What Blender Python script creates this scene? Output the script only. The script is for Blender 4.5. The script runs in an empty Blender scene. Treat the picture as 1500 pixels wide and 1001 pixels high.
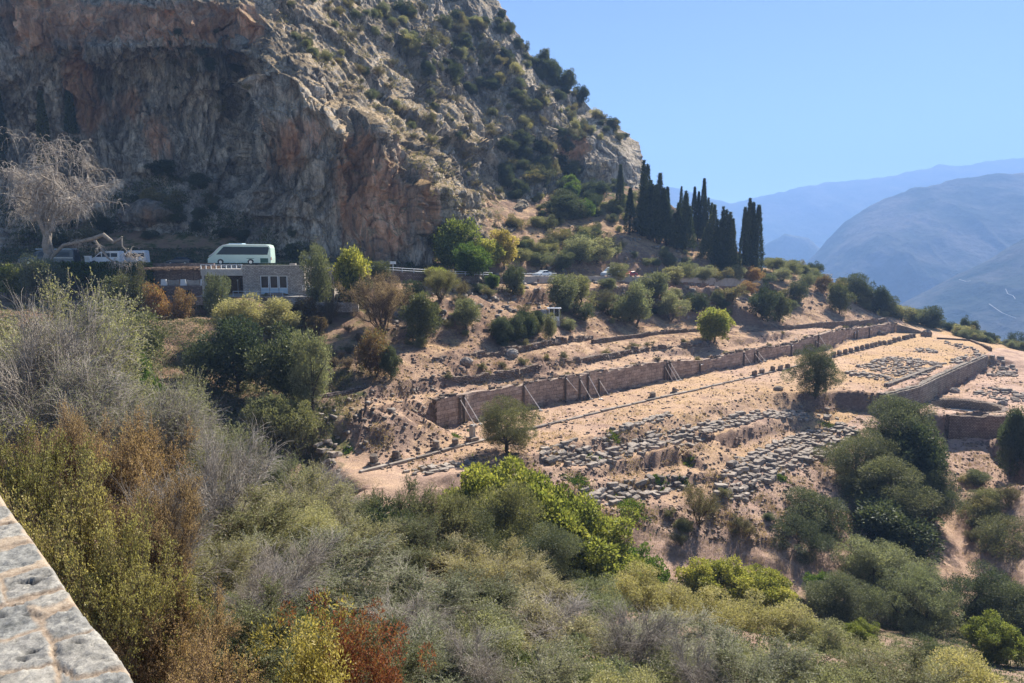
import bpy, math, random
import numpy as np
from mathutils import Vector, Matrix
from mathutils.bvhtree import BVHTree
from mathutils.geometry import delaunay_2d_cdt

scene = bpy.context.scene
col = scene.collection
R = math.radians
# ------------------------------------------------------------------ camera
PITCH = math.atan(0.1255)
cam_d = bpy.data.cameras.new("camera"); cam = bpy.data.objects.new("camera", cam_d); col.objects.link(cam)
cam.location = (0, 0, 0); cam.rotation_euler = (R(90) - PITCH, 0, 0)
cam_d.sensor_width = 36.0; cam_d.lens = 24.0; cam_d.clip_start = 0.1; cam_d.clip_end = 30000
scene.camera = cam
# ------------------------------------------------------------------ light
SUN_AZ = R(34); SUN_EL = R(42)          # azimuth from +Y towards +X
w = bpy.data.worlds.new("World"); scene.world = w; w.use_nodes = True
nt = w.node_tree
sky = nt.nodes.new("ShaderNodeTexSky"); sky.sky_type = 'NISHITA'; sky.sun_disc = False
sky.sun_elevation = SUN_EL; sky.sun_rotation = SUN_AZ
sky.altitude = 500; sky.air_density = 0.7; sky.dust_density = 0.1; sky.ozone_density = 3.0
nt.links.new(sky.outputs[0], nt.nodes["Background"].inputs[0])
nt.nodes["Background"].inputs[1].default_value = 0.05
sun_d = bpy.data.lights.new("sun", 'SUN'); sun_d.energy = 5.0; sun_d.angle = R(0.5); sun_d.color = (1, 0.93, 0.82)
sun = bpy.data.objects.new("sun", sun_d); col.objects.link(sun)
SD = Vector((math.sin(SUN_AZ) * math.cos(SUN_EL), math.cos(SUN_AZ) * math.cos(SUN_EL), math.sin(SUN_EL)))
sun.rotation_euler = SD.to_track_quat('Z', 'Y').to_euler(); sun.location = (100, 100, 300)
scene.view_settings.view_transform = 'Standard'; scene.view_settings.look = 'None'
scene.view_settings.gamma = 1; scene.view_settings.exposure = 1.58
scene.cycles.volume_bounces = 1; scene.cycles.max_bounces = 6; scene.cycles.transparent_max_bounces = 12

# ------------------------------------------------------------------ helpers
CP, SP = math.cos(PITCH), math.sin(PITCH)
def ray(u, v):
    a = (u - 750) / 1000.0; b = (500.5 - v) / 1000.0
    return np.array([a, CP + b * SP, -SP + b * CP])
def PZ(u, v, z):
    r = ray(u, v); return r * (z / r[2])
def PD(u, v, d):
    r = ray(u, v); return r * (d / r[1])
def pix(p):
    x, y, z = p; f = y * CP - z * SP; up = y * SP + z * CP
    return 750 + 1000 * x / f, 500.5 - 1000 * up / f

def tag(o, label=None, cat=None, group=None, kind=None):
    if label: o['label'] = label
    if cat: o['category'] = cat
    if group: o['group'] = group
    if kind: o['kind'] = kind
    return o
def empty(name, loc, rz=0):
    o = bpy.data.objects.new(name, None); o.location = tuple(map(float, loc)); o.rotation_euler = (0, 0, rz)
    o.empty_display_size = 0.5
    col.objects.link(o); return o
def mesh(name, verts, faces, mats, attrs=None, smooth=False, midx=None, uv=None):
    """faces: (M,k) array or list"""
    me = bpy.data.meshes.new(name)
    verts = np.asarray(verts, dtype=np.float32)
    if isinstance(faces, np.ndarray):
        M, k = faces.shape
        me.vertices.add(len(verts)); me.vertices.foreach_set("co", verts.ravel())
        me.loops.add(M * k); me.loops.foreach_set("vertex_index", faces.astype(np.int32).ravel())
        me.polygons.add(M); me.polygons.foreach_set("loop_start", np.arange(0, M * k, k, dtype=np.int32))
        me.update(calc_edges=True)
    else:
        me.from_pydata([tuple(map(float, v)) for v in verts], [], faces)
    me.validate()
    if not isinstance(mats, (list, tuple)): mats = [mats]
    for m in mats: me.materials.append(m)
    if midx is not None: me.polygons.foreach_set("material_index", np.asarray(midx, dtype=np.int32))
    if smooth: me.polygons.foreach_set("use_smooth", np.ones(len(me.polygons), dtype=bool))
    if attrs:
        for k, a in attrs.items():
            at = me.attributes.new(k, 'FLOAT', 'POINT'); at.data.foreach_set("value", np.asarray(a, dtype=np.float32))
    if uv is not None:
        l = me.uv_layers.new(name="UVMap")
        vi = np.zeros(len(me.loops), dtype=np.int32); me.loops.foreach_get("vertex_index", vi)
        l.data.foreach_set("uv", np.asarray(uv, dtype=np.float32)[vi].ravel())
    return me
def obj(name, me, parent=None, loc=None):
    o = bpy.data.objects.new(name, me); col.objects.link(o)
    if parent is not None: o.parent = parent
    if loc is not None: o.location = tuple(map(float, loc))
    return o

class MB:
    """collects simple solids into one mesh"""
    def __init__(s): s.v = []; s.f = []; s.m = []
    def add(s, vs, fs, m=0):
        n = len(s.v); s.v += [tuple(map(float, p)) for p in vs]; s.f += [tuple(i + n for i in f) for f in fs]; s.m += [m] * len(fs); return s
    def box(s, x0, x1, y0, y1, z0, z1, m=0, rz=0, c=None, tilt=None):
        vs = [(x, y, z) for z in (z0, z1) for y in (y0, y1) for x in (x0, x1)]
        if rz:
            cx, cy = c or ((x0 + x1) / 2, (y0 + y1) / 2); ca, sa = math.cos(rz), math.sin(rz)
            vs = [(cx + (x - cx) * ca - (y - cy) * sa, cy + (x - cx) * sa + (y - cy) * ca, z) for x, y, z in vs]
        return s.add(vs, [(0, 2, 3, 1), (4, 5, 7, 6), (0, 1, 5, 4), (2, 6, 7, 3), (0, 4, 6, 2), (1, 3, 7, 5)], m)
    def tube(s, pts, rad, n=6, m=0, caps=True):
        pts = [Vector(p) for p in pts]
        if not hasattr(rad, '__len__'): rad = [rad] * len(pts)
        rings = []; up = Vector((0.13, 0.31, 0.94)).normalized()
        for i, p in enumerate(pts):
            t = (pts[min(i + 1, len(pts) - 1)] - pts[max(i - 1, 0)]).normalized()
            a = t.cross(up); a = a.normalized() if a.length > 1e-4 else Vector((1, 0, 0)); b = t.cross(a)
            rings.append([p + (a * math.cos(q) + b * math.sin(q)) * rad[i] for q in [2 * math.pi * j / n for j in range(n)]])
        vs = [q for r in rings for q in r]; fs = []
        for i in range(len(pts) - 1):
            for j in range(n):
                fs.append((i * n + j, i * n + (j + 1) % n, (i + 1) * n + (j + 1) % n, (i + 1) * n + j))
        if caps: fs.append(tuple(range(n))[::-1]); fs.append(tuple((len(pts) - 1) * n + j for j in range(n)))
        return s.add(vs, fs, m)
    def prism(s, prof, y0, y1, m=0):
        """prof: list (x,z) extruded along y"""
        n = len(prof); vs = [(x, y0, z) for x, z in prof] + [(x, y1, z) for x, z in prof]
        fs = [tuple(range(n)), tuple(range(2 * n - 1, n - 1, -1))] + [(i, i + n, (i + 1) % n + n, (i + 1) % n) for i in range(n)]
        return s.add(vs, fs, m)
    def cyl(s, c, r, h, n=12, m=0, axis='z', r2=None):
        d = {'z': (0, 0, h), 'y': (0, h, 0), 'x': (h, 0, 0)}[axis]
        return s.tube([c, (c[0] + d[0], c[1] + d[1], c[2] + d[2])], [r, r if r2 is None else r2], n, m)
    def me(s, name, mats, smooth=False): return mesh(name, s.v, s.f, mats, midx=s.m, smooth=smooth)
    def build(s, name, mats, parent=None, loc=None, bevel=0, smooth=False):
        o = obj(name, s.me(name, mats, smooth), parent, loc)
        if bevel:
            b = o.modifiers.new("bevel", 'BEVEL'); b.width = bevel; b.segments = 2; b.limit_method = 'ANGLE'
        return o

# ------------------------------------------------------------------ numpy noise
def _h(ix, iy, iz, s):
    n = (ix.astype(np.int64) * 374761393 + iy.astype(np.int64) * 668265263 + iz.astype(np.int64) * 2147483647 + s * 1274126177) & 0xffffffff
    n = ((n ^ (n >> 13)) * 1274126177) & 0xffffffff
    n = ((n ^ (n >> 16)) * 2246822519) & 0xffffffff
    return ((n ^ (n >> 15)) & 0xffffff) / float(0xffffff)
def vnoise(x, y, z=0.0, s=0):
    x = np.asarray(x, float); y = np.asarray(y, float) + x * 0; z = np.asarray(z, float) + x * 0
    ix, iy, iz = np.floor(x), np.floor(y), np.floor(z); fx, fy, fz = x - ix, y - iy, z - iz
    fx, fy, fz = [t * t * t * (t * (t * 6 - 15) + 10) for t in (fx, fy, fz)]
    r = 0
    for dx in (0, 1):
        for dy in (0, 1):
            for dz in (0, 1):
                wgt = (fx if dx else 1 - fx) * (fy if dy else 1 - fy) * (fz if dz else 1 - fz)
                r = r + wgt * _h(ix + dx, iy + dy, iz + dz, s)
    return r * 2 - 1
def fbm(x, y, z=0.0, o=4, s=0, g=0.5):
    a = 1; t = 0; r = 0
    for i in range(o):
        r = r + a * vnoise(x, y, z, s + i); t += a; a *= g; x = x * 2.03 + 17.1; y = y * 2.03 + 3.7; z = z * 2.03 + 9.2
    return r / t
def ridged(x, y, z=0.0, o=4, s=0, g=0.5):
    a = 1; t = 0; r = 0
    for i in range(o):
        r = r + a * (1 - 2 * np.abs(vnoise(x, y, z, s + i))); t += a; a *= g; x = x * 2.03 + 17.1; y = y * 2.03 + 3.7; z = z * 2.03 + 9.2
    return r / t
def voro(x, y, z, s=0):
    """F1 distance and cell value"""
    ix, iy, iz = np.floor(x), np.floor(y), np.floor(z); best = np.full(x.shape, 9.0); sec = best.copy(); cell = np.zeros(x.shape)
    for dx in (-1, 0, 1):
        for dy in (-1, 0, 1):
            for dz in (-1, 0, 1):
                cx, cy, cz = ix + dx, iy + dy, iz + dz
                px = cx + _h(cx, cy, cz, s); py = cy + _h(cx, cy, cz, s + 7); pz = cz + _h(cx, cy, cz, s + 13)
                d = (px - x) ** 2 + (py - y) ** 2 + (pz - z) ** 2
                c = _h(cx, cy, cz, s + 21)
                m = d < best
                sec = np.where(m, best, np.minimum(sec, d)); cell = np.where(m, c, cell); best = np.where(m, d, best)
    return np.sqrt(best), np.sqrt(sec), cell

# ------------------------------------------------------------------ materials
def newmat(name, rough=0.9, spec=0.2):
    m = bpy.data.materials.new(name); m.use_nodes = True; n = m.node_tree
    b = n.nodes["Principled BSDF"]; b.inputs["Roughness"].default_value = rough
    b.inputs["Specular IOR Level"].default_value = spec
    return m, n, b
def N(n, t, **kw):
    x = n.nodes.new(t)
    for k, v in kw.items():
        if k in x.inputs: x.inputs[k].default_value = v
        else: setattr(x, k, v)
    return x
def L(n, a, b): n.links.new(a, b)
def noise(n, vec, scale, detail=5, rough=0.55, dist=0.0):
    x = N(n, "ShaderNodeTexNoise"); x.inputs["Scale"].default_value = scale; x.inputs["Detail"].default_value = detail
    x.inputs["Roughness"].default_value = rough; x.inputs["Distortion"].default_value = dist
    if vec: L(n, vec, x.inputs["Vector"])
    return x.outputs["Fac"]
def ramp(n, fac, stops, interp='LINEAR'):
    x = N(n, "ShaderNodeValToRGB"); cr = x.color_ramp; cr.interpolation = interp
    while len(cr.elements) < len(stops): cr.elements.new(0.5)
    for e, (p, c) in zip(cr.elements, stops):
        e.position = p; e.color = (*c, 1) if len(c) == 3 else c
    L(n, fac, x.inputs[0]); return x.outputs[0]
def mixc(n, fac, a, b, mode='MIX'):
    x = N(n, "ShaderNodeMix", data_type='RGBA', blend_type=mode)
    for s, val in ((0, fac), (6, a), (7, b)):
        if hasattr(val, 'links') or isinstance(val, bpy.types.NodeSocket): L(n, val, x.inputs[s])
        else: x.inputs[s].default_value = (*val, 1) if isinstance(val, tuple) else val
    return x.outputs[2]
def math_(n, op, a, b=None, clamp=False):
    x = N(n, "ShaderNodeMath", operation=op, use_clamp=clamp)
    for i, val in enumerate((a, b)):
        if val is None: continue
        if isinstance(val, bpy.types.NodeSocket): L(n, val, x.inputs[i])
        else: x.inputs[i].default_value = val
    return x.outputs[0]
def maprange(n, v, a, b, c=0, d=1):
    x = N(n, "ShaderNodeMapRange"); L(n, v, x.inputs[0])
    for i, k in enumerate((a, b, c, d)): x.inputs[i + 1].default_value = k
    return x.outputs[0]
def bump(n, b, h, strength=0.5, dist=0.1):
    x = N(n, "ShaderNodeBump"); x.inputs["Strength"].default_value = strength; x.inputs["Distance"].default_value = dist
    L(n, h, x.inputs["Height"]); L(n, x.outputs[0], b.inputs["Normal"])
def objco(n): return N(n, "ShaderNodeTexCoord").outputs["Object"]
def attr(n, name): return N(n, "ShaderNodeAttribute", attribute_name=name).outputs["Fac"]
def scaled(n, vec, s):
    x = N(n, "ShaderNodeMapping"); x.inputs["Scale"].default_value = s; L(n, vec, x.inputs[0]); return x.outputs[0]

def plain(name, c, rough=0.6, spec=0.3, var=0.15, sc=3.0, metal=0, bmp=0):
    m, n, b = newmat(name, rough, spec); co = objco(n); f = noise(n, co, sc, 5)
    L(n, ramp(n, f, [(0.3, tuple(k * (1 - var) for k in c)), (0.7, tuple(min(1, k * (1 + var)) for k in c))]), b.inputs[0])
    b.inputs["Metallic"].default_value = metal
    if bmp: bump(n, b, noise(n, co, sc * 4, 6), 0.6, bmp)
    return m
def glass_mat(name, c=(0.01, 0.016, 0.024)):
    m, n, b = newmat(name, 0.15, 0.3); b.inputs[0].default_value = (*c, 1); return m

def ground_mat():
    m, n, b = newmat("dry_earth", 1.0, 0.05); co = objco(n)
    big = noise(n, co, 0.05, 6, 0.6); mid = noise(n, co, 0.4, 6, 0.65); fine = noise(n, co, 2.6, 6, 0.75); vf = noise(n, co, 9, 4, 0.8)
    earth = ramp(n, mid, [(0.32, (0.33, 0.235, 0.19)), (0.5, (0.47, 0.345, 0.285)), (0.68, (0.60, 0.46, 0.385))])
    straw = ramp(n, fine, [(0.3, (0.32, 0.215, 0.125)), (0.55, (0.52, 0.37, 0.22)), (0.75, (0.64, 0.49, 0.32))])
    f = math_(n, 'ADD', math_(n, 'MULTIPLY', attr(n, 'grass'), 1.1), math_(n, 'MULTIPLY', math_(n, 'SUBTRACT', mid, 0.5), 2.2), clamp=True)
    c = mixc(n, f, earth, straw)
    # steep faces: bare darker clay and stones
    g = N(n, "ShaderNodeNewGeometry"); sp = N(n, "ShaderNodeSeparateXYZ"); L(n, g.outputs["True Normal"], sp.inputs[0])
    st = maprange(n, math_(n, 'ADD', sp.outputs[2], math_(n, 'MULTIPLY', math_(n, 'SUBTRACT', fine, 0.5), 0.5)), 0.9, 0.68)
    clay = ramp(n, fine, [(0.3, (0.18, 0.13, 0.105)), (0.55, (0.30, 0.22, 0.18)), (0.75, (0.44, 0.35, 0.29))])
    c = mixc(n, st, c, clay)
    # stones/speckle
    v = N(n, "ShaderNodeTexVoronoi"); v.inputs["Scale"].default_value = 1.7; L(n, co, v.inputs[0])
    spk = maprange(n, math_(n, 'ADD', v.outputs["Distance"], math_(n, 'MULTIPLY', mid, 0.35)), 0.3, 0.24)
    c = mixc(n, math_(n, 'MULTIPLY', spk, 0.6), c, (0.33, 0.29, 0.26))
    c = mixc(n, math_(n, 'MULTIPLY', maprange(n, vf, 0.52, 0.3), 0.55), c, (0.13, 0.09, 0.06))
    gr = ramp(n, fine, [(0.3, (0.03, 0.045, 0.015)), (0.7, (0.10, 0.12, 0.045))])
    c = mixc(n, math_(n, 'MULTIPLY', attr(n, 'green'), maprange(n, mid, 0.4, 0.62)), c, gr)
    c = mixc(n, math_(n, 'MULTIPLY', attr(n, 'soil'), maprange(n, mid, 0.62, 0.42)), c, (0.20, 0.135, 0.10))
    # faint foot-worn tone
    c = mixc(n, 0.35, c, ramp(n, big, [(0.3, (0.55, 0.42, 0.34)), (0.7, (1, 0.9, 0.8))]), 'MULTIPLY')
    c = mixc(n, 1.0, c, (1.17, 1.15, 1.13), 'MULTIPLY')
    L(n, c, b.inputs[0])
    bump(n, b, math_(n, 'ADD', fine, math_(n, 'MULTIPLY', vf, 0.7)), 1.0, 0.22)
    return m
def rock_mat():
    m, n, b = newmat("limestone_cliff", 0.95, 0.1); co = objco(n)
    vs = scaled(n, co, (1, 1, 0.28)); vs2 = scaled(n, co, (1, 1, 0.13))
    a = noise(n, vs, 0.09, 8, 0.68, 0.6); c1 = noise(n, vs, 0.5, 8, 0.72, 0.4); c2 = noise(n, co, 2.2, 6, 0.75); strk = noise(n, vs2, 0.8, 5, 0.6)
    c3 = noise(n, vs, 1.6, 8, 0.78, 0.8)
    mixn = math_(n, 'ADD', math_(n, 'MULTIPLY', c1, 0.5), math_(n, 'MULTIPLY', c3, 0.5))
    grey = ramp(n, mixn, [(0.36, (0.07, 0.065, 0.06)), (0.46, (0.24, 0.225, 0.205)), (0.54, (0.50, 0.475, 0.44)), (0.64, (0.74, 0.71, 0.66))])
    rust = ramp(n, strk, [(0.3, (0.32, 0.19, 0.125)), (0.5, (0.62, 0.39, 0.27)), (0.7, (0.8, 0.60, 0.45))])
    rf = maprange(n, math_(n, 'ADD', math_(n, 'ADD', attr(n, 'rust'), math_(n, 'MULTIPLY', a, 0.9)), math_(n, 'MULTIPLY', c1, 0.35)), 0.64, 0.80)
    c = mixc(n, rf, grey, rust)
    g = N(n, "ShaderNodeNewGeometry"); sp = N(n, "ShaderNodeSeparateXYZ"); L(n, g.outputs["Normal"], sp.inputs[0])
    up = maprange(n, math_(n, 'ADD', sp.outputs[2], math_(n, 'MULTIPLY', math_(n, 'SUBTRACT', c1, 0.5), 0.9)), 0.42, 0.68)
    sc = ramp(n, c2, [(0.3, (0.16, 0.13, 0.08)), (0.5, (0.38, 0.30, 0.19)), (0.7, (0.55, 0.45, 0.31))])
    c = mixc(n, math_(n, 'MULTIPLY', up, attr(n, 'ledge')), c, sc)
    c = mixc(n, 0.6, c, ramp(n, c2, [(0.3, (0.35, 0.35, 0.36)), (0.55, (1, 1, 1))]), 'MULTIPLY')
    c = mixc(n, 0.8, c, ramp(n, attr(n, 'tone'), [(0.15, (0.5, 0.5, 0.5)), (0.5, (1, 0.98, 0.95)), (0.85, (1.5, 1.45, 1.4))]), 'MULTIPLY')
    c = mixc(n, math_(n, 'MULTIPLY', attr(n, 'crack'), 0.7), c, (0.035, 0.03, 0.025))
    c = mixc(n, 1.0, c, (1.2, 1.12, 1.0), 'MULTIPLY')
    # vertical dark water streaks
    c = mixc(n, math_(n, 'MULTIPLY', maprange(n, strk, 0.56, 0.66), 0.55), c, (0.06, 0.062, 0.065))
    L(n, c, b.inputs[0])
    h = math_(n, 'ADD', c3, math_(n, 'MULTIPLY', c2, 0.35))
    bump(n, b, h, 1.0, 1.0)
    return m
def stone_mat(name, c0, c1, c2, sc=2.0, bd=0.05):
    m, n, b = newmat(name, 0.95, 0.1); co = objco(n)
    oi = N(n, "ShaderNodeObjectInfo"); a = noise(n, co, sc, 7, 0.7); f = noise(n, co, sc * 7, 5, 0.7)
    c = ramp(n, a, [(0.3, c0), (0.5, c1), (0.7, c2)])
    rr = ramp(n, oi.outputs["Random"], [(0, (0.62, 0.6, 0.6)), (0.5, (0.95, 0.9, 0.86)), (1, (1.25, 1.2, 1.15))])
    c = mixc(n, 1.0, c, rr, 'MULTIPLY')
    c = mixc(n, 0.5, c, ramp(n, f, [(0.35, (0.35, 0.34, 0.33)), (0.6, (1, 1, 1))]), 'MULTIPLY')
    L(n, c, b.inputs[0]); bump(n, b, math_(n, 'ADD', a, f), 0.9, bd); return m
def ashlar_mat(name, c1, c2, mortar, bw=1.2, bh=0.5, msz=0.03, contrast=0.7, bd=0.06):
    m, n, b = newmat(name, 0.95, 0.1); co = objco(n); uv = N(n, "ShaderNodeUVMap").outputs[0]
    wob = noise(n, uv, 0.9, 4); wv = N(n, "ShaderNodeVectorMath", operation='ADD')
    L(n, uv, wv.inputs[0]); cx = N(n, "ShaderNodeCombineXYZ"); L(n, math_(n, 'MULTIPLY', math_(n, 'SUBTRACT', wob, 0.5), 0.25), cx.inputs[1]); L(n, math_(n, 'MULTIPLY', math_(n, 'SUBTRACT', wob, 0.5), 0.5), cx.inputs[0]); L(n, cx.outputs[0], wv.inputs[1])
    br = N(n, "ShaderNodeTexBrick"); L(n, wv.outputs[0], br.inputs["Vector"]); br.inputs["Scale"].default_value = 1
    br.inputs["Brick Width"].default_value = bw; br.inputs["Row Height"].default_value = bh; br.inputs["Mortar Size"].default_value = msz
    br.inputs["Mortar Smooth"].default_value = 0.3
    br.inputs["Color1"].default_value = (*c1, 1); br.inputs["Color2"].default_value = (*c2, 1); br.inputs["Mortar"].default_value = (*mortar, 1)
    a = noise(n, co, 0.5, 6, 0.65); f = noise(n, co, 4, 5, 0.7)
    c = mixc(n, contrast, br.outputs[0], ramp(n, a, [(0.3, (0.5, 0.45, 0.42)), (0.65, (1.1, 1.05, 1))]), 'MULTIPLY')
    c = mixc(n, 0.6, c, ramp(n, f, [(0.33, (0.4, 0.38, 0.36)), (0.6, (1, 1, 1))]), 'MULTIPLY')
    L(n, c, b.inputs[0]); bump(n, b, math_(n, 'ADD', math_(n, 'MULTIPLY', f, 0.8), math_(n, 'MULTIPLY', br.outputs["Fac"], -1.0)), 0.9, bd); return m
def leaf_mat(name, dark, light, tr=0.35, hue=None):
    m = bpy.data.materials.new(name); m.use_nodes = True; n = m.node_tree
    n.nodes.remove(n.nodes["Principled BSDF"]); out = n.nodes["Material Output"]
    oi = N(n, "ShaderNodeObjectInfo"); t = attr(n, 'tint')
    stops = [(0.0, dark), (0.65, light)]
    if hue: stops.append((0.93, hue))
    c = ramp(n, t, stops)
    c = mixc(n, 1.0, c, ramp(n, oi.outputs["Random"], [(0, (0.58, 0.66, 0.66)), (0.5, (1, 1, 1)), (1, (1.38, 1.24, 1.0))]), 'MULTIPLY')
    d = N(n, "ShaderNodeBsdfDiffuse"); L(n, c, d.inputs[0])
    tl = N(n, "ShaderNodeBsdfTranslucent"); L(n, mixc(n, 1.0, c, (1.15, 1.2, 0.7), 'MULTIPLY'), tl.inputs[0])
    mx = N(n, "ShaderNodeMixShader"); mx.inputs[0].default_value = tr; L(n, d.outputs[0], mx.inputs[1]); L(n, tl.outputs[0], mx.inputs[2])
    gl = N(n, "ShaderNodeBsdfGlossy"); gl.inputs["Roughness"].default_value = 0.45; gl.inputs[0].default_value = (1, 1, 1, 1)
    m2 = N(n, "ShaderNodeMixShader"); m2.inputs[0].default_value = 0.012; L(n, mx.outputs[0], m2.inputs[1]); L(n, gl.outputs[0], m2.inputs[2])
    L(n, m2.outputs[0], out.inputs[0]); return m
# ------------------------------------------------------------------ terrain from contour lines
def spec(p):
    u, v, k = p[:3]
    if len(p) == 4: return PD(u, v, k)     # (u,v,d,'d')
    return PZ(u, v, k)
base_pts = [(500, 668), (560, 652), (640, 632), (672, 625), (699, 616), (735, 608), (787, 596), (849, 586.5), (905, 573), (970, 559.6), (1030, 548), (1084, 538), (1160, 520), (1165, 518.7), (1213, 512), (1243, 500), (1313, 486)]
top_pts = [(500, 618), (560, 603), (602, 594), (672, 578), (715, 572), (764, 563.6), (827.6, 551), (876, 546), (927, 536), (970, 529), (1024, 529), (1086, 514), (1160, 504), (1189, 489), (1251, 481), (1313, 474)]
WB = [PZ(u, v, -23) for u, v in base_pts]
def topz(i):
    u, v = base_pts[i]; vt = np.interp(u, [p[0] for p in top_pts], [p[1] for p in top_pts])
    return PD(u, vt, WB[i][1] + 0.3)[2]
WT = [np.array([p[0], p[1], topz(i)]) for i, p in enumerate(WB)]
AX = np.array([WB[-1][0] - WB[2][0], WB[-1][1] - WB[2][1]]); AX /= np.linalg.norm(AX); UPH = np.array([-AX[1], AX[0]])
AXR = math.atan2(AX[1], AX[0])
def off(pts, w, dz): return [np.array([p[0] + UPH[0] * w, p[1] + UPH[1] * w, p[2] + dz]) for p in pts]
Z0 = -23.0
lines = []
def line(pts, step=1.2):
    P = [np.asarray(p, float) if not (isinstance(p, tuple) and len(p) == 4 or isinstance(p, tuple) and len(p) == 3 and p[0] > 5e8) else spec(p) for p in pts]
    out = []
    for a, b in zip(P[:-1], P[1:]):
        k = max(1, int(np.linalg.norm((b - a)[:2]) / step))
        out += [a + (b - a) * i / k for i in range(k)]
    out.append(P[-1]); lines.append(out); return P
def Z(pts, z=None):   # pixel lists with z, e.g. (u,v,z)
    return [PZ(p[0], p[1], p[2] if len(p) > 2 else z) for p in pts]
def D(pts): return [PD(*p) for p in pts]

line(WB, 0.5); line(off(WT, 0.9, -0.25), 0.5); line(off(WT, 4.0, 0.3), 1.0)
# upper terrace outer edge and scarp foot
E1 = line(Z([(500, 722), (560, 716), (640, 702), (700, 690), (790, 664), (850, 645), (900, 632), (985, 611), (1060, 592), (1110, 574), (1145, 574), (1190, 576), (1225, 572), (1262, 576), (1300, 578)], Z0), 0.6)
line(Z([(560, 728, -23.5), (640, 715, -23.7), (700, 704, -23.8), (800, 680, -24.1), (870, 665, -24.6), (960, 641, -24.5), (1050, 621, -24.5), (1110, 605, -24.6), (1150, 600, -25), (1200, 606, -26), (1250, 603, -25.9), (1290, 606, -25.8)]), 0.6)
line(Z([(640, 722, -23.9), (740, 702, -24.3), (805, 687, -24.2), (870, 686, -24.9), (960, 667, -24.8), (1010, 656, -24.8), (1060, 638, -24.8), (1120, 616, -24.8), (1170, 611, -25), (1192, 613, -25.6)]), 0.6)
line(Z([(640, 732, -24.5), (740, 716, -25.0), (815, 702, -25.0), (880, 701, -25.8), (990, 681, -26.5), (1020, 669, -26.6), (1080, 652, -26.6), (1140, 636, -26.5), (1192, 628, -26.4), (1240, 618, -26.4), (1290, 612, -25.9)]), 0.6)
# path edge, small scarp, last stone field, then the long slope to the ravine
line(Z([(740, 722, -25.2), (830, 710, -25.3), (950, 704, -26.4), (1050, 693, -26.7), (1100, 672, -27), (1170, 648, -27), (1240, 633, -27), (1300, 628, -27)]), 0.8)
line(Z([(760, 745, -26.5), (850, 733, -26.6), (930, 722, -27.2), (1000, 711, -27.6), (1045, 706, -27.6)]), 0.8)
line(Z([(780, 762, -27), (870, 748, -27.1), (960, 741, -27.8), (1045, 730, -28.2), (1120, 706, -28.3), (1185, 680, -28.3), (1250, 656, -28.3), (1310, 650, -28.5)]), 0.8)
line(Z([(850, 800, -29.3), (960, 812, -30.8), (1100, 838, -33.6), (1200, 860, -35), (1330, 880, -36.5), (1450, 900, -38)]), 2)
line(Z([(1380, 645, -30.4), (1440, 650, -30.8), (1520, 655, -32.5)]), 2)
line(Z([(1370, 720, -34), (1440, 740, -35), (1530, 750, -35.5)]), 2)
# palaestra retaining wall and lower terrace
PW = Z([(1292, 580), (1345, 566), (1372, 553), (1405, 538), (1445, 521)], Z0)
line([p + np.array([0, 0, 0.0]) for p in off(PW, 0.6, 0)], 0.5)
line([np.array([p[0], p[1], -26.6]) for p in off(PW, -0.5, 0)], 0.5)
line(Z([(1345, 606, -26.6), (1400, 604, -26.7), (1455, 604, -26.8), (1530, 600, -27)]), 1.5)
line(Z([(1385, 609, -26.8), (1440, 609, -26.9), (1530, 610, -27)]), 0.6)
line([p + np.array([0.3, -0.7, -3.5]) for p in Z([(1385, 609, -26.8), (1440, 609, -26.9), (1530, 610, -27)])], 0.6)
line(Z([(1450, 560, -25.8), (1500, 555, -25.5), (1560, 552, -25.5)]), 2)
line(Z([(1450, 525, -24.0), (1500, 530, -24.4), (1580, 540, -25)]), 2)
# far rim of the terraces, then the drop into the valley
line(Z([(1313, 486, -23), (1360, 488, -23), (1410, 496, -23), (1450, 508, -23), (1500, 520, -24), (1580, 540, -26)]), 1.5)
line([PD(1280, 465, 222), PD(1330, 470, 222), PD(1390, 484, 222), PD(1450, 501, 205), PD(1500, 515, 195), PD(1600, 540, 180)], 2)
line([PD(1280, 490, 250), PD(1340, 500, 250), PD(1400, 520, 245), PD(1500, 560, 225), PD(1650, 600, 200)], 3)
line([PD(1200, 520, 330), PD(1400, 580, 330), PD(1650, 680, 300), PD(2000, 760, 260)], 6)
line([PD(1600, 620, 90), PD(1600, 700, 80), PD(1700, 900, 60)], 4)
# slope above the wall
line(Z([(480, 600, -18.2), (600, 574, -18.2), (700, 558, -18.2), (800, 544, -18.2), (900, 522, -18.4), (1000, 512, -18.6), (1100, 498, -18.9), (1200, 478, -18.3), (1300, 468, -19.7)]), 0.7)
line(Z([(470, 588, -17.2), (600, 562, -17.2), (700, 546, -17.1), (800, 532, -17.0), (900, 510, -17.3), (1000, 501, -17.6), (1100, 488, -18), (1200, 470, -17.6), (1300, 462, -19)]), 0.7)
line(Z([(600, 536, -15.6), (660, 530, -15.6), (720, 522, -16.2), (800, 508, -15.9), (870, 496, -16), (950, 487, -16.4), (1050, 480, -16.9)]), 0.7)
line(Z([(590, 523, -14.5), (660, 516, -14.5), (720, 509, -15.1), (800, 494, -14.8), (870, 484, -15), (950, 476, -15.4), (1050, 470, -16)]), 0.7)
line(Z([(580, 500, -13.3), (680, 492, -13.2), (760, 484, -13.2), (812, 474, -13), (870, 466, -13), (950, 452, -12.8), (1050, 445, -13), (1120, 440, -13)]), 1.5)
line(Z([(590, 488, -12.2), (680, 482, -12.1), (760, 474, -12.1), (812, 465, -12.0), (870, 458, -12.0), (950, 444, -11.8), (1050, 438, -12.1), (1120, 434, -12.2)]), 1.0)
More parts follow.
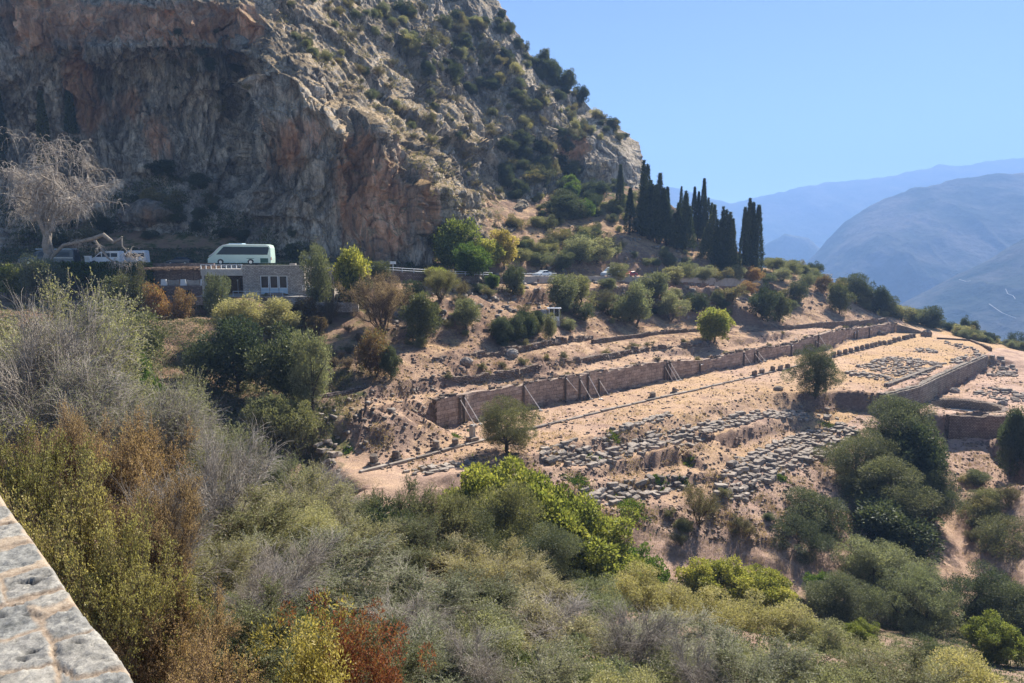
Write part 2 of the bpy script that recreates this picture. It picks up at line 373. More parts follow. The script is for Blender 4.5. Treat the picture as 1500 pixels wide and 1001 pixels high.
line(Z([(560, 470, -10.4), (640, 462, -10.4), (740, 452, -10.3), (850, 440, -9.8), (950, 433, -9.6), (1050, 430, -9.8), (1130, 428, -10.4), (1200, 424, -10.4), (1260, 436, -14)]), 1.5)
line(Z([(540, 444, -8.0), (640, 440, -7.6), (740, 432, -7.6), (850, 422, -7.2), (950, 420, -7.4), (1050, 420, -7.8)]), 1.5)
line(Z([(450, 430, -6.4), (480, 429, -6.35), (530, 426, -6.3)]), .8)
line(Z([(450, 442, -7.6), (485, 443, -7.8)]), 1)
# road
RL = D([(-120, 389, 120), (0, 389, 120), (120, 389, 120), (240, 389, 121), (350, 388.5, 122), (450, 391, 122), (520, 396, 124), (600, 401, 130), (680, 405, 139), (760, 407, 150), (850, 406, 163), (950, 407, 178), (1050, 409, 195), (1130, 410, 212)])
def shift(P, w, dz=0):
    out = []
    for i, p in enumerate(P):
        t = P[min(i + 1, len(P) - 1)] - P[max(i - 1, 0)]; t = t[:2] / np.linalg.norm(t[:2]); out.append(np.array([p[0] - t[1] * w, p[1] + t[0] * w, p[2] + dz]))
    return out
line(RL, 0.8); line(shift(RL, 9.0), 0.8); line(shift(RL, 11, 0.6), 1)
RW = shift(RL, -0.8); line([np.array([p[0], p[1], p[2] - hh]) for p, hh in zip(RW, [5.5, 5.5, 5.5, 4.6, 4.6, 3.0, 2.0, 1.6, 1.4, 1.4, 1.2, 1, 1, .8])], 0.8)
# above the road: cliff foot and hillside
line(D([(-150, 368, 140), (0, 368, 140), (150, 370, 138), (250, 372, 136), (350, 378, 138), (450, 384, 140), (560, 388, 143), (640, 388, 150), (700, 368, 168), (745, 330, 193), (800, 282, 232), (860, 266, 255), (920, 273, 262), (970, 290, 270)]), 2)
line(D([(-150, 300, 165), (100, 290, 165), (350, 290, 170), (560, 300, 175), (640, 300, 185)]), 4)
line(D([(700, 385, 158), (760, 378, 172), (850, 372, 186), (950, 372, 200), (1020, 380, 212), (1100, 392, 225), (1150, 398, 230)]), 2)
line(D([(770, 340, 190), (850, 335, 205), (930, 345, 215), (1000, 352, 226)]), 2)
line(D([(800, 305, 220), (870, 300, 232), (940, 310, 240), (1010, 335, 245)]), 2)
line(D([(960, 295, 268), (1010, 350, 255), (1060, 380, 250), (1120, 393, 248), (1200, 405, 245), (1260, 436, 235)]), 2)
line(D([(1010, 450, 330), (1100, 460, 330), (1200, 480, 310)]), 4)
line(D([(960, 330, 330), (900, 200, 420), (700, 100, 420)]), 8)
# building yard and the left bowl
line(Z([(200, 470, -9.2), (250, 468, -9.2), (320, 462, -9.0), (352, 436, -6.4), (400, 431, -6.35), (445, 430, -6.35)]), 1)
line(Z([(150, 480, -11.5), (250, 490, -12.2), (360, 480, -11.5), (450, 460, -9.5)]), 2)
line(D([(-100, 445, 105), (0, 440, 112), (120, 445, 112), (180, 455, 108)]), 2)
line(D([(-100, 520, 80), (0, 520, 82), (100, 525, 84), (200, 530, 88), (300, 540, 90), (400, 560, 88), (450, 590, 86)]), 2)
line(D([(-100, 580, 60), (50, 600, 62), (200, 620, 66), (330, 650, 70), (440, 680, 72)]), 2)
# bank at the near end of the terrace
line([PZ(455, 640, -20.5), PZ(470, 655, -21.5), PZ(500, 690, -22.8), PZ(522, 712, -23.3)], 0.7)
line([PD(440, 700, 73), PD(470, 720, 69), PD(520, 760, 66)], 1.5)
line(Z([(560, 770, -24.8), (640, 765, -26), (720, 780, -27.5), (790, 792, -28.5)]), 1.5)
# ravine floor and the slope under the camera
def X(*p): return [np.array(q, float) for q in p]
line(X((-70, 62, -9), (-45, 64, -17), (-28, 62, -25), (-10, 58, -29.5), (5, 57, -31.5), (20, 60, -34), (40, 64, -37), (60, 64, -39.5), (90, 62, -41)), 3)
line(X((-70, 40, -7), (-45, 42, -11), (-25, 43, -16.5), (-8, 43, -20.5), (10, 44, -24), (30, 46, -29), (60, 48, -34), (100, 48, -38)), 3)
line(X((-60, 25, -6), (-35, 26, -8), (-20, 27, -9.8), (-8, 28, -13.8), (0, 28, -15.8), (12, 28, -18), (30, 30, -22), (60, 30, -28), (110, 30, -34)), 3)
line(X((-50, 14, -5), (-25, 14, -5.8), (-11, 14, -6.7), (-5, 14, -8.2), (0, 14, -10), (15, 14, -12.5), (35, 14, -17), (70, 12, -24), (110, 10, -30)), 3)
line(X((-50, 8, -4.6), (-20, 7, -4.8), (-8, 6.5, -5.3), (0, 5, -6.4), (10, 4, -8.5), (30, 0, -12), (80, -5, -22)), 2)
line(X((-60, 3, -5), (-4, 3.2, -5.6), (-2, 1.5, -5.8), (3, -3, -6.5), (40, -10, -13)), 2)
line(X((-160, -15, -5), (-60, -15, -5), (0, -15, -6), (60, -15, -12), (340, -15, -60)), 8)
line(X((-160, 40, -5), (-160, 100, -5), (-160, 170, 0), (-160, 300, 30)), 8)
line(X((340, 20, -70), (340, 150, -85), (340, 300, -100), (340, 420, -120), (100, 420, -60), (-20, 420, 20), (-160, 420, 60)), 10)
line(X((200, 20, -45), (200, 80, -45), (230, 150, -55)), 8)

P3 = np.array([p for l in lines for p in l])
P3 = P3[np.isfinite(P3).all(1)]
_, idx = np.unique(np.round(P3[:, :2] / 0.25), axis=0, return_index=True); P3 = P3[np.sort(idx)]
res = delaunay_2d_cdt([Vector((p[0], p[1])) for p in P3], [], [], 0, 1e-4)
tv = np.array([[a.x, a.y] for a in res[0]]); orig = res[3]
tz = np.array([P3[o[0]][2] if len(o) else 0.0 for o in orig])
ctrl = BVHTree.FromPolygons([(a[0], a[1], b) for a, b in zip(tv, tz)], [tuple(f) for f in res[2]])
DOWN = Vector((0, 0, -1))
def axis_coords(dense):
    out = [dense[0][0]]
    for (a, b, s) in dense:
        x = a
        while x < b - 1e-6:
            x += s; out.append(min(x, b))
    return np.unique(np.round(out, 4))
gx = axis_coords([(-158, -90, 2.0), (-90, 130, 0.5), (130, 200, 1.5), (200, 335, 4)])
gy = axis_coords([(-12, 20, 1.5), (20, 60, 1.0), (60, 215, 0.5), (215, 280, 1.2), (280, 415, 4)])
GX, GY = np.meshgrid(gx, gy)
gz = np.zeros(GX.shape)
for j in range(GX.shape[0]):
    for i in range(GX.shape[1]):
        h = ctrl.ray_cast(Vector((GX[j, i], GY[j, i], 500)), DOWN)
        gz[j, i] = h[0].z if h[0] is not None else np.nan
gz = np.where(np.isnan(gz), -60, gz)
sy, sx = np.gradient(gz, gy, gx); slope = np.hypot(sx, sy)
k = slope.copy()
for _ in range(3):
    k = (k + np.roll(k, 1, 0) + np.roll(k, -1, 0) + np.roll(k, 1, 1) + np.roll(k, -1, 1)) / 5
amp = np.clip(0.07 + 0.8 * np.clip(k - 0.05, 0, 1), 0, 0.8)
# road stays smooth
def dist_poly(X_, Y_, P):
    d = np.full(X_.shape, 1e9)
    for a, b in zip(P[:-1], P[1:]):
        ax, ay = a[:2]; bx, by = b[:2]; L2 = (bx - ax) ** 2 + (by - ay) ** 2 + 1e-9
        t = np.clip(((X_ - ax) * (bx - ax) + (Y_ - ay) * (by - ay)) / L2, 0, 1)
        d = np.minimum(d, np.hypot(X_ - ax - t * (bx - ax), Y_ - ay - t * (by - ay)))
    return d
rd = dist_poly(GX, GY, shift(RL, 4.5)); amp *= np.clip((rd - 5) / 2.5, 0.0, 1)
gz = gz + amp * (1.0 * fbm(GX / 6, GY / 6, 0, 5, 3) + 0.8 * ridged(GX / 2.4, GY / 2.4, 0, 3, 9)) + 0.05 * fbm(GX / 1.1, GY / 1.1, 0, 3, 40) * (rd > 6)
far_lump = np.clip((GY - 225) / 30, 0, 1); gz += far_lump * 1.5 * fbm(GX / 15, GY / 15, 0, 3, 5)
for mu, mv, mr, mh in ((540, 655, 3.4, 2.6), (575, 648, 3.0, 1.9), (612, 640, 3.6, 2.4)):
    mp = PZ(mu, mv, -22.5); r2 = np.hypot(GX - mp[0], GY - mp[1]) / mr; gz = gz + mh * np.exp(-r2 ** 2) * (1 + .35 * ridged(GX / 1.3, GY / 1.3, 0, 3, 61)) * (gz < -19.5)
BAS = PZ(1414, 594, -26.8)
bd_ = np.hypot(GX - BAS[0], GY - BAS[1]); gz = np.where(bd_ < 5.6, -28.6, np.where(bd_ < 7.5, -26.8, gz))
ny, nx = GX.shape
tid = np.arange(nx * ny).reshape(ny, nx)
tf = np.stack([tid[:-1, :-1], tid[:-1, 1:], tid[1:, 1:], tid[1:, :-1]], -1).reshape(-1, 4)
gv = np.stack([GX, GY, gz], -1).reshape(-1, 3)
# grass cover: more on the slopes above the wall; none on the trodden terraces near the ravine
wcoord = (GX - WB[2][0]) * UPH[0] + (GY - WB[2][1]) * UPH[1]
grass = np.clip(0.35 + 0.012 * wcoord, 0.05, 0.8) + 0.25 * fbm(GX / 12, GY / 12, 0, 3, 77)
grass = np.where((wcoord < 0) & (wcoord > -30), 0.34 + 0.45 * fbm(GX / 9, GY / 9, 0, 4, 12) + np.clip((GX - 20) / 200, 0, 0.4), grass)
green = np.clip((72 - GY) / 6, 0, 1) * np.clip((-26 - gz) / 3 + (58 - GY) / 4, 0, 1) + np.clip((GY - 225) / 20, 0, 1) + ((GX < -18) & (GY < 118)) * 0.9 + ((GX < 0) & (GY > 131) & (GX < 12 - (GY - 131) * .2)) * 1.0
ground_m = ground_mat()
ground = obj("ground", mesh("ground", gv, tf, ground_m, {'grass': grass.ravel(), 'green': np.clip(green, 0, 1).ravel(), 'soil': (np.clip((wcoord - 2) / 6, 0, 1) * np.clip(.75 + .6 * fbm(GX / 7, GY / 7, 0, 3, 55), 0, 1)).ravel()}, smooth=True))
tag(ground, kind='structure')
GB = BVHTree.FromPolygons([Vector(p) for p in gv], [tuple(f) for f in tf.tolist()])
def gh(x, y):
    h = GB.ray_cast(Vector((float(x), float(y), 400)), DOWN); return h[0].z if h[0] is not None else -60.0
def hit(u, v, bvh=None):
    r = Vector(ray(u, v)).normalized(); h = (bvh or GB).ray_cast(Vector((0, 0, 0)) + r * 6, r)
    return np.array(h[0]) if h[0] is not None else None

# road surface
asph = plain("asphalt", (0.09, 0.085, 0.08), 0.9, 0.2, 0.25, 1.5, bmp=0.01)
mb = MB(); A = shift(RL, 0.5, 0.06); B = shift(RL, 8.3, 0.06)
mb.add(A + B, [(i, i + 1, i + 1 + len(A), i + len(A)) for i in range(len(A) - 1)])
tag(mb.build("road", asph), kind='structure')
white_paint = plain("white_paint", (0.75, 0.75, 0.73), 0.6)
mb = MB()
for o1, o2 in ((0.9, 1.05), (7.8, 7.95)):
    A = shift(RL, o1, 0.066); B = shift(RL, o2, 0.066); mb.add(A + B, [(i, i + 1, i + 1 + len(A), i + len(A)) for i in range(len(A) - 1)])
tag(mb.build("road_marking", white_paint), kind='structure')
RC = shift(RL, 4.4, 0.066)
def along(P, s):
    """point and heading at arc length s"""
    acc = 0
    for a, b in zip(P[:-1], P[1:]):
        l = np.linalg.norm((b - a)[:2])
        if acc + l >= s or b is P[-1]:
            t = (s - acc) / l; q = a + (b - a) * t; return q, math.atan2((b - a)[1], (b - a)[0])
        acc += l

# ------------------------------------------------------------------ the cliff
cp = [(-120, 400, 140), (-80, 372, 142), (100, 372, 141), (250, 375, 139), (350, 385, 141), (450, 392, 143), (560, 396, 145), (640, 396, 152), (700, 372, 170), (745, 335, 195), (800, 285, 233), (860, 268, 256), (920, 275, 263), (965, 290, 270),
 (0, 330, 150), (150, 330, 149), (280, 330, 148), (340, 320, 150), (20, 250, 158), (100, 260, 160), (250, 260, 160), (330, 260, 166), (120, 200, 160), (250, 170, 165), (180, 120, 163), (60, 180, 164), (330, 180, 172), (230, 100, 162), (60, 100, 160), (300, 100, 164),
 (50, 62, 156), (150, 75, 154), (250, 62, 157), (340, 70, 160), (50, 30, 156), (200, 0, 160), (350, 10, 162), (200, -70, 170), (-100, -70, 166), (-100, 180, 155), (350, -70, 180),
 (345, 250, 168), (352, 140, 172), (372, 290, 150), (378, 200, 151), (385, 130, 152), (400, 330, 146), (400, 250, 149), (420, 180, 150), (420, 120, 152), (470, 330, 147), (470, 240, 150), (470, 160, 152), (500, 380, 146), (510, 300, 150), (520, 220, 152), (560, 340, 147), (575, 260, 149), (550, 185, 153), (600, 350, 150), (606, 280, 153), (600, 240, 157), (640, 360, 156), (630, 300, 163), (650, 290, 172),
 (392, 90, 155), (450, 108, 156), (520, 158, 157), (600, 222, 163), (660, 300, 178), (738, 325, 196), (400, 45, 166), (400, -70, 190), (450, 60, 172), (450, -70, 208), (520, 100, 182), (520, 10, 210), (520, -70, 225), (580, 150, 190), (600, 80, 215), (600, 0, 236), (600, -70, 248), (650, 230, 192), (690, 280, 200), (660, 150, 226), (680, 60, 250), (650, 0, 258), (670, 190, 215),
 (715, 200, 228), (730, 250, 222), (700, 110, 248), (760, 230, 238), (765, 140, 250), (740, 70, 264), (720, 20, 272), (700, -70, 282), (790, 260, 232), (800, 200, 252), (805, 140, 268), (790, 115, 275), (840, 255, 254), (830, 200, 258), (860, 205, 268), (880, 235, 262), (900, 262, 262), (925, 240, 270), (900, 200, 280), (850, 165, 288)]
silp = [(690, -75), (728, 0), (745, 30), (760, 55), (772, 82), (800, 103), (830, 128), (850, 142), (870, 163), (900, 182), (930, 205), (943, 238), (950, 262), (965, 290), (975, 330)]
sild = [283, 285, 286, 287, 288, 290, 292, 294, 296, 296, 295, 290, 284, 275, 272]
cpts = cp + [(a + 12, b - 6, d) for (a, b), d in zip(silp, sild)] + [(-150, 440, 138), (300, 440, 135), (600, 440, 143), (760, 400, 190), (900, 330, 250), (1000, 330, 272), (-150, -90, 170), (500, -90, 222), (-150, 200, 156)]
rc = delaunay_2d_cdt([Vector((p[0], p[1])) for p in cpts], [], [], 0, 1e-5)
cz = [cpts[o[0]][2] for o in rc[3]]
cb = BVHTree.FromPolygons([(a.x, a.y, z) for a, z in zip(rc[0], cz)], [tuple(f) for f in rc[2]])
NU, NV = 1000, 560
aa, bb = np.meshgrid(np.linspace(0, 1, NU), np.linspace(0, 1, NV))
su = np.array([p[0] for p in silp], float); sv = np.array([p[1] for p in silp], float)
bu = np.array([-120, 350, 450, 640, 700, 745, 800, 860, 920, 965, 980]); bv = np.array([400, 400, 412, 412, 390, 355, 305, 288, 296, 310, 320], float)
U = -110 + aa * 900; V = bb * 300
for _ in range(25):
    V = -72 + (np.interp(U, bu, bv) + 72) * bb
    U = -110 + (np.interp(V, sv, su) + 110) * aa
CD = np.zeros(U.shape)
for j in range(NV):
    for i in range(NU):
        h = cb.ray_cast(Vector((U[j, i], V[j, i], 900)), DOWN); CD[j, i] = h[0].z if h[0] is not None else 200
for _ in range(3):
    q = CD.copy(); q[1:-1, 1:-1] = (CD[1:-1, 1:-1] * 2 + CD[:-2, 1:-1] + CD[2:, 1:-1] + CD[1:-1, :-2] + CD[1:-1, 2:]) / 6; CD = q
ra = (U - 750) / 1000; rb = (500.5 - V) / 1000; ry = CP + rb * SP; rz_ = -SP + rb * CP
CX, CY, CZ = ra / ry * CD, CD, rz_ / ry * CD
def gnorm(X_, Y_, Z_):
    P = np.stack([X_, Y_, Z_], -1); du = np.gradient(P, axis=1); dv = np.gradient(P, axis=0); n = np.cross(du, dv)
    n /= np.linalg.norm(n, axis=-1, keepdims=True) + 1e-9; return n
nn = gnorm(CX, CY, CZ); nn *= np.sign((nn * -np.stack([CX, CY, CZ], -1)).sum(-1, keepdims=True))
lay = CX * 0.6 + CY * 0.3
edge = np.clip((1 - aa) * 14, 0.12, 1); foot = np.clip((1 - bb) * 25, 0.2, 1)
steep = np.clip(1.25 - nn[..., 2] * 1.6, 0.35, 1) * np.where(U > 600, 1.35, 1.0)
wx = CX + 5 * fbm(CX / 18, CY / 18, CZ / 18, 3, 60); wy = CY + 5 * fbm(CX / 18, CY / 18, CZ / 18, 3, 61); wz = CZ + 5 * fbm(CX / 18, CY / 18, CZ / 18, 3, 62)
def facets(sx_, sz_, A, T, seed):
    q = (wx / sx_, wy / sx_, wz / sz_); ix, iy, iz = [np.floor(t) for t in q]; best = np.full(wx.shape, 9.0); val = np.zeros(wx.shape)
    for dx in (-1, 0, 1):
        for dy in (-1, 0, 1):
            for dz in (-1, 0, 1):
                c = (ix + dx, iy + dy, iz + dz); o_ = [cc + _h(*c, seed + 7 * i) - t for i, (cc, t) in enumerate(zip(c, q))]
                d = o_[0] ** 2 + o_[1] ** 2 + o_[2] ** 2; m_ = d < best
                vv = A * (_h(*c, seed + 31) - 0.5) + T * ((_h(*c, seed + 41) - .5) * o_[0] + (_h(*c, seed + 43) - .5) * o_[1] + (_h(*c, seed + 47) - .35) * o_[2])
                val = np.where(m_, vv, val); best = np.where(m_, d, best)
    return val
disp = facets(19, 60, 6.5, 10, 5) + facets(8, 28, 3.0, 4.0, 90) + facets(3.4, 9, 1.8, 3.0, 190) + facets(1.4, 3.2, 0.9, 1.5, 290)
disp += 2.4 * ridged(wx / 12, wy / 12, wz / 60, 4, 31) + 0.9 * fbm(CX / 3, CY / 3, CZ / 6, 5, 33, 0.68) + 0.7 * ridged(wx / 2.2, wy / 2.2, wz / 12, 3, 37)
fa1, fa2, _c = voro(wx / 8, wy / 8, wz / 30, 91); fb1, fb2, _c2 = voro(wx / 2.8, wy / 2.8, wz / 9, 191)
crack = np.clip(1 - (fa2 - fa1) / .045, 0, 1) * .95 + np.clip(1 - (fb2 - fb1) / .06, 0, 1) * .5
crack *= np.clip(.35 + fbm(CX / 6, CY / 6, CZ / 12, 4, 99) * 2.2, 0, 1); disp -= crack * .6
tone = np.clip(.5 + .55 * (_c - .5) + .4 * (_c2 - .5) + .35 * fbm(CX / 6, CY / 6, CZ / 9, 3, 98), 0, 1)
disp *= edge * foot * steep
silj = (1 - edge) * 0
CX2 = CX + nn[..., 0] * disp; CY2 = CY + nn[..., 1] * disp; CZ2 = CZ + nn[..., 2] * disp
# ragged skyline: move the last columns up and down by their own noise
rag = np.clip(1 - (1 - aa) * 40, 0, 1) * (2.2 * fbm(CZ / 7, CY / 40, 0, 4, 71) + 1.0 * ridged(CZ / 3, CY / 9, 0, 2, 73))
CX2 += rag
# far side of the ridge so it has a back
bx = [CX2[:, -1] + t for t in (-2, -10, -40, -90)]; by = [CY2[:, -1] + t for t in (10, 30, 60, 90)]; bz = [CZ2[:, -1] + t for t in (-1.5, -3, -6, -20)]
CX3 = np.hstack([CX2, np.stack(bx, 1)]); CY3 = np.hstack([CY2, np.stack(by, 1)]); CZ3 = np.hstack([CZ2, np.stack(bz, 1)])
U3 = np.hstack([U, np.repeat(U[:, -1:], 4, 1)]); V3 = np.hstack([V, np.repeat(V[:, -1:], 4, 1)])
rust = -0.13 + 0 * U3
for (cu, cv, ru, rv, a) in [(60, 20, 70, 60, .42), (200, 30, 90, 30, .4), (320, 40, 60, 25, .38), (115, 130, 22, 60, .4), (130, 160, 18, 30, .35), (180, 150, 30, 35, .3), (225, 200, 25, 35, .3), (560, 320, 45, 80, .55), (530, 260, 34, 60, .5), (430, 230, 25, 50, .4), (830, 225, 22, 30, .45), (470, 200, 20, 30, .2), (720, 300, 20, 30, .35), (740, 330, 30, 20, .2), (380, 60, 20, 30, .2), (395, 240, 15, 60, .25), (650, 330, 20, 40, .25), (240, 20, 160, 20, .2)]:
    rust += a * np.exp(-((U3 - cu) / ru) ** 2 - ((V3 - cv) / rv) ** 2)
ledge = np.clip((U3 - 330 + (V3 - 100) * -0.3) / 60, 0.2, .8) * np.clip(1.15 - (U3 - 620) / 260, .3, 1)
nxc = CX3.shape[1]; cid = np.arange(nxc * NV).reshape(NV, nxc)
cf = np.stack([cid[:-1, :-1], cid[1:, :-1], cid[1:, 1:], cid[:-1, 1:]], -1).reshape(-1, 4)
cv_ = np.stack([CX3, CY3, CZ3], -1).reshape(-1, 3)
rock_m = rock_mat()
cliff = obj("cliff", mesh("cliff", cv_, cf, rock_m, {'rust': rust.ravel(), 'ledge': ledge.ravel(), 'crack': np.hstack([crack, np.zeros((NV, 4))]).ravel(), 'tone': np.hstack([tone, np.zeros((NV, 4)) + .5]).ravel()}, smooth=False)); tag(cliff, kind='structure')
CB = BVHTree.FromPolygons([Vector(p) for p in cv_], [tuple(f) for f in cf.tolist()])
cnn = gnorm(CX3, CY3, CZ3)

# ------------------------------------------------------------------ far mountains
def mtn_mat(name, c0, c1, c2):
    m, n, b = newmat(name, 1, 0.0); co = objco(n); a = noise(n, co, 0.012, 8, 0.7); f = noise(n, co, 0.004, 5, 0.6)
    f2 = noise(n, co, 0.05, 5, 0.7)
    c = mixc(n, maprange(n, f, 0.45, 0.62), ramp(n, a, [(0.35, c0), (0.6, c1)]), c2)
    c = mixc(n, 0.7, c, ramp(n, f2, [(0.35, (0.45, 0.5, 0.4)), (0.6, (1, 1, 1))]), 'MULTIPLY')
    L(n, c, b.inputs[0]); bump(n, b, a, 1, 25); return m
def mountain(name, ridge, D0, D1, vb, nu=360, nv=90, seed=0, gul=60, mat=None, gs=260):
    ru = [r[0] for r in ridge]; rv = [r[1] for r in ridge]
    a, b = np.meshgrid(np.linspace(ru[0], ru[-1], nu), np.linspace(0, 1, nv))
    v = np.interp(a, ru, rv); v = v + (vb - v) * b; d = D0 + (D1 - D0) * b ** 0.8
    x = (a - 750) / 1000; bb_ = (500.5 - v) / 1000; y = CP + bb_ * SP; z = -SP + bb_ * CP
    X_, Y_, Z_ = x / y * d, d, z / y * d
    k = np.clip(b * 6, 0.15, 1)
    n1 = ridged(X_ / gs, Y_ / (gs * 2.2), 0, 5, seed); Z_ = Z_ + k * gul * n1 * 0.6; Y_ = Y_ - k * gul * 1.5 * fbm(X_ / gs / 1.5, Z_ / gs / 2, 0, 4, seed + 4)
    Z_ = Z_ + (1 - np.clip(b * 6, 0, 1)) * gul * 0.12 * fbm(X_ / 90, 0, 0, 4, seed + 9)
    X_ = np.vstack([X_[:1], X_]); Y_ = np.vstack([Y_[:1] + (D0 * 0.25), Y_]); Z_ = np.vstack([Z_[:1] - 500, Z_])
    X_ = np.hstack([X_[:, :1] , X_, X_[:, -1:]]); Y_ = np.hstack([Y_[:, :1] + D0 * 0.2, Y_, Y_[:, -1:] + D0 * .2]); Z_ = np.hstack([Z_[:, :1] - 300, Z_, Z_[:, -1:] - 300])
    nyy, nxx = X_.shape; ii = np.arange(nxx * nyy).reshape(nyy, nxx)
    ff = np.stack([ii[:-1, :-1], ii[1:, :-1], ii[1:, 1:], ii[:-1, 1:]], -1).reshape(-1, 4)
    o = obj(name, mesh(name, np.stack([X_, Y_, Z_], -1).reshape(-1, 3), ff, mat, smooth=True)); tag(o, kind='structure'); return o
mm1 = mtn_mat("far_slope", (0.05, 0.065, 0.035), (0.10, 0.11, 0.07), (0.16, 0.15, 0.12))
mm2 = mtn_mat("mid_slope", (0.03, 0.045, 0.035), (0.075, 0.085, 0.07), (0.15, 0.135, 0.125))
mountain("far_ridge", [(700, 262), (880, 262), (960, 272), (1010, 280), (1045, 291), (1066, 298), (1100, 291), (1150, 281), (1200, 268), (1215, 267), (1255, 266), (1280, 261), (1330, 252), (1375, 243), (1385, 242), (1405, 244), (1440, 238), (1480, 235), (1560, 236), (1800, 240)], 6200, 4300, 470, seed=3, gul=170, mat=mm1, gs=700)
mountain("side_hill", [(1040, 470), (1090, 415), (1118, 360), (1150, 343), (1185, 350), (1220, 385), (1260, 440), (1300, 480)], 4000, 3500, 520, nu=160, nv=50, seed=13, gul=60, mat=mm1, gs=350)
mountain("valley_mountain", [(1060, 520), (1120, 448), (1150, 418), (1180, 385), (1210, 350), (1235, 325), (1262, 306), (1300, 289), (1345, 277), (1400, 266), (1450, 259), (1500, 254), (1600, 245), (1900, 240)], 3000, 1700, 620, seed=23, gul=120, mat=mm2, gs=420, nu=500, nv=160)
mountain("valley_slope", [(1180, 560), (1240, 500), (1290, 462), (1330, 440), (1380, 415), (1440, 385), (1500, 350), (1600, 310), (1900, 230)], 1900, 1100, 640, seed=33, gul=45, mat=mm2, gs=160, nu=420, nv=120)
vs_o = bpy.data.objects["valley_slope"].data; SB = BVHTree.FromPolygons([v.co.copy() for v in vs_o.vertices], [tuple(p.vertices) for p in vs_o.polygons])
track_m = plain("pale_track", (0.5, 0.46, 0.4), 0.9)
for tp in ([(1473, 424), (1476, 431), (1484, 434), (1488, 440)], [(1449, 446), (1456, 451), (1468, 459), (1480, 464), (1491, 468)], [(1405, 410), (1415, 413), (1424, 412)]):
    pts = []
    for (a0, b0), (a1, b1) in zip(tp[:-1], tp[1:]):
        for q in range(4):
            h = hit(a0 + (a1 - a0) * q / 4, b0 + (b1 - b0) * q / 4, SB)
            if h is not None: pts.append(h * .997 + np.array([0, 0, 1.0]))
    if len(pts) > 2: tag(MB().tube(pts, .8, 5).build("track", track_m), kind='structure')
# valley floor far below
mb = MB(); mb.add([(-9000, 300, -420), (9000, 300, -420), (9000, 9000, -420), (-9000, 9000, -420)], [(0, 1, 2, 3)])
tag(mb.build("valley_floor", mm2), kind='structure')
# ------------------------------------------------------------------ masonry and ruins
rnd = random.Random(4)
M_ASH = ashlar_mat("pink_ashlar", (0.56, 0.45, 0.37), (0.36, 0.285, 0.235), (0.14, 0.11, 0.09), 1.3, 0.55, 0.02)
M_ASH2 = ashlar_mat("grey_ashlar", (0.36, 0.32, 0.28), (0.26, 0.23, 0.2), (0.10, 0.085, 0.07), 0.9, 0.42, 0.03)
M_RUB = ashlar_mat("rubble_masonry", (0.38, 0.31, 0.26), (0.26, 0.21, 0.18), (0.09, 0.07, 0.055), 0.5, 0.25, 0.04)
M_HOUSE = ashlar_mat("cafe_masonry", (0.75, 0.68, 0.60), (0.48, 0.43, 0.39), (0.26, 0.23, 0.2), 0.5, 0.22, 0.03, 0.5)
M_STONE = stone_mat("block_stone", (0.17, 0.15, 0.13), (0.34, 0.305, 0.27), (0.5, 0.46, 0.41))
M_CONC = stone_mat("pale_concrete", (0.42, 0.40, 0.37), (0.52, 0.5, 0.46), (0.6, 0.58, 0.55), 1.2, 0.02)
M_STEELD = plain("dark_steel", (0.09, 0.075, 0.065), 0.7)
M_STRUT = plain("white_strut_paint", (0.78, 0.76, 0.72), 0.5)
M_WHITE = plain("white_enamel", (0.74, 0.76, 0.77), 0.4, 0.4, 0.04)
M_DARK = plain("painted_opening_dark", (0.02, 0.018, 0.016), 0.9)
M_WOOD = plain("brown_timber", (0.14, 0.085, 0.05), 0.8, 0.2, 0.3)
M_GLASS = glass_mat("window_glass")
M_BLUE = plain("light_blue_enamel", (0.45, 0.58, 0.68), 0.5, 0.4, 0.05)

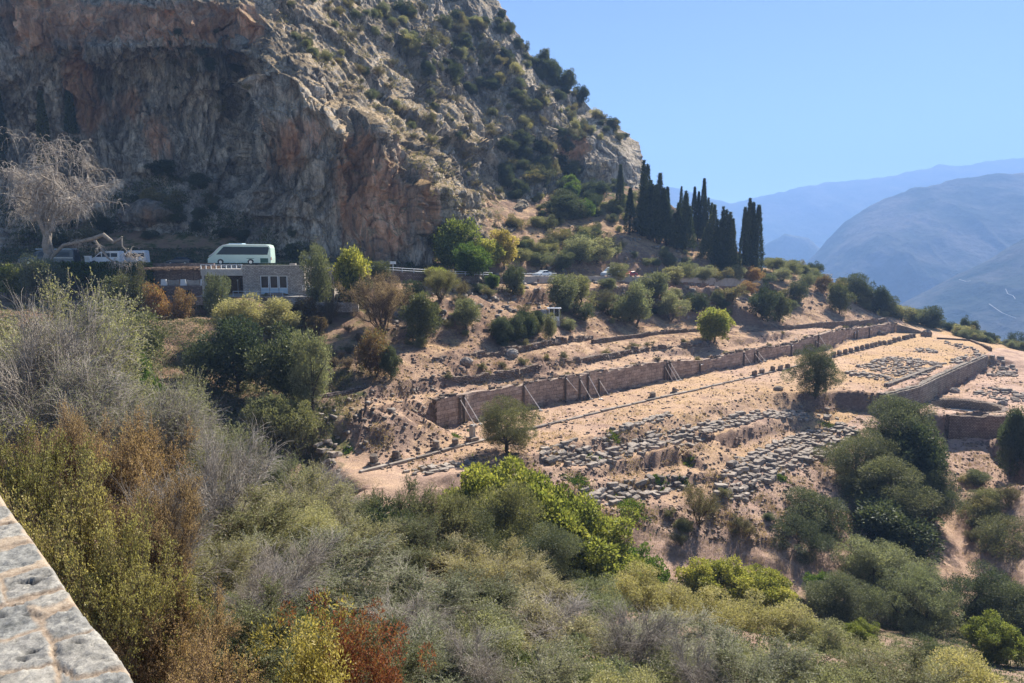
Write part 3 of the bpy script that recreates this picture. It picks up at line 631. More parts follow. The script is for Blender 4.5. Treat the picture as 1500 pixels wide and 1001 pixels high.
def ruin_wall(name, base, top, thick, mat, label, cat, seg=0.5, rag=0.25, blk=1.1, seed=0, rows=7, parent=None, amp=0.07, group=None):
    """base, top: lists of xyz / z along the face; the face looks to the right of the walking direction"""
    base = [np.asarray(b, float) for b in base]; S = [0.0]
    for a, b in zip(base[:-1], base[1:]): S.append(S[-1] + np.linalg.norm((b - a)[:2]))
    n = max(3, int(S[-1] / seg)); ss = np.linspace(0, S[-1], n + 1)
    bx = np.interp(ss, S, [b[0] for b in base]); by = np.interp(ss, S, [b[1] for b in base]); bz = np.interp(ss, S, [b[2] for b in base]); tz_ = np.interp(ss, S, top)
    tx = np.gradient(bx, ss); ty = np.gradient(by, ss); nrm = np.hypot(tx, ty); nx_, ny_ = ty / nrm, -tx / nrm
    blkn = _h(np.floor(ss / blk), np.floor(ss / blk) * 0, np.floor(ss / blk) * 0, seed) - 0.5
    tz_ = tz_ + rag * blkn * 2 * np.clip(fbm(ss / 7, 0, 0, 2, seed) + 0.6, 0.15, 1.3)
    V_ = []; UV = []
    for r in range(rows + 1):
        z = bz - 0.6 + (tz_ - bz + 0.6) * r / rows
        d = amp * fbm(bx * 1.2, by * 1.2, z * 1.6, 3, seed) * 2 + amp * 0.8 * blkn
        V_.append(np.stack([bx + nx_ * d, by + ny_ * d, z], 1)); UV.append(np.stack([ss, z], 1))
    zz = tz_ + 0.05 * fbm(bx * 2, by * 2, 0, 2, seed + 3)
    V_.append(np.stack([bx - nx_ * thick * 0.5, by - ny_ * thick * 0.5, zz], 1)); UV.append(np.stack([ss, zz + thick * .5], 1))
    V_.append(np.stack([bx - nx_ * thick, by - ny_ * thick, zz - 0.03], 1)); UV.append(np.stack([ss, zz + thick], 1))
    V_.append(np.stack([bx - nx_ * thick, by - ny_ * thick, bz - 0.6], 1)); UV.append(np.stack([ss, zz + thick + (zz - bz)], 1))
    R_ = len(V_); V_ = np.concatenate(V_); UV = np.concatenate(UV); m_ = n + 1
    ii = np.arange(R_ * m_).reshape(R_, m_)
    f = np.stack([ii[:-1, :-1], ii[:-1, 1:], ii[1:, 1:], ii[1:, :-1]], -1).reshape(-1, 4).tolist()
    f.append([ii[r, 0] for r in range(R_)]); f.append([ii[r, -1] for r in range(R_)][::-1])
    c = V_.mean(0); c[2] = bz.min()
    o = obj(name, mesh(name, V_ - c, [tuple(q) for q in f], mat, uv=UV), parent, c if parent is None else c - np.array(parent.location))
    if parent is None: tag(o, label, cat, group)
    return o

def block_me(name, l, w_, h, seed, mat, k=0.035):
    nl, nw, nh = 6, 4, 3; vs = {}; V_ = []; F = []
    def vid(i, j, q):
        key = (i, j, q)
        if key not in vs:
            x, y, z = i / nl * 2 - 1, j / nw * 2 - 1, q / nh * 2 - 1
            p = np.array([x, y, z]); e = sum(abs(t) > 0.99 for t in p); sh = 1 - (0.05 if e == 2 else 0.1 if e == 3 else 0)
            p = p * sh * np.array([l / 2, w_ / 2, h / 2])
            p = p + k * np.array([fbm(p[0] * 2.2, p[1] * 2.2, p[2] * 2.2 + t * 9, 3, seed) for t in (0, 1, 2)]) * 2.5
            p[2] += h / 2; vs[key] = len(V_); V_.append(p)
        return vs[key]
    for i in range(nl):
        for j in range(nw): F += [(vid(i, j, nh), vid(i + 1, j, nh), vid(i + 1, j + 1, nh), vid(i, j + 1, nh)), (vid(i, j, 0), vid(i, j + 1, 0), vid(i + 1, j + 1, 0), vid(i + 1, j, 0))]
    for i in range(nl):
        for q in range(nh): F += [(vid(i, 0, q), vid(i + 1, 0, q), vid(i + 1, 0, q + 1), vid(i, 0, q + 1)), (vid(i, nw, q), vid(i, nw, q + 1), vid(i + 1, nw, q + 1), vid(i + 1, nw, q))]
    for j in range(nw):
        for q in range(nh): F += [(vid(0, j, q), vid(0, j, q + 1), vid(0, j + 1, q + 1), vid(0, j + 1, q)), (vid(nl, j, q), vid(nl, j + 1, q), vid(nl, j + 1, q + 1), vid(nl, j, q + 1))]
    return V_, F
BLK = []
for i in range(10):
    l, w_, h = [(1.35, .62, .42), (1.1, .7, .4), (1.5, .6, .5), (.9, .65, .38), (1.2, .55, .34), (.75, .7, .45), (1.0, .5, .3), (1.3, .7, .36), (.7, .5, .4), (1.15, .6, .5)][i]
    v_, f_ = block_me("b", l, w_, h, i * 11, M_STONE, 0.05 if i % 2 else 0.035); BLK.append((np.array(v_), f_, mesh("stone_block", v_, f_, M_STONE)))

# ---- main retaining wall of the upper terrace, with its steel braces
mw = ruin_wall("retaining_wall", WB[2:], [p[2] for p in WT[2:]], 1.0, M_ASH, "long pinkish ancient retaining wall of squared blocks behind the upper terrace", "retaining wall", 0.4, 0.42, 1.3, 3)
wu = [p[0] for p in base_pts]; wy_ = [p[1] for p in WB]
def wall_at(u): return PZ(u, np.interp(u, wu, [p[1] for p in base_pts]), Z0)
braces = [((673, 586), (695, 624)), ((679, 582), (704, 623)), ((766, 565), (792, 602)), ((827, 554), (850, 586)), ((848, 557), (866, 585)), ((860, 551), (880, 585)), ((876, 558), (891, 578)),
 ((972, 538), (985, 558)), ((976, 534), (992, 558)), ((980, 532.6), (997, 557)), ((1024, 535), (1034, 546)), ((1088, 519), (1100, 535)), ((1104, 519), (1115, 532)), ((1108, 516), (1120, 531)),
 ((1158, 508), (1165, 516)), ((1193, 501), (1203, 513)), ((1197, 492), (1214, 513)), ((1250, 489), (1256, 496)), ((1254, 487), (1260, 495)), ((1272, 482), (1280, 492))]
bl = ["one of the close pair at the near end of the long wall", "one of the close pair at the near end of the long wall", "standing alone behind the round olive tree on the terrace",
 "first of the four props standing side by side on the long wall", "second of the four props standing side by side on the long wall", "third of the four props standing side by side on the long wall", "last and shortest of the four props standing side by side"]
for i, (tp, ft) in enumerate(braces):
    foot = PZ(ft[0], ft[1], Z0); foot[2] = gh(foot[0], foot[1])
    wp = wall_at(tp[0]); top = PD(tp[0], tp[1], wp[1] - 0.15)
    lab = bl[i] if i < 7 else ("one of three at the highest bump of the long wall" if i < 10 else "thin short prop alone on the middle of the long wall" if i == 10 else "one of three on the far half of the long wall" if i < 14 else "small prop just behind the crown of the dark olive tree" if i == 14 else "one of the tall far pair on the long wall" if i < 17 else "one of the small cluster nearest the wall's far end")
    e = empty("wall_brace", wp - np.array(UPH.tolist() + [0]) * 0.2)
    tag(e, "white steel prop, " + lab, "wall brace", "steel props holding up the ancient wall")
    o0 = Vector(e.location); f = Vector(foot) - o0; t = Vector(top) - o0
    g0 = gh(wp[0], wp[1] - 0.2) - o0.z
    MB().box(-0.13, 0.13, -0.13, 0.13, -0.2, max(t.z, 0.8) + 0.35).build("post", M_STEELD, e)
    MB().tube([(0.05, -0.15, t.z + 0.02), (f.x, f.y, f.z + 0.12)], 0.06, 8).build("strut", M_STRUT, e)
    MB().box(f.x - 0.3, f.x + 0.3, f.y - 0.3, f.y + 0.3, f.z - 0.15, f.z + 0.14).build("foot_block", M_CONC, e)
# rough masonry cap stones along the wall top
mbr = MB(); cl = np.array(mw.location)
for s in np.arange(0, 190, 0.95):
    i = 2; acc = 0
    q, hd = along(WT[2:], s)
    if fbm(np.array([s / 9.0]), 0, 0, 2, 8)[0] + rnd.uniform(-.2, .2) < -0.05: continue
    v_, f_, _ = BLK[rnd.randrange(10)]; sc = rnd.uniform(0.45, 0.95); a = hd + rnd.uniform(-.5, .5); ca, sa = math.cos(a), math.sin(a)
    w_off = rnd.uniform(-0.1, 1.0); cx = q[0] + UPH[0] * w_off; cy = q[1] + UPH[1] * w_off; zc = q[2] - 0.15 + rnd.uniform(0, .2)
    mbr.add([(cx + (x * ca - y * sa) * sc - cl[0], cy + (x * sa + y * ca) * sc - cl[1], zc + z * sc - cl[2]) for x, y, z in v_], f_)
mbr.build("rubble_cap", stone_mat("cap_rubble", (0.12, .10, .085), (0.22, .185, .155), (0.33, .29, .25)), mw)

# ---- palaestra wall, lower walls, rear walls
ruin_wall("terrace_wall", PW, [Z0 + .15] * len(PW), 0.9, M_ASH2, "high grey block wall holding the far terrace above the round basin", "stone wall", 0.5, 0.2, 1.3, 5)
# the face must start from the lower ground
EXTR = [np.array([p[0], p[1], -26.5]) for p in PW]
o = ruin_wall("terrace_wall_face", [p + np.array([AX[1], -AX[0], 0]) * 0.35 for p in EXTR], [Z0 - 0.05] * 5, 0.3, M_ASH2, None, None, 0.5, 0.08, 1.3, 6, rows=8)
tw = [x for x in bpy.data.objects if x.name == "terrace_wall"][0]; o.parent = tw; o.location = Vector(o.location) - Vector(tw.location); o.name = "wall_face"
for kk, dv in (("kerb_course", (-1.2, 0.0)),):
    pass
p0, p1 = PZ(1305, 568, Z0), PZ(1375, 541, Z0)
ruin_wall("stone_course", [p0 + np.array([-AX[1], AX[0], 0]) * 0.4, p1 + np.array([-AX[1], AX[0], 0]) * 0.4], [Z0 + .55] * 2, 0.8, M_ASH2, "low double course of dressed grey blocks along the top of the far terrace wall", "stone course", 0.4, 0.12, 1.4, 8)
ruin_wall("basin_terrace_wall", [p for p in [PZ(1385, 611, -26.8), PZ(1440, 611, -26.9), PZ(1530, 612, -27)]] and [np.array([p[0] + .2, p[1] - .8, -30.3]) for p in [PZ(1385, 611, -26.8), PZ(1440, 611, -26.9), PZ(1530, 612, -27)]], [-26.55, -26.6, -26.8], 1.0, M_RUB, "dark shaded rubble wall dropping below the round basin", "stone wall", 0.5, 0.25, 0.9, 12, rows=8)
e = empty("round_basin", (BAS[0], BAS[1], -28.6)); tag(e, "sunken round stone bathing basin on the lower right terrace", "stone basin")
mb = MB(); n = 40
prof = [(5.3, 0.0), (5.35, 1.75), (5.9, 1.95), (6.3, 1.9), (6.35, 0.0)]
vs = []
for i in range(n):
    a = 2 * math.pi * i / n
    for j, (r_, z) in enumerate(prof): r2 = r_ + 0.06 * rnd.uniform(-1, 1); vs.append((r2 * math.cos(a), r2 * math.sin(a), z + (rnd.uniform(-.12, .1) if 0 < j < 4 else 0)))
m5 = len(prof); fs = [(i * m5 + j, i * m5 + j + 1, ((i + 1) % n) * m5 + j + 1, ((i + 1) % n) * m5 + j) for i in range(n) for j in range(m5 - 1)]
obj("ring_wall", mesh("ring_wall", vs, fs, M_RUB, uv=[(math.atan2(p[1], p[0]) * 5.5, p[2]) for p in vs]), e)
mb = MB(); mb.add([(5.32 * math.cos(2 * math.pi * i / n), 5.32 * math.sin(2 * math.pi * i / n), 0.12) for i in range(n)], [tuple(range(n))]); mb.build("basin_floor", M_CONC, e)

S1 = Z([(470, 604, -19.0), (540, 588, -18.9), (600, 576, -18.6), (650, 568, -18.5), (690, 562, -18.4)])
ruin_wall("rear_wall", S1, [-16.9, -17.0, -17.0, -17.1, -17.3], 0.8, M_RUB, "rough rubble wall behind the near end of the long pink wall", "stone wall", 0.4, 0.25, 0.6, 21)
S2 = Z([(1080, 494, -18.7), (1140, 486, -18.5), (1200, 479, -18.3), (1260, 474, -19), (1300, 470, -19.6)])
ruin_wall("rear_wall", S2, [-17.6, -17.5, -17.2, -18.2, -18.7], 0.8, M_RUB, "low broken rubble wall above the far end of the long pink wall", "stone wall", 0.4, 0.3, 0.6, 22)
ruin_wall("scarp_wall", Z([(690, 561, -18.3), (760, 551, -18.25), (850, 533.5, -18.3), (930, 519, -18.5), (1040, 507, -18.7)]), [-17.4, -17.2, -17.3, -17.6, -17.9], .9, M_RUB, "eroded rubble scarp running just behind the middle of the long wall", "stone wall", .35, .45, .8, 31, amp=.25)
ruin_wall("scarp_wall", Z([(640, 533, -15.7), (720, 523, -16.2), (800, 509, -15.95), (870, 497, -16)]), [-14.8, -15.2, -15.0, -15.2], .9, M_RUB, "eroded rubble scarp between the trough and the ticket hut", "stone wall", .35, .45, .8, 32, amp=.25)
ruin_wall("scarp_wall", Z([(680, 492, -13.2), (760, 484, -13.2), (790, 480, -13.1)]), [-12.4, -12.4, -12.4], .9, M_RUB, "short broken wall behind the clipped shrubs", "stone wall", .35, .4, .8, 33, amp=.2)
ruin_wall("scarp_wall", Z([(870, 466, -13), (950, 452, -12.8), (1050, 445, -13), (1110, 441, -13)]), [-12.2, -12.0, -12.3, -12.4], .9, M_RUB, "long eroded scarp right of the ticket hut below the olives", "stone wall", .4, .45, .9, 34, amp=.25)
S3 = Z([(640, 552, -17.2), (720, 545, -17.0), (790, 538, -17.1), (850, 525, -17.2), (900, 514, -17.4)])
ruin_wall("field_wall", Z([(870, 502, -16.2), (930, 494, -16.4), (980, 488, -16.6), (1040, 484, -17)]), [-15.6, -15.9, -15.9, -16.7], 0.7, M_RUB, "short rubble terrace wall on the straw slope left of the lime green tree", "stone wall", 0.4, 0.3, 0.6, 23)
FE = Z([(1313, 482, -21.5), (1345, 488, -23)])
ruin_wall("end_wall", [PZ(1313, 487, -23), PZ(1352, 489, -23)], [-20.6, -22.3], 0.8, M_ASH2, "low end wall closing the far end of the long terrace", "stone wall", 0.4, 0.2, 1.0, 25)
ruin_wall("boundary_wall", Z([(1372, 497, -23), (1420, 500, -23), (1450, 512, -23)]), [-22.5, -22.5, -22.5], 0.5, M_RUB, "thin low wall along the rim of the far right terrace", "stone wall", 0.4, 0.15, 0.6, 26)
e = empty("concrete_trough", PZ(645, 556, -17.6)); tag(e, "L shaped pale concrete trough edge at the head of the rear wall", "trough")
MB().box(-1.9, 2.0, -.2, .2, -.8, .55).build("long_side", M_CONC, e, bevel=0.03); MB().box(-2.1, -1.7, .2, 3.2, -.8, .7, rz=0.35, c=(-1.9, .2)).build("short_side", M_CONC, e, bevel=0.03)

# ---- kerb line of the colonnade and its stumps
KL = Z([(523.6, 696), (612, 673), (704, 648), (793, 625.6), (860, 609), (938, 590.6), (1050, 565), (1108, 551.5), (1165, 538), (1218.7, 524), (1290, 506), (1345, 493)], Z0)
KLEN = sum(np.linalg.norm(b - a) for a, b in zip(KL[:-1], KL[1:]))
KM = []
for i in range(4):
    v_, f_ = block_me("k", 3.55, 0.5, 0.26, 200 + i, M_STONE, 0.02); KM.append(mesh("kerb_stone", v_, f_, stone_mat("kerb_stone_%d" % i, (0.17, .15, .13), (0.29, .26, .23), (0.4, .37, .33), 1.5, .03)))
s = 2.0; i = 0
while s < KLEN - 2:
    q, hd = along(KL, s); u_, v_ = pix(q)
    if not (1112 < u_ < 1205 and i % 3 == 1):
        o = obj("kerb_stone", KM[i % 4], None, (q[0], q[1], gh(q[0], q[1]) - 0.02 + rnd.uniform(-.03, .04))); o.rotation_euler = (rnd.uniform(-.02, .02), rnd.uniform(-.01, .01), hd + rnd.uniform(-.015, .015))
        where = "left of the tall pedestal" if u_ < 700 else "between round olive and low stumps" if u_ < 1000 else "beyond the two low stumps" if u_ < 1160 else "under the far close row of stumps"
        tag(o, "flat pale kerb stone of the colonnade, " + where, "kerb stone", "kerb stones of the colonnade, " + where)
    s += 3.75; i += 1
M_STUMP = stone_mat("stump_stone", (0.13, .11, .095), (0.24, .205, .175), (0.34, .3, .26), 3, 0.04)
def stump(u, v, h, r_, label, group=None, tall=False, seed=0):
    h *= 1.3; r_ *= 1.25
    p = PZ(u, v, Z0); e = empty("column_stump", (p[0], p[1], gh(p[0], p[1]) - 0.05)); tag(e, label, "column stump", group)
    e.rotation_euler = (0, 0, AXR + rnd.uniform(-.1, .1)); pr = random.Random(seed)
    v_, f_ = block_me("p", r_ * 2.4, r_ * 2.3, h * 0.3, seed, M_STUMP, 0.02); obj("plinth", mesh("plinth", v_, f_, M_STUMP), e)
    mb = MB(); rr = r_ * (0.72 if tall else 0.95); zz = [h * .28, h * .5, h * .75, h * .93, h]; rad = [rr * pr.uniform(.93, 1.05) for _ in zz]; rad[-1] *= .7
    mb.tube([(pr.uniform(-.03, .03), pr.uniform(-.03, .03), z) for z in zz], rad, 9 if not tall else 4); mb.build("drum", M_CONC if tall else M_STUMP, e)
stump(548, 684, 0.95, .38, "squat grey column stump nearest the left end of the kerb line", seed=1)
stump(580, 677, 0.9, .38, "second squat column stump from the left end of the kerb line", seed=2)
stump(639, 662.5, 0.95, .36, "rounded dark column stump midway between second stump and tall pedestal", seed=3)
stump(667, 656.5, 0.8, .36, "low square stump just left of the tall pale pedestal", seed=4)
stump(692, 648.5, 1.75, .42, "tall pale stone pedestal on kerb line left of the round olive tree", seed=5, tall=True)
stump(956, 584, 0.75, .4, "low square stump, left one of a pair in mid terrace", seed=6)
stump(988, 576, 0.7, .38, "low dark stump, right one of a pair in mid terrace", seed=7)
for i, (u, v) in enumerate([(1105, 551.5), (1116, 548.5), (1132, 545), (1143, 543), (1153.5, 540.5)]):
    stump(u, v, 0.85, .42, "dark round column stump in the row of five left of the dark olive tree", "five column stumps left of the dark olive tree", seed=20 + i)
for i, u in enumerate([1221, 1229.5, 1238, 1246, 1255, 1262.5, 1270, 1277, 1282, 1289, 1295.5, 1303, 1310, 1316.5, 1324, 1329, 1334, 1338]):
    stump(u, np.interp(u, [1218.7, 1290, 1345], [524, 506, 493]), 0.95, .45, "dark round column stump in the close row on the far kerb line", "close row of column stumps on the far kerb line", seed=40 + i)

# ---- laid out blocks
def inside(x, y, poly):
    c = False; n = len(poly); j = n - 1
    for i in range(n):
        xi, yi = poly[i][:2]; xj, yj = poly[j][:2]
        if (yi > y) != (yj > y) and x < (xj - xi) * (y - yi) / (yj - yi + 1e-12) + xi: c = not c
        j = i
    return c
cands = []
def field(px, z, ds, dw, lab, grp, skip=0.08, sc=1.0, jit=0.15, rot=0.0):
    poly = [PZ(u, v, z)[:2] for u, v in px]; a0 = AXR + rot; ca, sa = math.cos(a0), math.sin(a0)
    st = [(p[0] * ca + p[1] * sa, -p[0] * sa + p[1] * ca) for p in poly]
    s0, s1 = min(p[0] for p in st), max(p[0] for p in st); w0, w1 = min(p[1] for p in st), max(p[1] for p in st)
    w_ = w0 + dw * .4
    while w_ < w1:
        s_ = s0 + rnd.uniform(0, ds)
        while s_ < s1:
            x = s_ * ca - w_ * sa; y = s_ * sa + w_ * ca
            if inside(x, y, poly) and rnd.random() > skip:
                k = rnd.randrange(10); cands.append((x + rnd.uniform(-jit, jit), y + rnd.uniform(-jit, jit), k, a0 + rnd.gauss(0, .22) + (math.pi / 2 if rnd.random() < .15 else 0), sc * rnd.choice([rnd.uniform(.4, .7), rnd.uniform(.6, .95), rnd.uniform(.85, 1.2)]), lab, grp))
            s_ += ds * rnd.uniform(.85, 1.3)
        w_ += dw
field([(1042, 726), (1072, 690), (1110, 671), (1165, 650), (1240, 632), (1262, 640), (1225, 660), (1185, 678), (1120, 704), (1065, 728)], -27.9, 1.02, .66, "grey ancient block in the broad field of blocks beside the big dark tree clump", "broad field of stone blocks beside the big dark tree clump", 0.04, 1.12)
field([(800, 681), (870, 665), (950, 643), (950, 662), (870, 681), (805, 686)], -24.5, 1.02, .66, "grey ancient block in the long middle band of blocks below the terrace edge", "long middle band of stone blocks below the terrace edge", 0.08, 1.1)
field([(950, 642), (1050, 620), (1110, 604), (1180, 598), (1192, 610), (1120, 613), (1060, 631), (1010, 648), (950, 662)], -24.7, 1.02, .66, "grey ancient block in the long middle band of blocks below the terrace edge", "long middle band of stone blocks below the terrace edge", 0.08, 1.1)
field([(785, 662), (840, 646), (850, 650), (905, 627), (980, 606), (990, 611), (905, 634), (850, 655), (790, 668)], Z0, .95, .62, "dark ancient block in the broken row along the upper terrace edge", "broken row of blocks along the upper terrace edge", .12)
field([(595, 690), (640, 680), (690, 674), (705, 680), (640, 694), (600, 700)], Z0, 1.0, .75, "small rough block in the short row on the near terrace left of the round olive", "short row of rough blocks on the near terrace", .12, .9)
field([(845, 735), (920, 718), (998, 702), (1005, 711), (940, 728), (870, 747)], -27.2, 1.0, .65, "grey ancient block in the lowest short double row above the slope", "lowest short double row of blocks", .1, 1.1)
field([(1255, 537), (1300, 523), (1330, 527), (1368, 545), (1335, 556), (1290, 548)], Z0, 1.25, .95, "upright grey block in the dense square patch of blocks on the far terrace", "dense square patch of blocks on the far terrace", .08)
field([(1237, 547), (1250, 543), (1315, 555), (1312, 561), (1290, 558), (1245, 551)], Z0, 1.2, .8, "grey block in the single row in front of the dense patch on the far terrace", "single row of blocks in front of the dense patch", .05)
field([(1295, 527), (1320, 523), (1383, 533), (1380, 539), (1330, 531)], Z0, 1.2, .9, "grey block in the straight row behind the dense patch on the far terrace", "straight row of blocks behind the dense patch", .05)
field([(1335, 516), (1350, 508), (1376, 512), (1370, 518)], Z0, 1.3, 1.0, "grey block in the small heap beyond the dense patch on the far terrace", "small heap of blocks beyond the dense patch", .1, 1.1)
field([(1386, 556), (1400, 546), (1444, 535), (1445, 543), (1410, 558)], -26.5, 1.4, 1.0, "grey block in the row at the foot of the far terrace wall", "row of blocks at the foot of the far terrace wall", .05, 1.2)
field([(1440, 530), (1455, 523), (1492, 532), (1490, 541), (1460, 540)], -24.2, 1.4, 1.1, "grey block in the jumbled heap at the right end of the far terrace wall", "jumbled heap of blocks at the right end of the terrace wall", .1, 1.3, .4)
field([(1428, 578), (1440, 569), (1530, 583), (1530, 590), (1470, 586)], -26.5, 1.4, 1.0, "dark block in the low row behind the round basin", "low row of blocks behind the round basin", .05, 1.2, rot=-1.0)
field([(1385, 500), (1440, 512), (1436, 516), (1384, 504)], Z0, 1.6, 1.1, "grey block in the loose line near the rim of the far terrace", "loose line of blocks near the terrace rim", .2, 1.1)
field([(1175, 594), (1225, 598), (1230, 606), (1172, 602)], -25.2, 1.6, 1.3, "pale block lying in the hollow under the dark olive tree", "pale blocks in the hollow under the dark olive tree", .2, 1.2)
field([(452, 632), (480, 640), (515, 690), (530, 712), (515, 716), (478, 680)], -21.5, .9, .8, "rough pale rock in the rubble bank at the near end of the terrace", "rubble bank rocks at the near end of the terrace", .1, 1.0, .4, .5)
cands = [c for c in cands if not (c[0] > 200)]
cands.sort(key=lambda c: c[0] ** 2 + c[1] ** 2)
rest = MB()
for i, (x, y, k, a, sc, lab, grp) in enumerate(cands):
    z = gh(x, y) - 0.07
    if i < 296:
        o = obj("stone_block", BLK[k][2], None, (x, y, z)); o.rotation_euler = (rnd.gauss(0, .11), rnd.gauss(0, .10), a); o.scale = (sc, sc, sc * rnd.uniform(.8, 1.15)); tag(o, lab, "stone block", grp)
    else:
        ca, sa = math.cos(a), math.sin(a); hz = rnd.uniform(.8, 1.2)
        rest.add([(x + (p[0] * ca - p[1] * sa) * sc, y + (p[0] * sa + p[1] * ca) * sc, z + p[2] * sc * hz) for p in BLK[k][0]], BLK[k][1])
print("blocks", len(cands))
tag(rest.build("far_stone_blocks", M_STONE), "further ancient stone blocks lying in rows on the far terraces", "stone blocks", None, 'stuff')

def boulder(u, v, size, label, z=None, bvh=None, mat=None, sq=(1, .8, .7), seed=0, name="boulder", group=None, cat="boulder"):
    p = hit(u, v, bvh)
    if p is None: return
    n1, n2 = 26, 16; V_ = []
    for j in range(n2 + 1):
        for i in range(n1):
            th = math.pi * j / n2; ph = 2 * math.pi * i / n1; q = np.array([math.sin(th) * math.cos(ph), math.sin(th) * math.sin(ph), math.cos(th)])
            V_.append(q)
    V_ = np.array(V_); d = 1 + .25 * fbm(V_[:, 0] * 1.5, V_[:, 1] * 1.5, V_[:, 2] * 1.5, 4, seed) + .12 * ridged(V_[:, 0] * 3, V_[:, 1] * 3, V_[:, 2] * 3, 2, seed + 5)
    V_ = V_ * d[:, None] * np.array(sq) * size / 2
    F = [(j * n1 + i, (j + 1) * n1 + i, (j + 1) * n1 + (i + 1) % n1, j * n1 + (i + 1) % n1) for j in range(n2) for i in range(n1)]
    o = obj(name, mesh(name, V_, F, mat or M_STONE), None, p + np.array([0, 0, size * sq[2] * .2])); tag(o, label, cat, group); return o
boulder(1357, 493, 3.0, "large dark boulder standing upright on the far terrace behind the dense patch", seed=3, sq=(1, .8, .9), mat=M_STUMP)
boulder(1289, 491, 3.4, "long dark rock slab lying beside the far end of the long wall", seed=4, sq=(1, .6, .45), mat=M_STUMP)
boulder(1140, 572, 1.6, "single dark rock on the terrace edge left of the dark olive tree", seed=5, mat=M_STUMP)
boulder(748, 521, 2.4, "grey rock outcrop on the straw scarp below the dark clipped hedge", seed=6)
boulder(683, 533, 2.0, "grey rock beside the path bend above the concrete trough", seed=7)
boulder(1091, 735, 1.0, "small lone rock on the bare slope below the field of blocks", seed=8)
boulder(215, 322, 12, "big pale rounded boulder at the cliff foot right of the bare tree", seed=9, bvh=CB, sq=(1, .7, .5), mat=rock_m)
boulder(1398, 575, 1.8, "rough upright block beside the left rim of the round basin", seed=10)
boulder(1468, 593, 1.7, "fallen block just right of the round basin", seed=11)

# ---- buildings by the road
def frame_rail(e, x0, x1, y, z, h, n, r_=0.035, mat=None, name="railing"):
    mb = MB(); mb.tube([(x0, y, z + h), (x1, y, z + h)], r_, 6); mb.tube([(x0, y, z + h * .5), (x1, y, z + h * .5)], r_ * .8, 6)
    for i in range(n + 1): x = x0 + (x1 - x0) * i / n; mb.tube([(x, y, z - .1), (x, y, z + h)], r_, 6)
    return mb.build(name, mat or M_WHITE, e)
def wall_with_uv(mb_pts, name, mat, e):
    """axis aligned box with UVs in metres: (x0,x1,y0,y1,z0,z1)"""
    V_ = []; F = []; UV = []
    for (x0, x1, y0, y1, z0, z1) in mb_pts:
        for quad, uvf in (([(x0, y0, z0), (x1, y0, z0), (x1, y0, z1), (x0, y0, z1)], lambda p: (p[0], p[2])), ([(x1, y1, z0), (x0, y1, z0), (x0, y1, z1), (x1, y1, z1)], lambda p: (p[0], p[2])),
                          ([(x0, y1, z0), (x0, y0, z0), (x0, y0, z1), (x0, y1, z1)], lambda p: (p[1], p[2])), ([(x1, y0, z0), (x1, y1, z0), (x1, y1, z1), (x1, y0, z1)], lambda p: (p[1], p[2])),
                          ([(x0, y0, z1), (x1, y0, z1), (x1, y1, z1), (x0, y1, z1)], lambda p: (p[0], p[1])), ([(x0, y1, z0), (x1, y1, z0), (x1, y0, z0), (x0, y0, z0)], lambda p: (p[0], p[1]))):
            n = len(V_); V_ += quad; F.append((n, n + 1, n + 2, n + 3)); UV += [uvf(p) for p in quad]
    return obj(name, mesh(name, V_, F, mat, uv=UV), e)
BX, BY, BZ = -45.2, 115.0, -6.4
e = empty("stone_cafe", (BX, BY, BZ)); tag(e, "low flat roofed stone house under the coach with three pale blue glazed doors", "house")
W_, H_ = 10.4, 4.75
wall_with_uv([(0, 2.85, 0, .45, -.6, H_), (2.85, 7.5, 0, .45, 3.25, H_), (7.5, W_, 0, .45, -.6, H_), (0, .45, .45, 7, -.6, H_), (W_ - .45, W_, .45, 7, -.6, H_), (.45, W_ - .45, 6.5, 7, -.6, H_)], "wall", M_HOUSE, e)
MB().box(.46, W_ - .46, .46, 6.49, H_ - .5, H_ - .25).build("roof", M_CONC, e)
mb = MB(); mb.box(-.08, W_ + .08, -.08, .5, H_, H_ + .1); mb.build("coping", M_CONC, e)
MB().box(2.7, 7.65, -.06, .3, 3.1, 3.25).build("lintel", M_CONC, e)
MB().box(.5, W_ - .5, .5, 6.4, -.2, 0).build("floor", M_CONC, e)
for i in range(3):
    x0 = 2.9 + i * 1.55; x1 = x0 + 1.45
    d_ = MB().box(x0, x1, .14, .2, 0, .98).build("door", M_BLUE, e)
    f = MB(); f.box(x0, x0 + .13, .1, .22, .98, 3.1); f.box(x1 - .13, x1, .1, .22, .98, 3.1); f.box(x0 + .13, x1 - .13, .1, .22, 2.98, 3.1); f.box(x0 + .13, x1 - .13, .1, .22, .98, 1.08); f.build("frame", M_WHITE, d_)
    MB().box(x0 + .14, x1 - .14, .15, .17, 1.08, 2.98).build("pane", M_GLASS, d_)
mb = MB(); mb.box(7.6, 8.6, 1.0, 1.7, H_ - .2, H_ + .38); mb.build("roof_vent", M_CONC, e)
frame_rail(e, -.8, 7.4, -2.3, -.3, .9, 4)
wall_with_uv([(-6.5, 12.3, -3.4, -.02, -1.6, -.28)], "terrace_base", M_HOUSE, e)
MB().box(-6.6, 12.4, -3.5, -.02, -.28, -.2).build("paving", M_CONC, e)
e = empty("cafe_canopy", (-52.3, BY, BZ)); tag(e, "pale concrete canopy with white balustrade over a dark opening left of the stone house", "canopy")
MB().box(0, 7.05, .2, 6.5, 3.1, 4.2).build("slab", M_CONC, e)
for x in (0.1, 3.0): MB().box(x, x + .4, .3, .7, -.4, 3.1).build("pillar", M_CONC, e)
wall_with_uv([(0, 7.0, 5.6, 6.4, -.4, 3.1)], "back_wall", M_RUB, e)
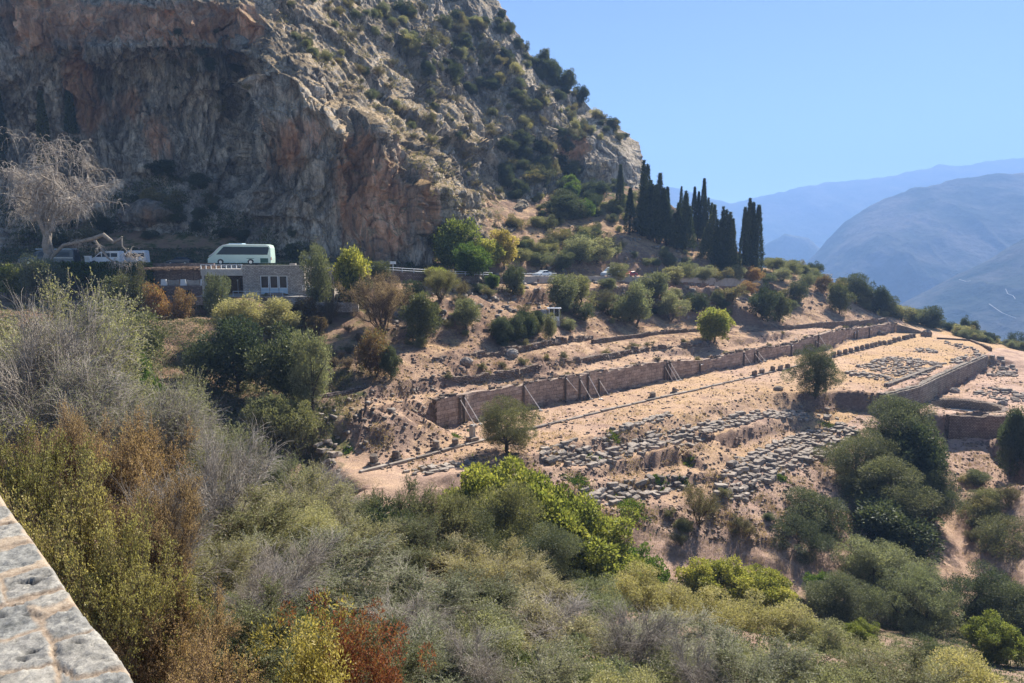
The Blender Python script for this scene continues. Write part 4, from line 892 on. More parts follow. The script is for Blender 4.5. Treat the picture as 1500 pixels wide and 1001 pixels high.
mb = MB(); [mb.box(.9 + i * 2.0, 2.6 + i * 2.0, 5.3, 5.58, 0, 2.3) for i in range(3)]; mb.build("timber_doors", M_WOOD, e)
mb = MB(); mb.box(0, 7.0, .22, .34, 4.86, 4.95)
for i in range(9): mb.box(i * .85, i * .85 + .12, .22, .34, 4.2, 4.86)
mb.build("balustrade", M_WHITE, e)
MB().box(-.2, 7.05, -.02, 6.5, -.5, -.2).build("floor", M_CONC, e)
e = empty("terrace_building", (-62.5, 116.0, -9.3)); tag(e, "pinkish stone terrace block with a dry reed roof, left of the canopy", "building")
wall_with_uv([(0, 10.6, 0, 1.0, -.6, 4.3), (0, 10.6, 3.5, 4.2, 4.3, 8.0)], "wall", ashlar_mat("pink_house_stone", (.42, .33, .29), (.28, .22, .2), (.14, .11, .1), .6, .25, .03), e)
mb = MB(); [mb.box(x, x + .9, -.03, .2, 2.5, 3.6) for x in (2.9, 7.2)]; mb.build("window", M_DARK, e)  # solid near-black boxes paint the darkness inside the window openings
for x in (2.9, 6.2, 9.6): mb = MB(); mb.prism([(x, 4.3), (x + 1.05, 4.3), (x + .85, 5.35), (x + .1, 5.35)], .1, .5); mb.build("planter", M_WHITE, e)
mb = MB(); [mb.tube([(x, .4, 4.3), (x, .4, 7.1)], .05, 6) for x in (.4, 2.2, 4.4, 6.4, 8.4, 10.2)]; mb.build("posts", M_STEELD, e)
mb = MB(); pr = random.Random(3)
for i in range(900):
    x = pr.uniform(-1.0, 11.2); y = pr.uniform(-.3, 4.2); z = 7.15 + (y * .06) + pr.uniform(-.15, .22); a = pr.uniform(-1.2, 1.2); l = pr.uniform(.6, 1.6)
    mb.tube([(x, y, z), (x + l * math.cos(a), y + l * math.sin(a), z + pr.uniform(-.3, .15))], .035, 3, caps=False)
mb.build("reed_roof", plain("dry_reed", (.22, .16, .12), .95, .1, .4), e)
wall_with_uv([(0, 10.6, .2, 4.0, 4.25, 4.35)], "terrace_floor", M_CONC, e)
# cloths drying on the railing between planters
for x, w2 in ((4.0, 2.0), (7.3, 2.2)):
    n = 12; vs = []; 
    for i in range(n + 1):
        for j in range(6): vs.append((x + w2 * i / n, .25 + .05 * math.sin(i * 1.7 + j), 4.35 + .95 * j / 5 - .14 * math.sin(math.pi * i / n) * (j / 5)))
    mb = MB(); mb.add(vs, [(i * 6 + j, (i + 1) * 6 + j, (i + 1) * 6 + j + 1, i * 6 + j + 1) for i in range(n) for j in range(5)]); o = mb.build("awning_cloth", M_CONC, None, e.location, smooth=True)
    s_ = o.modifiers.new("thick", 'SOLIDIFY'); s_.thickness = .03; tag(o, "pale rounded panel sagging between two white planters, " + ("left one" if x < 5 else "right one"), "panel")
e = empty("steps_terrace", (-33.2, 113.5, -7.6)); tag(e, "stone landing and flight of steps right of the stone house", "steps")
wall_with_uv([(-1.6, 3.2, 0, .5, -1.2, 1.9), (3.2, 3.7, 0, 4, -1.2, 2.2)], "side_wall", M_HOUSE, e)
for i in range(6): MB().box(3.75 + i * .35, 7 + i * .2, .6, 3.4, -1, 1.3 - i * .3).build("step", M_CONC, e)
wall_with_uv([(-6, 8.2, -2.6, -2.1, -1.5, .1)], "lower_wall", M_HOUSE, e)
frame_rail(e, -1.6, 3.2, .2, 1.9, .8, 3, mat=M_STRUT)
e = empty("utility_cabinet", (-34.3, 114.4, -6.45)); tag(e, "pale blue metal cabinet against the right corner of the stone house", "cabinet")
MB().box(0, .9, 0, .6, 0, 1.35).build("body", M_BLUE, e, bevel=.02); MB().box(-.05, .95, -.05, .65, 1.35, 1.43).build("lid", M_WHITE, e)
e = empty("pipe_frame", (-29.8, 116, -7.0)); tag(e, "slim pale metal gate frame right of the stone house", "frame")
mb = MB(); [mb.box(x, x + .1, 0, .1, 0, 2.9) for x in (0, 1.0)]; mb.box(0, 1.1, 0, .1, 2.9, 3.0); mb.build("frame", M_BLUE, e)
# retaining walls of the road
RWi = RW
def rwall(i0, i1, label, mat, hs, top=.35, seed=0):
    P = RW[i0:i1 + 1]; ruin_wall("road_retaining_wall", [np.array([p[0], p[1], p[2] - h]) for p, h in zip(P, hs)], [p[2] + top for p in P], .7, mat, label, "retaining wall", .5, .03, .8, seed)
rwall(0, 3, "tall dark retaining wall under the parked vans at far left", M_RUB, [6, 6, 6, 5], .3, 51)
rwall(3, 6, "stone retaining wall of the road behind the stone house", M_HOUSE, [5, 5, 3, 2.5], .1, 52)
rwall(6, 9, "grey retaining wall of the road below the yellow autumn trees", M_RUB, [3, 2.2, 2, 2], .15, 53)
rwall(9, 13, "low pale road kerb wall passing the white car", M_CONC, [1.6, 1.5, 1.5, 1.4, 1.4], .25, 54)
# guard rail of the road, one per bay
GR = shift(RL, -.2); GLEN = 200
mbp = MB(); mbp.tube([(0, 0, -.2), (0, 0, .95)], .05, 6); gpost = mbp.me("rail_post", M_WHITE)
for (s0, s1, lab) in ((75, 108, "white guard rail of the road between the stone house and the autumn trees"), (112, 128, "white guard rail of the road left of the white car")):
    q0, _ = along(GR, s0); e = empty("guard_rail", q0); tag(e, lab, "guard rail"); pts = []
    for s in np.arange(s0, s1, 2.5):
        q, _ = along(GR, s); pts.append(q - q0); o = obj("rail_post", gpost, e, q - q0)
    for z in (.92, .5):
        MB().tube([p + np.array([0, 0, z]) for p in pts], .045, 6).build("rail", M_WHITE, e)

# kiosk
kp = PD(804, 471, 132); kz = max(kp[2], gh(kp[0] + 1, kp[1])) ; e = empty("kiosk", (kp[0], kp[1], kz)); tag(e, "small white ticket hut with glass sides on the slope above the long wall", "hut")
MB().box(-.1, 2.2, -.1, 2.0, -1.6, .12).build("floor", M_CONC, e)
f = MB()
for x in (0, .93, 1.91): f.box(x, x + .14, 0, .12, .12, 2.45)
for y in (.9, 1.85):
    f.box(0, .1, y, y + .1, .12, 2.45); f.box(1.95, 2.05, y, y + .1, .12, 2.45)
f.build("frame", M_WHITE, e)
MB().box(.1, 1.95, .03, .07, .12, .95).build("front_panel", M_WHITE, e); MB().box(1.98, 2.02, .1, 1.85, .12, .95).build("side_panel", M_WHITE, e)
MB().box(.1, 1.95, .04, .06, .95, 2.45).build("window", M_GLASS, e); MB().box(1.99, 2.01, .1, 1.85, .95, 2.45).build("window", M_GLASS, e)
MB().box(-.35, 2.4, -.4, 2.3, 2.45, 2.6).build("roof", M_WHITE, e, bevel=.03)
mb = MB(); mb.box(-1.5, -.4, .2, 1.2, -.3, 2.2); mb.build("side_box", plain("grey_shutter", (.3, .32, .34)), e)

# posts, signs and gates
def post(u, v, d, h, label, sign=None, r_=.05, name="sign_post", mat=None):
    p = PD(u, v, d); z = gh(p[0], p[1]); e = empty(name, (p[0], p[1], z)); tag(e, label, "post" if not sign else "sign")
    MB().tube([(0, 0, -.3), (0, 0, h)], r_, 8).build("post", mat or M_STRUT, e)
    if sign: MB().box(-sign[0] / 2, sign[0] / 2, -.08, -.05, h - sign[1], h).build("panel", sign[2] if len(sign) > 2 else M_WHITE, e)
post(269, 384, 120.4, 2.9, "slim pale road sign on its post left of the coach", (.45, .7, M_STRUT))
post(347, 387, 120.2, 2.4, "slim pale post standing in front of the coach", (.25, .3, M_STRUT))
post(208, 382, 120.3, 2.4, "brownish post behind the broken tree branch beside the white vans", None, .1, mat=M_WOOD)
post(576, 400, 128, 2.4, "white sign board on a post by the road between the two autumn tree groups", (1.1, .5))
post(1043, 700, 90, 2.0, "thin rusty post standing on the path left of the broad block field", None, .04, mat=M_WOOD)
e = empty("fence_gate", (lambda p: (p[0], p[1], p[2]))(PZ(535, 742, -24))); tag(e, "rusty wire gate frame at the near end of the terrace", "gate")
mb = MB(); [mb.tube([(x, 0, -.6), (x, 0, 1.8)], .035, 6) for x in (0, .85, 1.7)]; mb.tube([(0, 0, 1.75), (1.7, 0, 1.75)], .03, 6); mb.tube([(0, 0, .2), (1.7, 0, .2)], .03, 6); mb.build("frame", M_WOOD, e)
pz = PD(1208, 409, 243); e = empty("viewpoint_shelter", (pz[0], pz[1], gh(pz[0], pz[1]))); tag(e, "tiny pale shelter and rail on the ridge path at the skyline", "shelter")
mb = MB(); [mb.box(x, x + .15, 0, .15, -.3, 2.4) for x in (0, 2.2)]; mb.build("posts", M_STRUT, e); MB().box(-.3, 2.7, -.4, 1.4, 2.4, 2.55).build("roof", M_CONC, e)
frame_rail(e, -3, 5, -1, 0, 1.0, 6, .05, M_STRUT)
# utility cabinet by the vans
p = PD(128, 380, 121); e = empty("utility_cabinet", (p[0] - .5, p[1], -1.7)); tag(e, "white roadside electricity cabinet between the dark minibus and the white van", "cabinet")
MB().box(0, .95, 0, .6, .1, 1.6).build("body", M_WHITE, e, bevel=.03); MB().box(.08, .87, -.03, .0, .25, 1.45).build("door", plain("cabinet_grey", (.55, .58, .58)), e); MB().box(-.05, 1.0, -.08, .65, 1.6, 1.7).build("lid", M_WHITE, e)
p = PD(452, 404, 108)

# ---- foreground parapet: one wall, cap and body
eg = [(-230, -330), (-60, -110), (10, 0), (45, 60), (120, 160), (200, 260), (280, 370), (355, 490), (415, 575), (525, 710), (600, 790), (680, 910), (740, 1001), (860, 1180), (1000, 1400)]
zp = lambda p: (p[0] / 3.564, 720 + p[1] / 3.564)
EW = [PZ(*zp(p), -1.5) for p in eg]; EW = EW[::-1]   # from near to far
sl = [0.0]
for a, b in zip(EW[:-1], EW[1:]): sl.append(sl[-1] + np.linalg.norm(b - a))
ns, ntt = 620, 170
ss = np.linspace(0, sl[-1], ns); ex = np.interp(ss, sl, [q[0] for q in EW]); ey = np.interp(ss, sl, [q[1] for q in EW])
gdir = np.array([EW[-1][0] - EW[0][0], EW[-1][1] - EW[0][1]]); gdir /= np.linalg.norm(gdir); lft = np.array([-gdir[1], gdir[0]])
tt = np.linspace(0, 1.9, ntt); PX = ex[:, None] + lft[0] * tt[None]; PY = ey[:, None] + lft[1] * tt[None]
fz = PY * CP + 1.5 * SP; UPX = 750 + 1000 * PX / fz; UPV = 500.5 - 1000 * (PY * SP - 1.5 * CP) / fz
qx = UPX * 3.564 + 4 * fbm(PX * 25, PY * 25, 0, 3, 1) + 7 * fbm(PX * 7, PY * 7, 0, 2, 4); qy = (UPV - 720) * 3.564 + 4 * fbm(PX * 25, PY * 25, 0, 3, 2) + 7 * fbm(PX * 7, PY * 7, 0, 2, 5)
polys = [[(-500, -160), (-60, -110), (10, -5), (42, 66), (-500, 110)], [(-500, 120), (42, 68), (122, 157), (-500, 225)], [(-500, 230), (122, 160), (192, 250), (0, 294), (-500, 340)], [(-500, 350), (0, 300), (196, 257), (282, 371), (0, 447), (-500, 490)],
 [(12, 452), (284, 376), (358, 490), (32, 577)], [(40, 585), (130, 576), (360, 497), (418, 573), (222, 648)], [(225, 655), (422, 579), (532, 708), (277, 776), (238, 700)], [(285, 786), (535, 714), (605, 790), (685, 905), (400, 975), (290, 890)],
 [(-500, 660), (40, 600), (128, 582), (220, 705), (0, 775), (-500, 850)], [(-500, 860), (0, 782), (224, 714), (272, 800), (284, 897), (0, 955), (-500, 1020)], [(-500, 1030), (284, 906), (335, 1130), (-500, 1250)], [(300, 930), (400, 982), (690, 912), (840, 1130), (345, 1180)], [(-500, 498), (4, 455), (30, 590), (-500, 648)],
 [(-700, -400), (-240, -330), (-66, -116), (-500, -170)], [(345, 1190), (850, 1140), (1000, 1400), (400, 1400)], [(-500, 1260), (335, 1140), (390, 1400), (-500, 1500)]]
best = np.full(PX.shape, 999.0); sid = np.zeros(PX.shape)
for k_, pl in enumerate(polys):
    n = len(pl); ins = np.zeros(PX.shape, bool); j = n - 1; dd = np.full(PX.shape, 1e9)
    for i in range(n):
        xi, yi = pl[i]; xj, yj = pl[j]
        cnd = ((yi > qy) != (yj > qy)) & (qx < (xj - xi) * (qy - yi) / (yj - yi + 1e-9) + xi); ins ^= cnd
        L2 = (xj - xi) ** 2 + (yj - yi) ** 2; t = np.clip(((qx - xi) * (xj - xi) + (qy - yi) * (yj - yi)) / L2, 0, 1)
        dd = np.minimum(dd, np.hypot(qx - xi - t * (xj - xi), qy - yi - t * (yj - yi))); j = i
    # right edge of the wall does not count as a joint
    m_ = ins; best = np.where(m_, dd, best); sid = np.where(m_, (k_ * 0.377) % 1, sid)
joint = np.where(best > 900, .35, np.clip(2.0 - best / 3.6, 0, 1) * np.clip(.8 + 1.0 * fbm(PX * 3, PY * 3, 0, 2, 51), .4, 1)); joint *= (tt[None] > 0.012)
mort = np.clip(1 - (best - 2 - 110 * np.clip(fbm(PX * 2.6, PY * 2.6, sid * 20, 3, 9) - .05, 0, 1)) / 8, 0, 1); mort = np.where(best > 900, 1, mort)
PZz = -1.5 + .012 * fbm(PX * 8, PY * 8, 0, 4, 6) * (1 - mort) + .003 * (1 - mort) + .013 * fbm(PX * 40, PY * 40, 0, 3, 7, .7) * (1 - .6 * mort) + (sid - .5) * .008 - .016 * joint
PZz -= .05 * np.clip(1 - tt[None] / .035, 0, 1) ** 2
pit = np.clip(fbm(PX * 18, PY * 18, 3, 3, 17) - .38, 0, 1) * (1 - mort); PZz -= pit * .06
drop = np.array([.03, .25, .8, 2, 4, 6.2])
V_ = np.stack([PX, PY, PZz], -1)
side = np.stack([np.stack([ex - lft[0] * (-.004 + .05 * fbm(ex * 6, ey * 6, ex * 0 + d, 3, 3) * min(1, d * 3)), ey - lft[1] * (-.004 + .05 * fbm(ex * 6, ey * 6, ex * 0 + d, 3, 3) * min(1, d * 3)), -1.54 - d + ex * 0], -1) for d in drop[::-1]], 1)
e = empty("parapet_wall", (EW[5][0], EW[5][1], -6.5)); tag(e, "weathered grey stone parapet with sandy mortar joints in the lower left corner", "parapet"); EO = np.array([EW[5][0], EW[5][1], -6.5])
ii = np.arange(ns * ntt).reshape(ns, ntt); f_ = np.stack([ii[:-1, :-1], ii[:-1, 1:], ii[1:, 1:], ii[1:, :-1]], -1).reshape(-1, 4)[:, ::-1]
m, n, b = newmat("parapet_stone", .95, .1); co = objco(n)
a1 = noise(n, co, 9, 8, .75); a2 = noise(n, co, 60, 4, .8); a3 = noise(n, co, 2.5, 4, .6)
gs = ramp(n, a1, [(.3, (.10, .103, .10)), (.5, (.27, .262, .245)), (.68, (.44, .425, .385))]); gs = mixc(n, .6, gs, ramp(n, attr(n, 'sid'), [(0, (.62, .66, .68)), (.5, (1, .97, .92)), (1, (1.15, 1.1, 1.0))]), 'MULTIPLY')
gs = mixc(n, .6, gs, ramp(n, a2, [(.35, (.45, .45, .45)), (.55, (1, 1, 1))]), 'MULTIPLY')
ms = ramp(n, a2, [(.3, (.23, .175, .125)), (.5, (.34, .27, .20)), (.7, (.44, .37, .29))])
c = mixc(n, attr(n, 'mort'), gs, ms); c = mixc(n, math_(n, 'MULTIPLY', attr(n, 'joint'), .85), c, (.09, .06, .045)); c = mixc(n, math_(n, 'MULTIPLY', attr(n, 'pit'), 3, clamp=True), c, (.06, .06, .06)); L(n, c, b.inputs[0])
bump(n, b, math_(n, 'ADD', a1, math_(n, 'MULTIPLY', a2, .35)), .8, .012)
cap = obj("cap", mesh("cap", V_.reshape(-1, 3) - EO, f_, m, {'sid': sid.ravel(), 'mort': mort.ravel(), 'joint': joint.ravel(), 'pit': pit.ravel()}, smooth=True), e)
V2 = np.concatenate([side, V_[:, :1]], 1); nn_ = V2.shape[1]; ii = np.arange(ns * nn_).reshape(ns, nn_); f_ = np.stack([ii[:-1, :-1], ii[:-1, 1:], ii[1:, 1:], ii[1:, :-1]], -1).reshape(-1, 4)[:, ::-1]
obj("body", mesh("body", V2.reshape(-1, 3) - EO, f_, m, smooth=True), e)

# ---- vehicles: built facing -X, y from 0 (near side) to width, z from 0
M_TYRE = plain("tyre_rubber", (.03, .03, .03), .8); M_RIM = plain("alloy_rim", (.5, .5, .5), .3, .5, .1, metal=.8); M_SEAL = plain("black_trim", (.03, .03, .035), .4)
M_LAMP = plain("lamp_glass", (.7, .7, .68), .1, .8); M_RED = plain("tail_red", (.35, .02, .02), .3)
def wheel(e, x, r_, w2, wd):
    for y, s_ in ((.0, -1), (w2, 1)):
        y0 = y - .02 if s_ < 0 else y - wd + .02
        h = MB().cyl((x, y0, r_), r_, wd, 20, 0, 'y').build("wheel", M_TYRE, e)
        yy = y0 - .02 if s_ < 0 else y0 + wd; MB().cyl((x, yy, r_), r_ * .58, .025, 14, 0, 'y').build("rim", M_RIM, h)
def car(name, label, cat, prof, cabin_windows, paint, wheels, width, x0, y0, z0, heading=0, tumble=.14, group=None):
    e = empty(name, (x0, y0, z0), heading); tag(e, label, cat, group)
    n = len(prof); zmax = max(p[1] for p in prof); zb = sorted(p[1] for p in prof)[len(prof) // 2]
    V_ = []; sub = [0, .06, .94, 1]
    for k, s_ in enumerate(sub):
        for x, z in prof:
            up = max(0, (z - .9) / (zmax - .9)) if zmax > 1.2 else 0
            ins = tumble * up * (1 if s_ <= .5 else -1); y = s_ * width + ins * (1 if k in (0, 3) else 1)
            edge = .05 if k in (0, 3) else 0
            zz = z - (edge if z > zmax * .6 else 0); xx = x + (edge if x < .3 else -edge if x > max(p[0] for p in prof) - .3 else 0)
            V_.append((xx, y, zz))
    F = [tuple(range(n)), tuple(range(4 * n - 1, 3 * n - 1, -1))]
    for k in range(3): F += [(k * n + i, (k + 1) * n + i, (k + 1) * n + (i + 1) % n, k * n + (i + 1) % n) for i in range(n)]
    obj("body", mesh("body", V_, F, paint), e)
    for nm, w_ in cabin_windows:
        for side_ in (0, 1):
            mb = MB(); 
            def yy(z): return (tumble * max(0, (z - .9) / (zmax - .9)) - .012) if side_ == 0 else width - tumble * max(0, (z - .9) / (zmax - .9)) + .012
            vs = [(x, yy(z), z) for x, z in w_]; vs2 = [(x, yy(z) + (.02 if side_ == 0 else -.02), z) for x, z in w_]; q = len(w_)
            mb.add(vs + vs2, [tuple(range(q)), tuple(range(2 * q - 1, q - 1, -1))] + [(i, q + i, q + (i + 1) % q, (i + 1) % q) for i in range(q)]); mb.build(nm, M_GLASS, e)
    for x, r_ in wheels:
        wheel(e, x, r_, width, .22)
        for y in (-.008, width - .004): # wheel arch
            mb = MB(); k = 14; pts = [(x + (r_ + .07) * math.cos(math.pi * i / k), r_ + (r_ + .07) * math.sin(math.pi * i / k)) for i in range(k + 1)]
            mb.add([(px_, y, pz_) for px_, pz_ in pts] + [(px_, y + .012, pz_) for px_, pz_ in pts], [tuple(range(k + 1)), tuple(range(2 * k + 1, k, -1))] + [(i, k + 1 + i, k + 2 + i, i + 1) for i in range(k)]); mb.build("wheel_arch", M_SEAL, e)
    return e
P_COACH = plain("mint_coach_paint", (.52, .66, .57), .3, .5, .03)
LC = 11.4; rz0 = -1.69 + .07
prof = [(0, .35), (.02, 1.1), (.25, 1.35), (.9, 1.75), (2.3, 3.15), (2.9, 3.55), (3.6, 3.72), (10.6, 3.66), (11.15, 3.5), (11.35, 3.0), (11.4, 1.2), (11.35, .35)]
ec = car("coach", "pale mint green tour coach with dark windows parked above the stone house", "coach", prof, [("side_windows", [(1.6, 1.85), (3.0, 3.25), (10.95, 3.2), (11.1, 2.9), (10.8, 1.8)])], P_COACH, [(2.35, .5), (7.75, .5)], 2.5, -54.6, 123.2, rz0, 0, .1)
mb = MB(); mb.tube([(.3, -.02, 1.5), (1.1, .0, 2.05), (2.2, .03, 3.12), (2.9, .06, 3.5), (3.6, .07, 3.6), (10.7, .07, 3.5), (11.1, .05, 3.35)], .07, 6); mb.build("roof_stripe", M_WHITE, ec)
vs = [(.22, .15, 1.5), (.22, 2.35, 1.5), (2.22, 2.3, 3.18), (2.22, .2, 3.18)]; vsb = [(x - .03, y, z + .05) for x, y, z in vs]
MB().add(vs + vsb, [(0, 1, 2, 3), (7, 6, 5, 4), (0, 4, 5, 1), (1, 5, 6, 2), (2, 6, 7, 3), (3, 7, 4, 0)]).build("windscreen", M_GLASS, ec)
mb = MB(); [mb.box(a, b_, -.02, .01, .85 if i else 1.12, 1.2) for i, (a, b_) in enumerate([(7.05, 8.4), (9.5, 10.9)])]; mb.box(9.5, 10.9, -.02, .01, .4, .95); mb.build("vent_grille", plain("dark_green_vent", (.04, .12, .09), .6), ec)
mb = MB(); mb.tube([(.5, 2.45, 2.7), (-.35, 2.6, 2.6), (-.4, 2.6, 2.1)], .06, 6); mb.build("mirror", M_SEAL, ec)
mb = MB(); mb.tube([(.9, -.02, 2.8), (-.15, -.2, 2.7), (-.2, -.2, 2.2)], .06, 6); mb.build("mirror", M_SEAL, ec)
mb = MB(); mb.box(-.01, .06, .25, .6, .75, .95); mb.build("headlight", M_LAMP, ec); mb = MB(); mb.box(-.01, .06, 1.9, 2.25, .75, .95); mb.build("headlight", M_LAMP, ec)
MB().box(11.36, 11.42, .1, .3, .9, 1.4).build("tail_light", M_RED, ec)
mb = MB(); mb.box(3.8, 6.2, .4, 2.1, 3.68, 3.85); mb.build("roof_unit", M_BLUE, ec, bevel=.04)
vanp = [(0, .35), (.0, .85), (.25, 1.1), (1.15, 1.4), (2.0, 2.2), (2.4, 2.45), (5.4, 2.5), (5.55, 2.35), (5.6, .4)]
vw = [("front_window", [(1.35, 1.42), (2.05, 2.05), (2.35, 2.05), (2.35, 1.42)]), ("side_window", [(2.5, 1.42), (2.5, 2.1), (3.9, 2.1), (3.9, 1.42)]), ("side_window", [(4.05, 1.42), (4.05, 2.1), (5.2, 2.1), (5.2, 1.42)])]
P_WHITE = plain("white_van_paint", (.72, .75, .78), .3, .5, .03); P_BLACK = plain("dark_van_paint", (.03, .035, .045), .2, .6, .05); P_NAVY = plain("navy_paint", (.02, .03, .05), .2, .6, .05)
car("parked_van", "white passenger van behind the broken branch, the left of the two white vans", "van", vanp, vw, P_WHITE, [(1.05, .36), (4.5, .36)], 1.95, -75.6, 122.6, rz0)
car("parked_van", "white high roofed van half hidden behind the other white van", "van", [(x * .95, z * 1.05) for x, z in vanp], vw, P_WHITE, [(1.05, .36), (4.3, .36)], 1.95, -72.6, 126.0, rz0)
mb_ = car("parked_minibus", "black and silver minibus behind the trunk of the bare tree", "minibus", [(x * 1.8 if x > 2 else x * 1.7, z * 1.12) for x, z in vanp], [("side_window", [(3.5, 1.5), (3.9, 2.35), (9.3, 2.35), (9.3, 1.5)]), ("front_window", [(2.3, 1.5), (3.3, 2.35), (3.35, 2.35), (3.35, 1.5)])], P_BLACK, [(1.9, .4), (8.0, .4)], 2.1, -88.8, 123.5, rz0)
MB().box(5.6, 9.9, -.03, .01, 1.2, 1.32).build("side_strip", M_STRUT, mb_); MB().box(3.2, 9.6, .15, 1.9, 2.75, 2.9).build("roof_panel", M_BLUE, mb_, bevel=.03)
sed = [(0, .3), (0, .65), (.15, .8), (1.15, .95), (1.9, 1.42), (3.1, 1.45), (3.9, 1.05), (4.3, .95), (4.35, .35)]
sw = [("front_window", [(1.35, .98), (1.98, 1.36), (2.4, 1.38), (2.4, .98)]), ("rear_window", [(2.5, .98), (2.5, 1.38), (3.05, 1.36), (3.6, 1.02)])]
car("parked_car", "dark blue car low behind the reed roof, left of the coach", "car", sed, sw, P_NAVY, [(.85, .31), (3.45, .31)], 1.75, -62.3, 123.6, rz0)
def on_road(u, d_off, L0, kind):
    best_ = min(np.arange(60, 215, .5), key=lambda s: abs(pix(along(RC, s)[0])[0] - u)); q, hd = along(RC, best_); return q, hd
P_SILV = plain("silver_blue_paint", (.62, .68, .72), .25, .5, .03); P_REDC = plain("red_car_paint", (.38, .03, .03), .3, .5, .05)
for u, nm, lab, cat, prof, wn, paint, wh, wd in ((792, "parked_car", "small white car alone on the road between olive trees", "car", sed, sw, P_SILV, [(.85, .31), (3.45, .31)], 1.75),
        (893, "parked_van", "white van on the road right of the small white car", "van", vanp, vw, P_WHITE, [(1.05, .36), (4.5, .36)], 1.95),
        (920, "parked_car", "small red car mostly hidden by olives on the road", "car", sed, sw, P_REDC, [(.85, .31), (3.45, .31)], 1.75)):
    q, hd = on_road(u, 0, 0, 0); ln = max(p[0] for p in prof); c_, s_ = math.cos(hd), math.sin(hd)
    car(nm, lab, cat, prof, wn, paint, wh, wd, q[0] - c_ * ln / 2 + s_ * 1.6, q[1] - s_ * ln / 2 - c_ * 1.6, q[2] + .01, hd)
# ------------------------------------------------------------------ vegetation
LM = dict(
 olive=leaf_mat("olive_leaves", (0.085, 0.095, 0.058), (0.25, 0.255, 0.15), .4, (0.2, 0.2, 0.11)),
 greyolive=leaf_mat("grey_olive_leaves", (0.13, 0.13, 0.08), (0.34, 0.33, 0.20), .42, (0.42, 0.40, 0.25)),
 darkolive=leaf_mat("deep_olive_leaves", (0.055, 0.065, 0.04), (0.165, 0.175, 0.105), .35, (0.26, 0.26, 0.16)),
 dark=leaf_mat("evergreen_leaves", (0.042, 0.055, 0.032), (0.125, 0.145, 0.08), .3, (0.12, 0.13, 0.07)),
 cypress=leaf_mat("cypress_leaves", (0.035, 0.05, 0.03), (0.10, 0.122, 0.065), .2, (0.08, 0.09, 0.05)),
 lime=leaf_mat("lime_leaves", (0.11, 0.13, 0.035), (0.33, 0.34, 0.095), .42, (0.46, 0.42, 0.12)),
 yellow=leaf_mat("yellow_leaves", (0.19, 0.15, 0.07), (0.50, 0.41, 0.17), .4, (0.68, 0.56, 0.22)),
 gold=leaf_mat("golden_leaves", (0.16, 0.13, 0.04), (0.48, 0.38, 0.12), .45, (0.55, 0.45, 0.2)),
 orange=leaf_mat("rusty_leaves", (0.12, 0.075, 0.04), (0.33, 0.19, 0.10), .4, (0.24, 0.22, 0.10)),
 brown=leaf_mat("brown_leaves", (0.15, 0.11, 0.08), (0.38, 0.28, 0.20), .4, (0.48, 0.38, 0.27)),
 red=leaf_mat("red_leaves", (0.17, 0.05, 0.035), (0.42, 0.14, 0.08), .4, (0.48, 0.30, 0.12)),
 green=leaf_mat("fresh_green_leaves", (0.04, 0.075, 0.015), (0.13, 0.20, 0.045), .4, (0.25, 0.3, 0.08)),
 scrub=leaf_mat("scrub_leaves", (0.10, 0.095, 0.055), (0.25, 0.23, 0.13), .3, (0.2, 0.17, 0.1)),
 straw=leaf_mat("straw", (0.26, 0.17, 0.08), (0.52, 0.36, 0.18), .3, (0.6, 0.45, 0.26)))
BARK = stone_mat("olive_bark", (.05, .042, .034), (.10, .086, .07), (.17, .15, .125), 3, .03)
PALE = stone_mat("pale_bark", (.28, .25, .2), (.48, .43, .36), (.65, .6, .52), 2, .02)
TWIG = stone_mat("grey_twigs", (.22, .2, .175), (.38, .355, .32), (.55, .52, .47), 3, .01)
TWIGB = stone_mat("brown_twigs", (.07, .05, .04), (.13, .095, .07), (.2, .15, .115), 3, .01)

def nrm(a): return a / (np.linalg.norm(a, axis=-1, keepdims=True) + 1e-9)
def leaf_arr(P, Dr, Lm, Wm, rg, tint):
    n = len(P); Dr = nrm(Dr); sd = nrm(np.cross(Dr, rg.normal(size=(n, 3)))); L_ = (Lm * rg.uniform(.6, 1.25, n))[:, None]; W_ = (Wm * rg.uniform(.7, 1.2, n))[:, None]
    bend = nrm(np.cross(Dr, sd)) * W_ * .35
    V_ = np.stack([P, P + Dr * L_ * .5 + sd * W_ * .5 + bend, P + Dr * L_, P + Dr * L_ * .5 - sd * W_ * .5 + bend], 1).reshape(-1, 3)
    return V_, np.arange(4 * n).reshape(n, 4), np.repeat(tint, 4)
def prisms(A, B, ra, rb):
    n = len(A); t = nrm(B - A); a = nrm(np.cross(t, np.array([.3, .2, .93]))); b = np.cross(t, a); V_ = []
    for P, r_ in ((A, ra), (B, rb)):
        for k in range(3):
            q = 2 * math.pi * k / 3; V_.append(P + (a * math.cos(q) + b * math.sin(q)) * np.reshape(r_, (-1, 1)))
    V_ = np.stack(V_, 1).reshape(-1, 3); o = np.arange(n)[:, None] * 6
    F = np.concatenate([o + np.array([[0, 1, 4, 3]]), o + np.array([[1, 2, 5, 4]]), o + np.array([[2, 0, 3, 5]])]); return V_, F
def limb(mb, a, b, r0, r1, rg, k=4, wob=.06, n=6, sag=0):
    a = np.array(a, float); b = np.array(b, float); l = np.linalg.norm(b - a); pts = []
    for i in range(k + 1):
        t = i / k; p = a + (b - a) * t + (rg.normal(size=3) * wob * l if 0 < i < k else 0); p[2] += sag * l * math.sin(math.pi * t) ; pts.append(p)
    mb.tube(pts, list(np.linspace(r0, r1, k + 1)), n); return pts
PROTO = {}
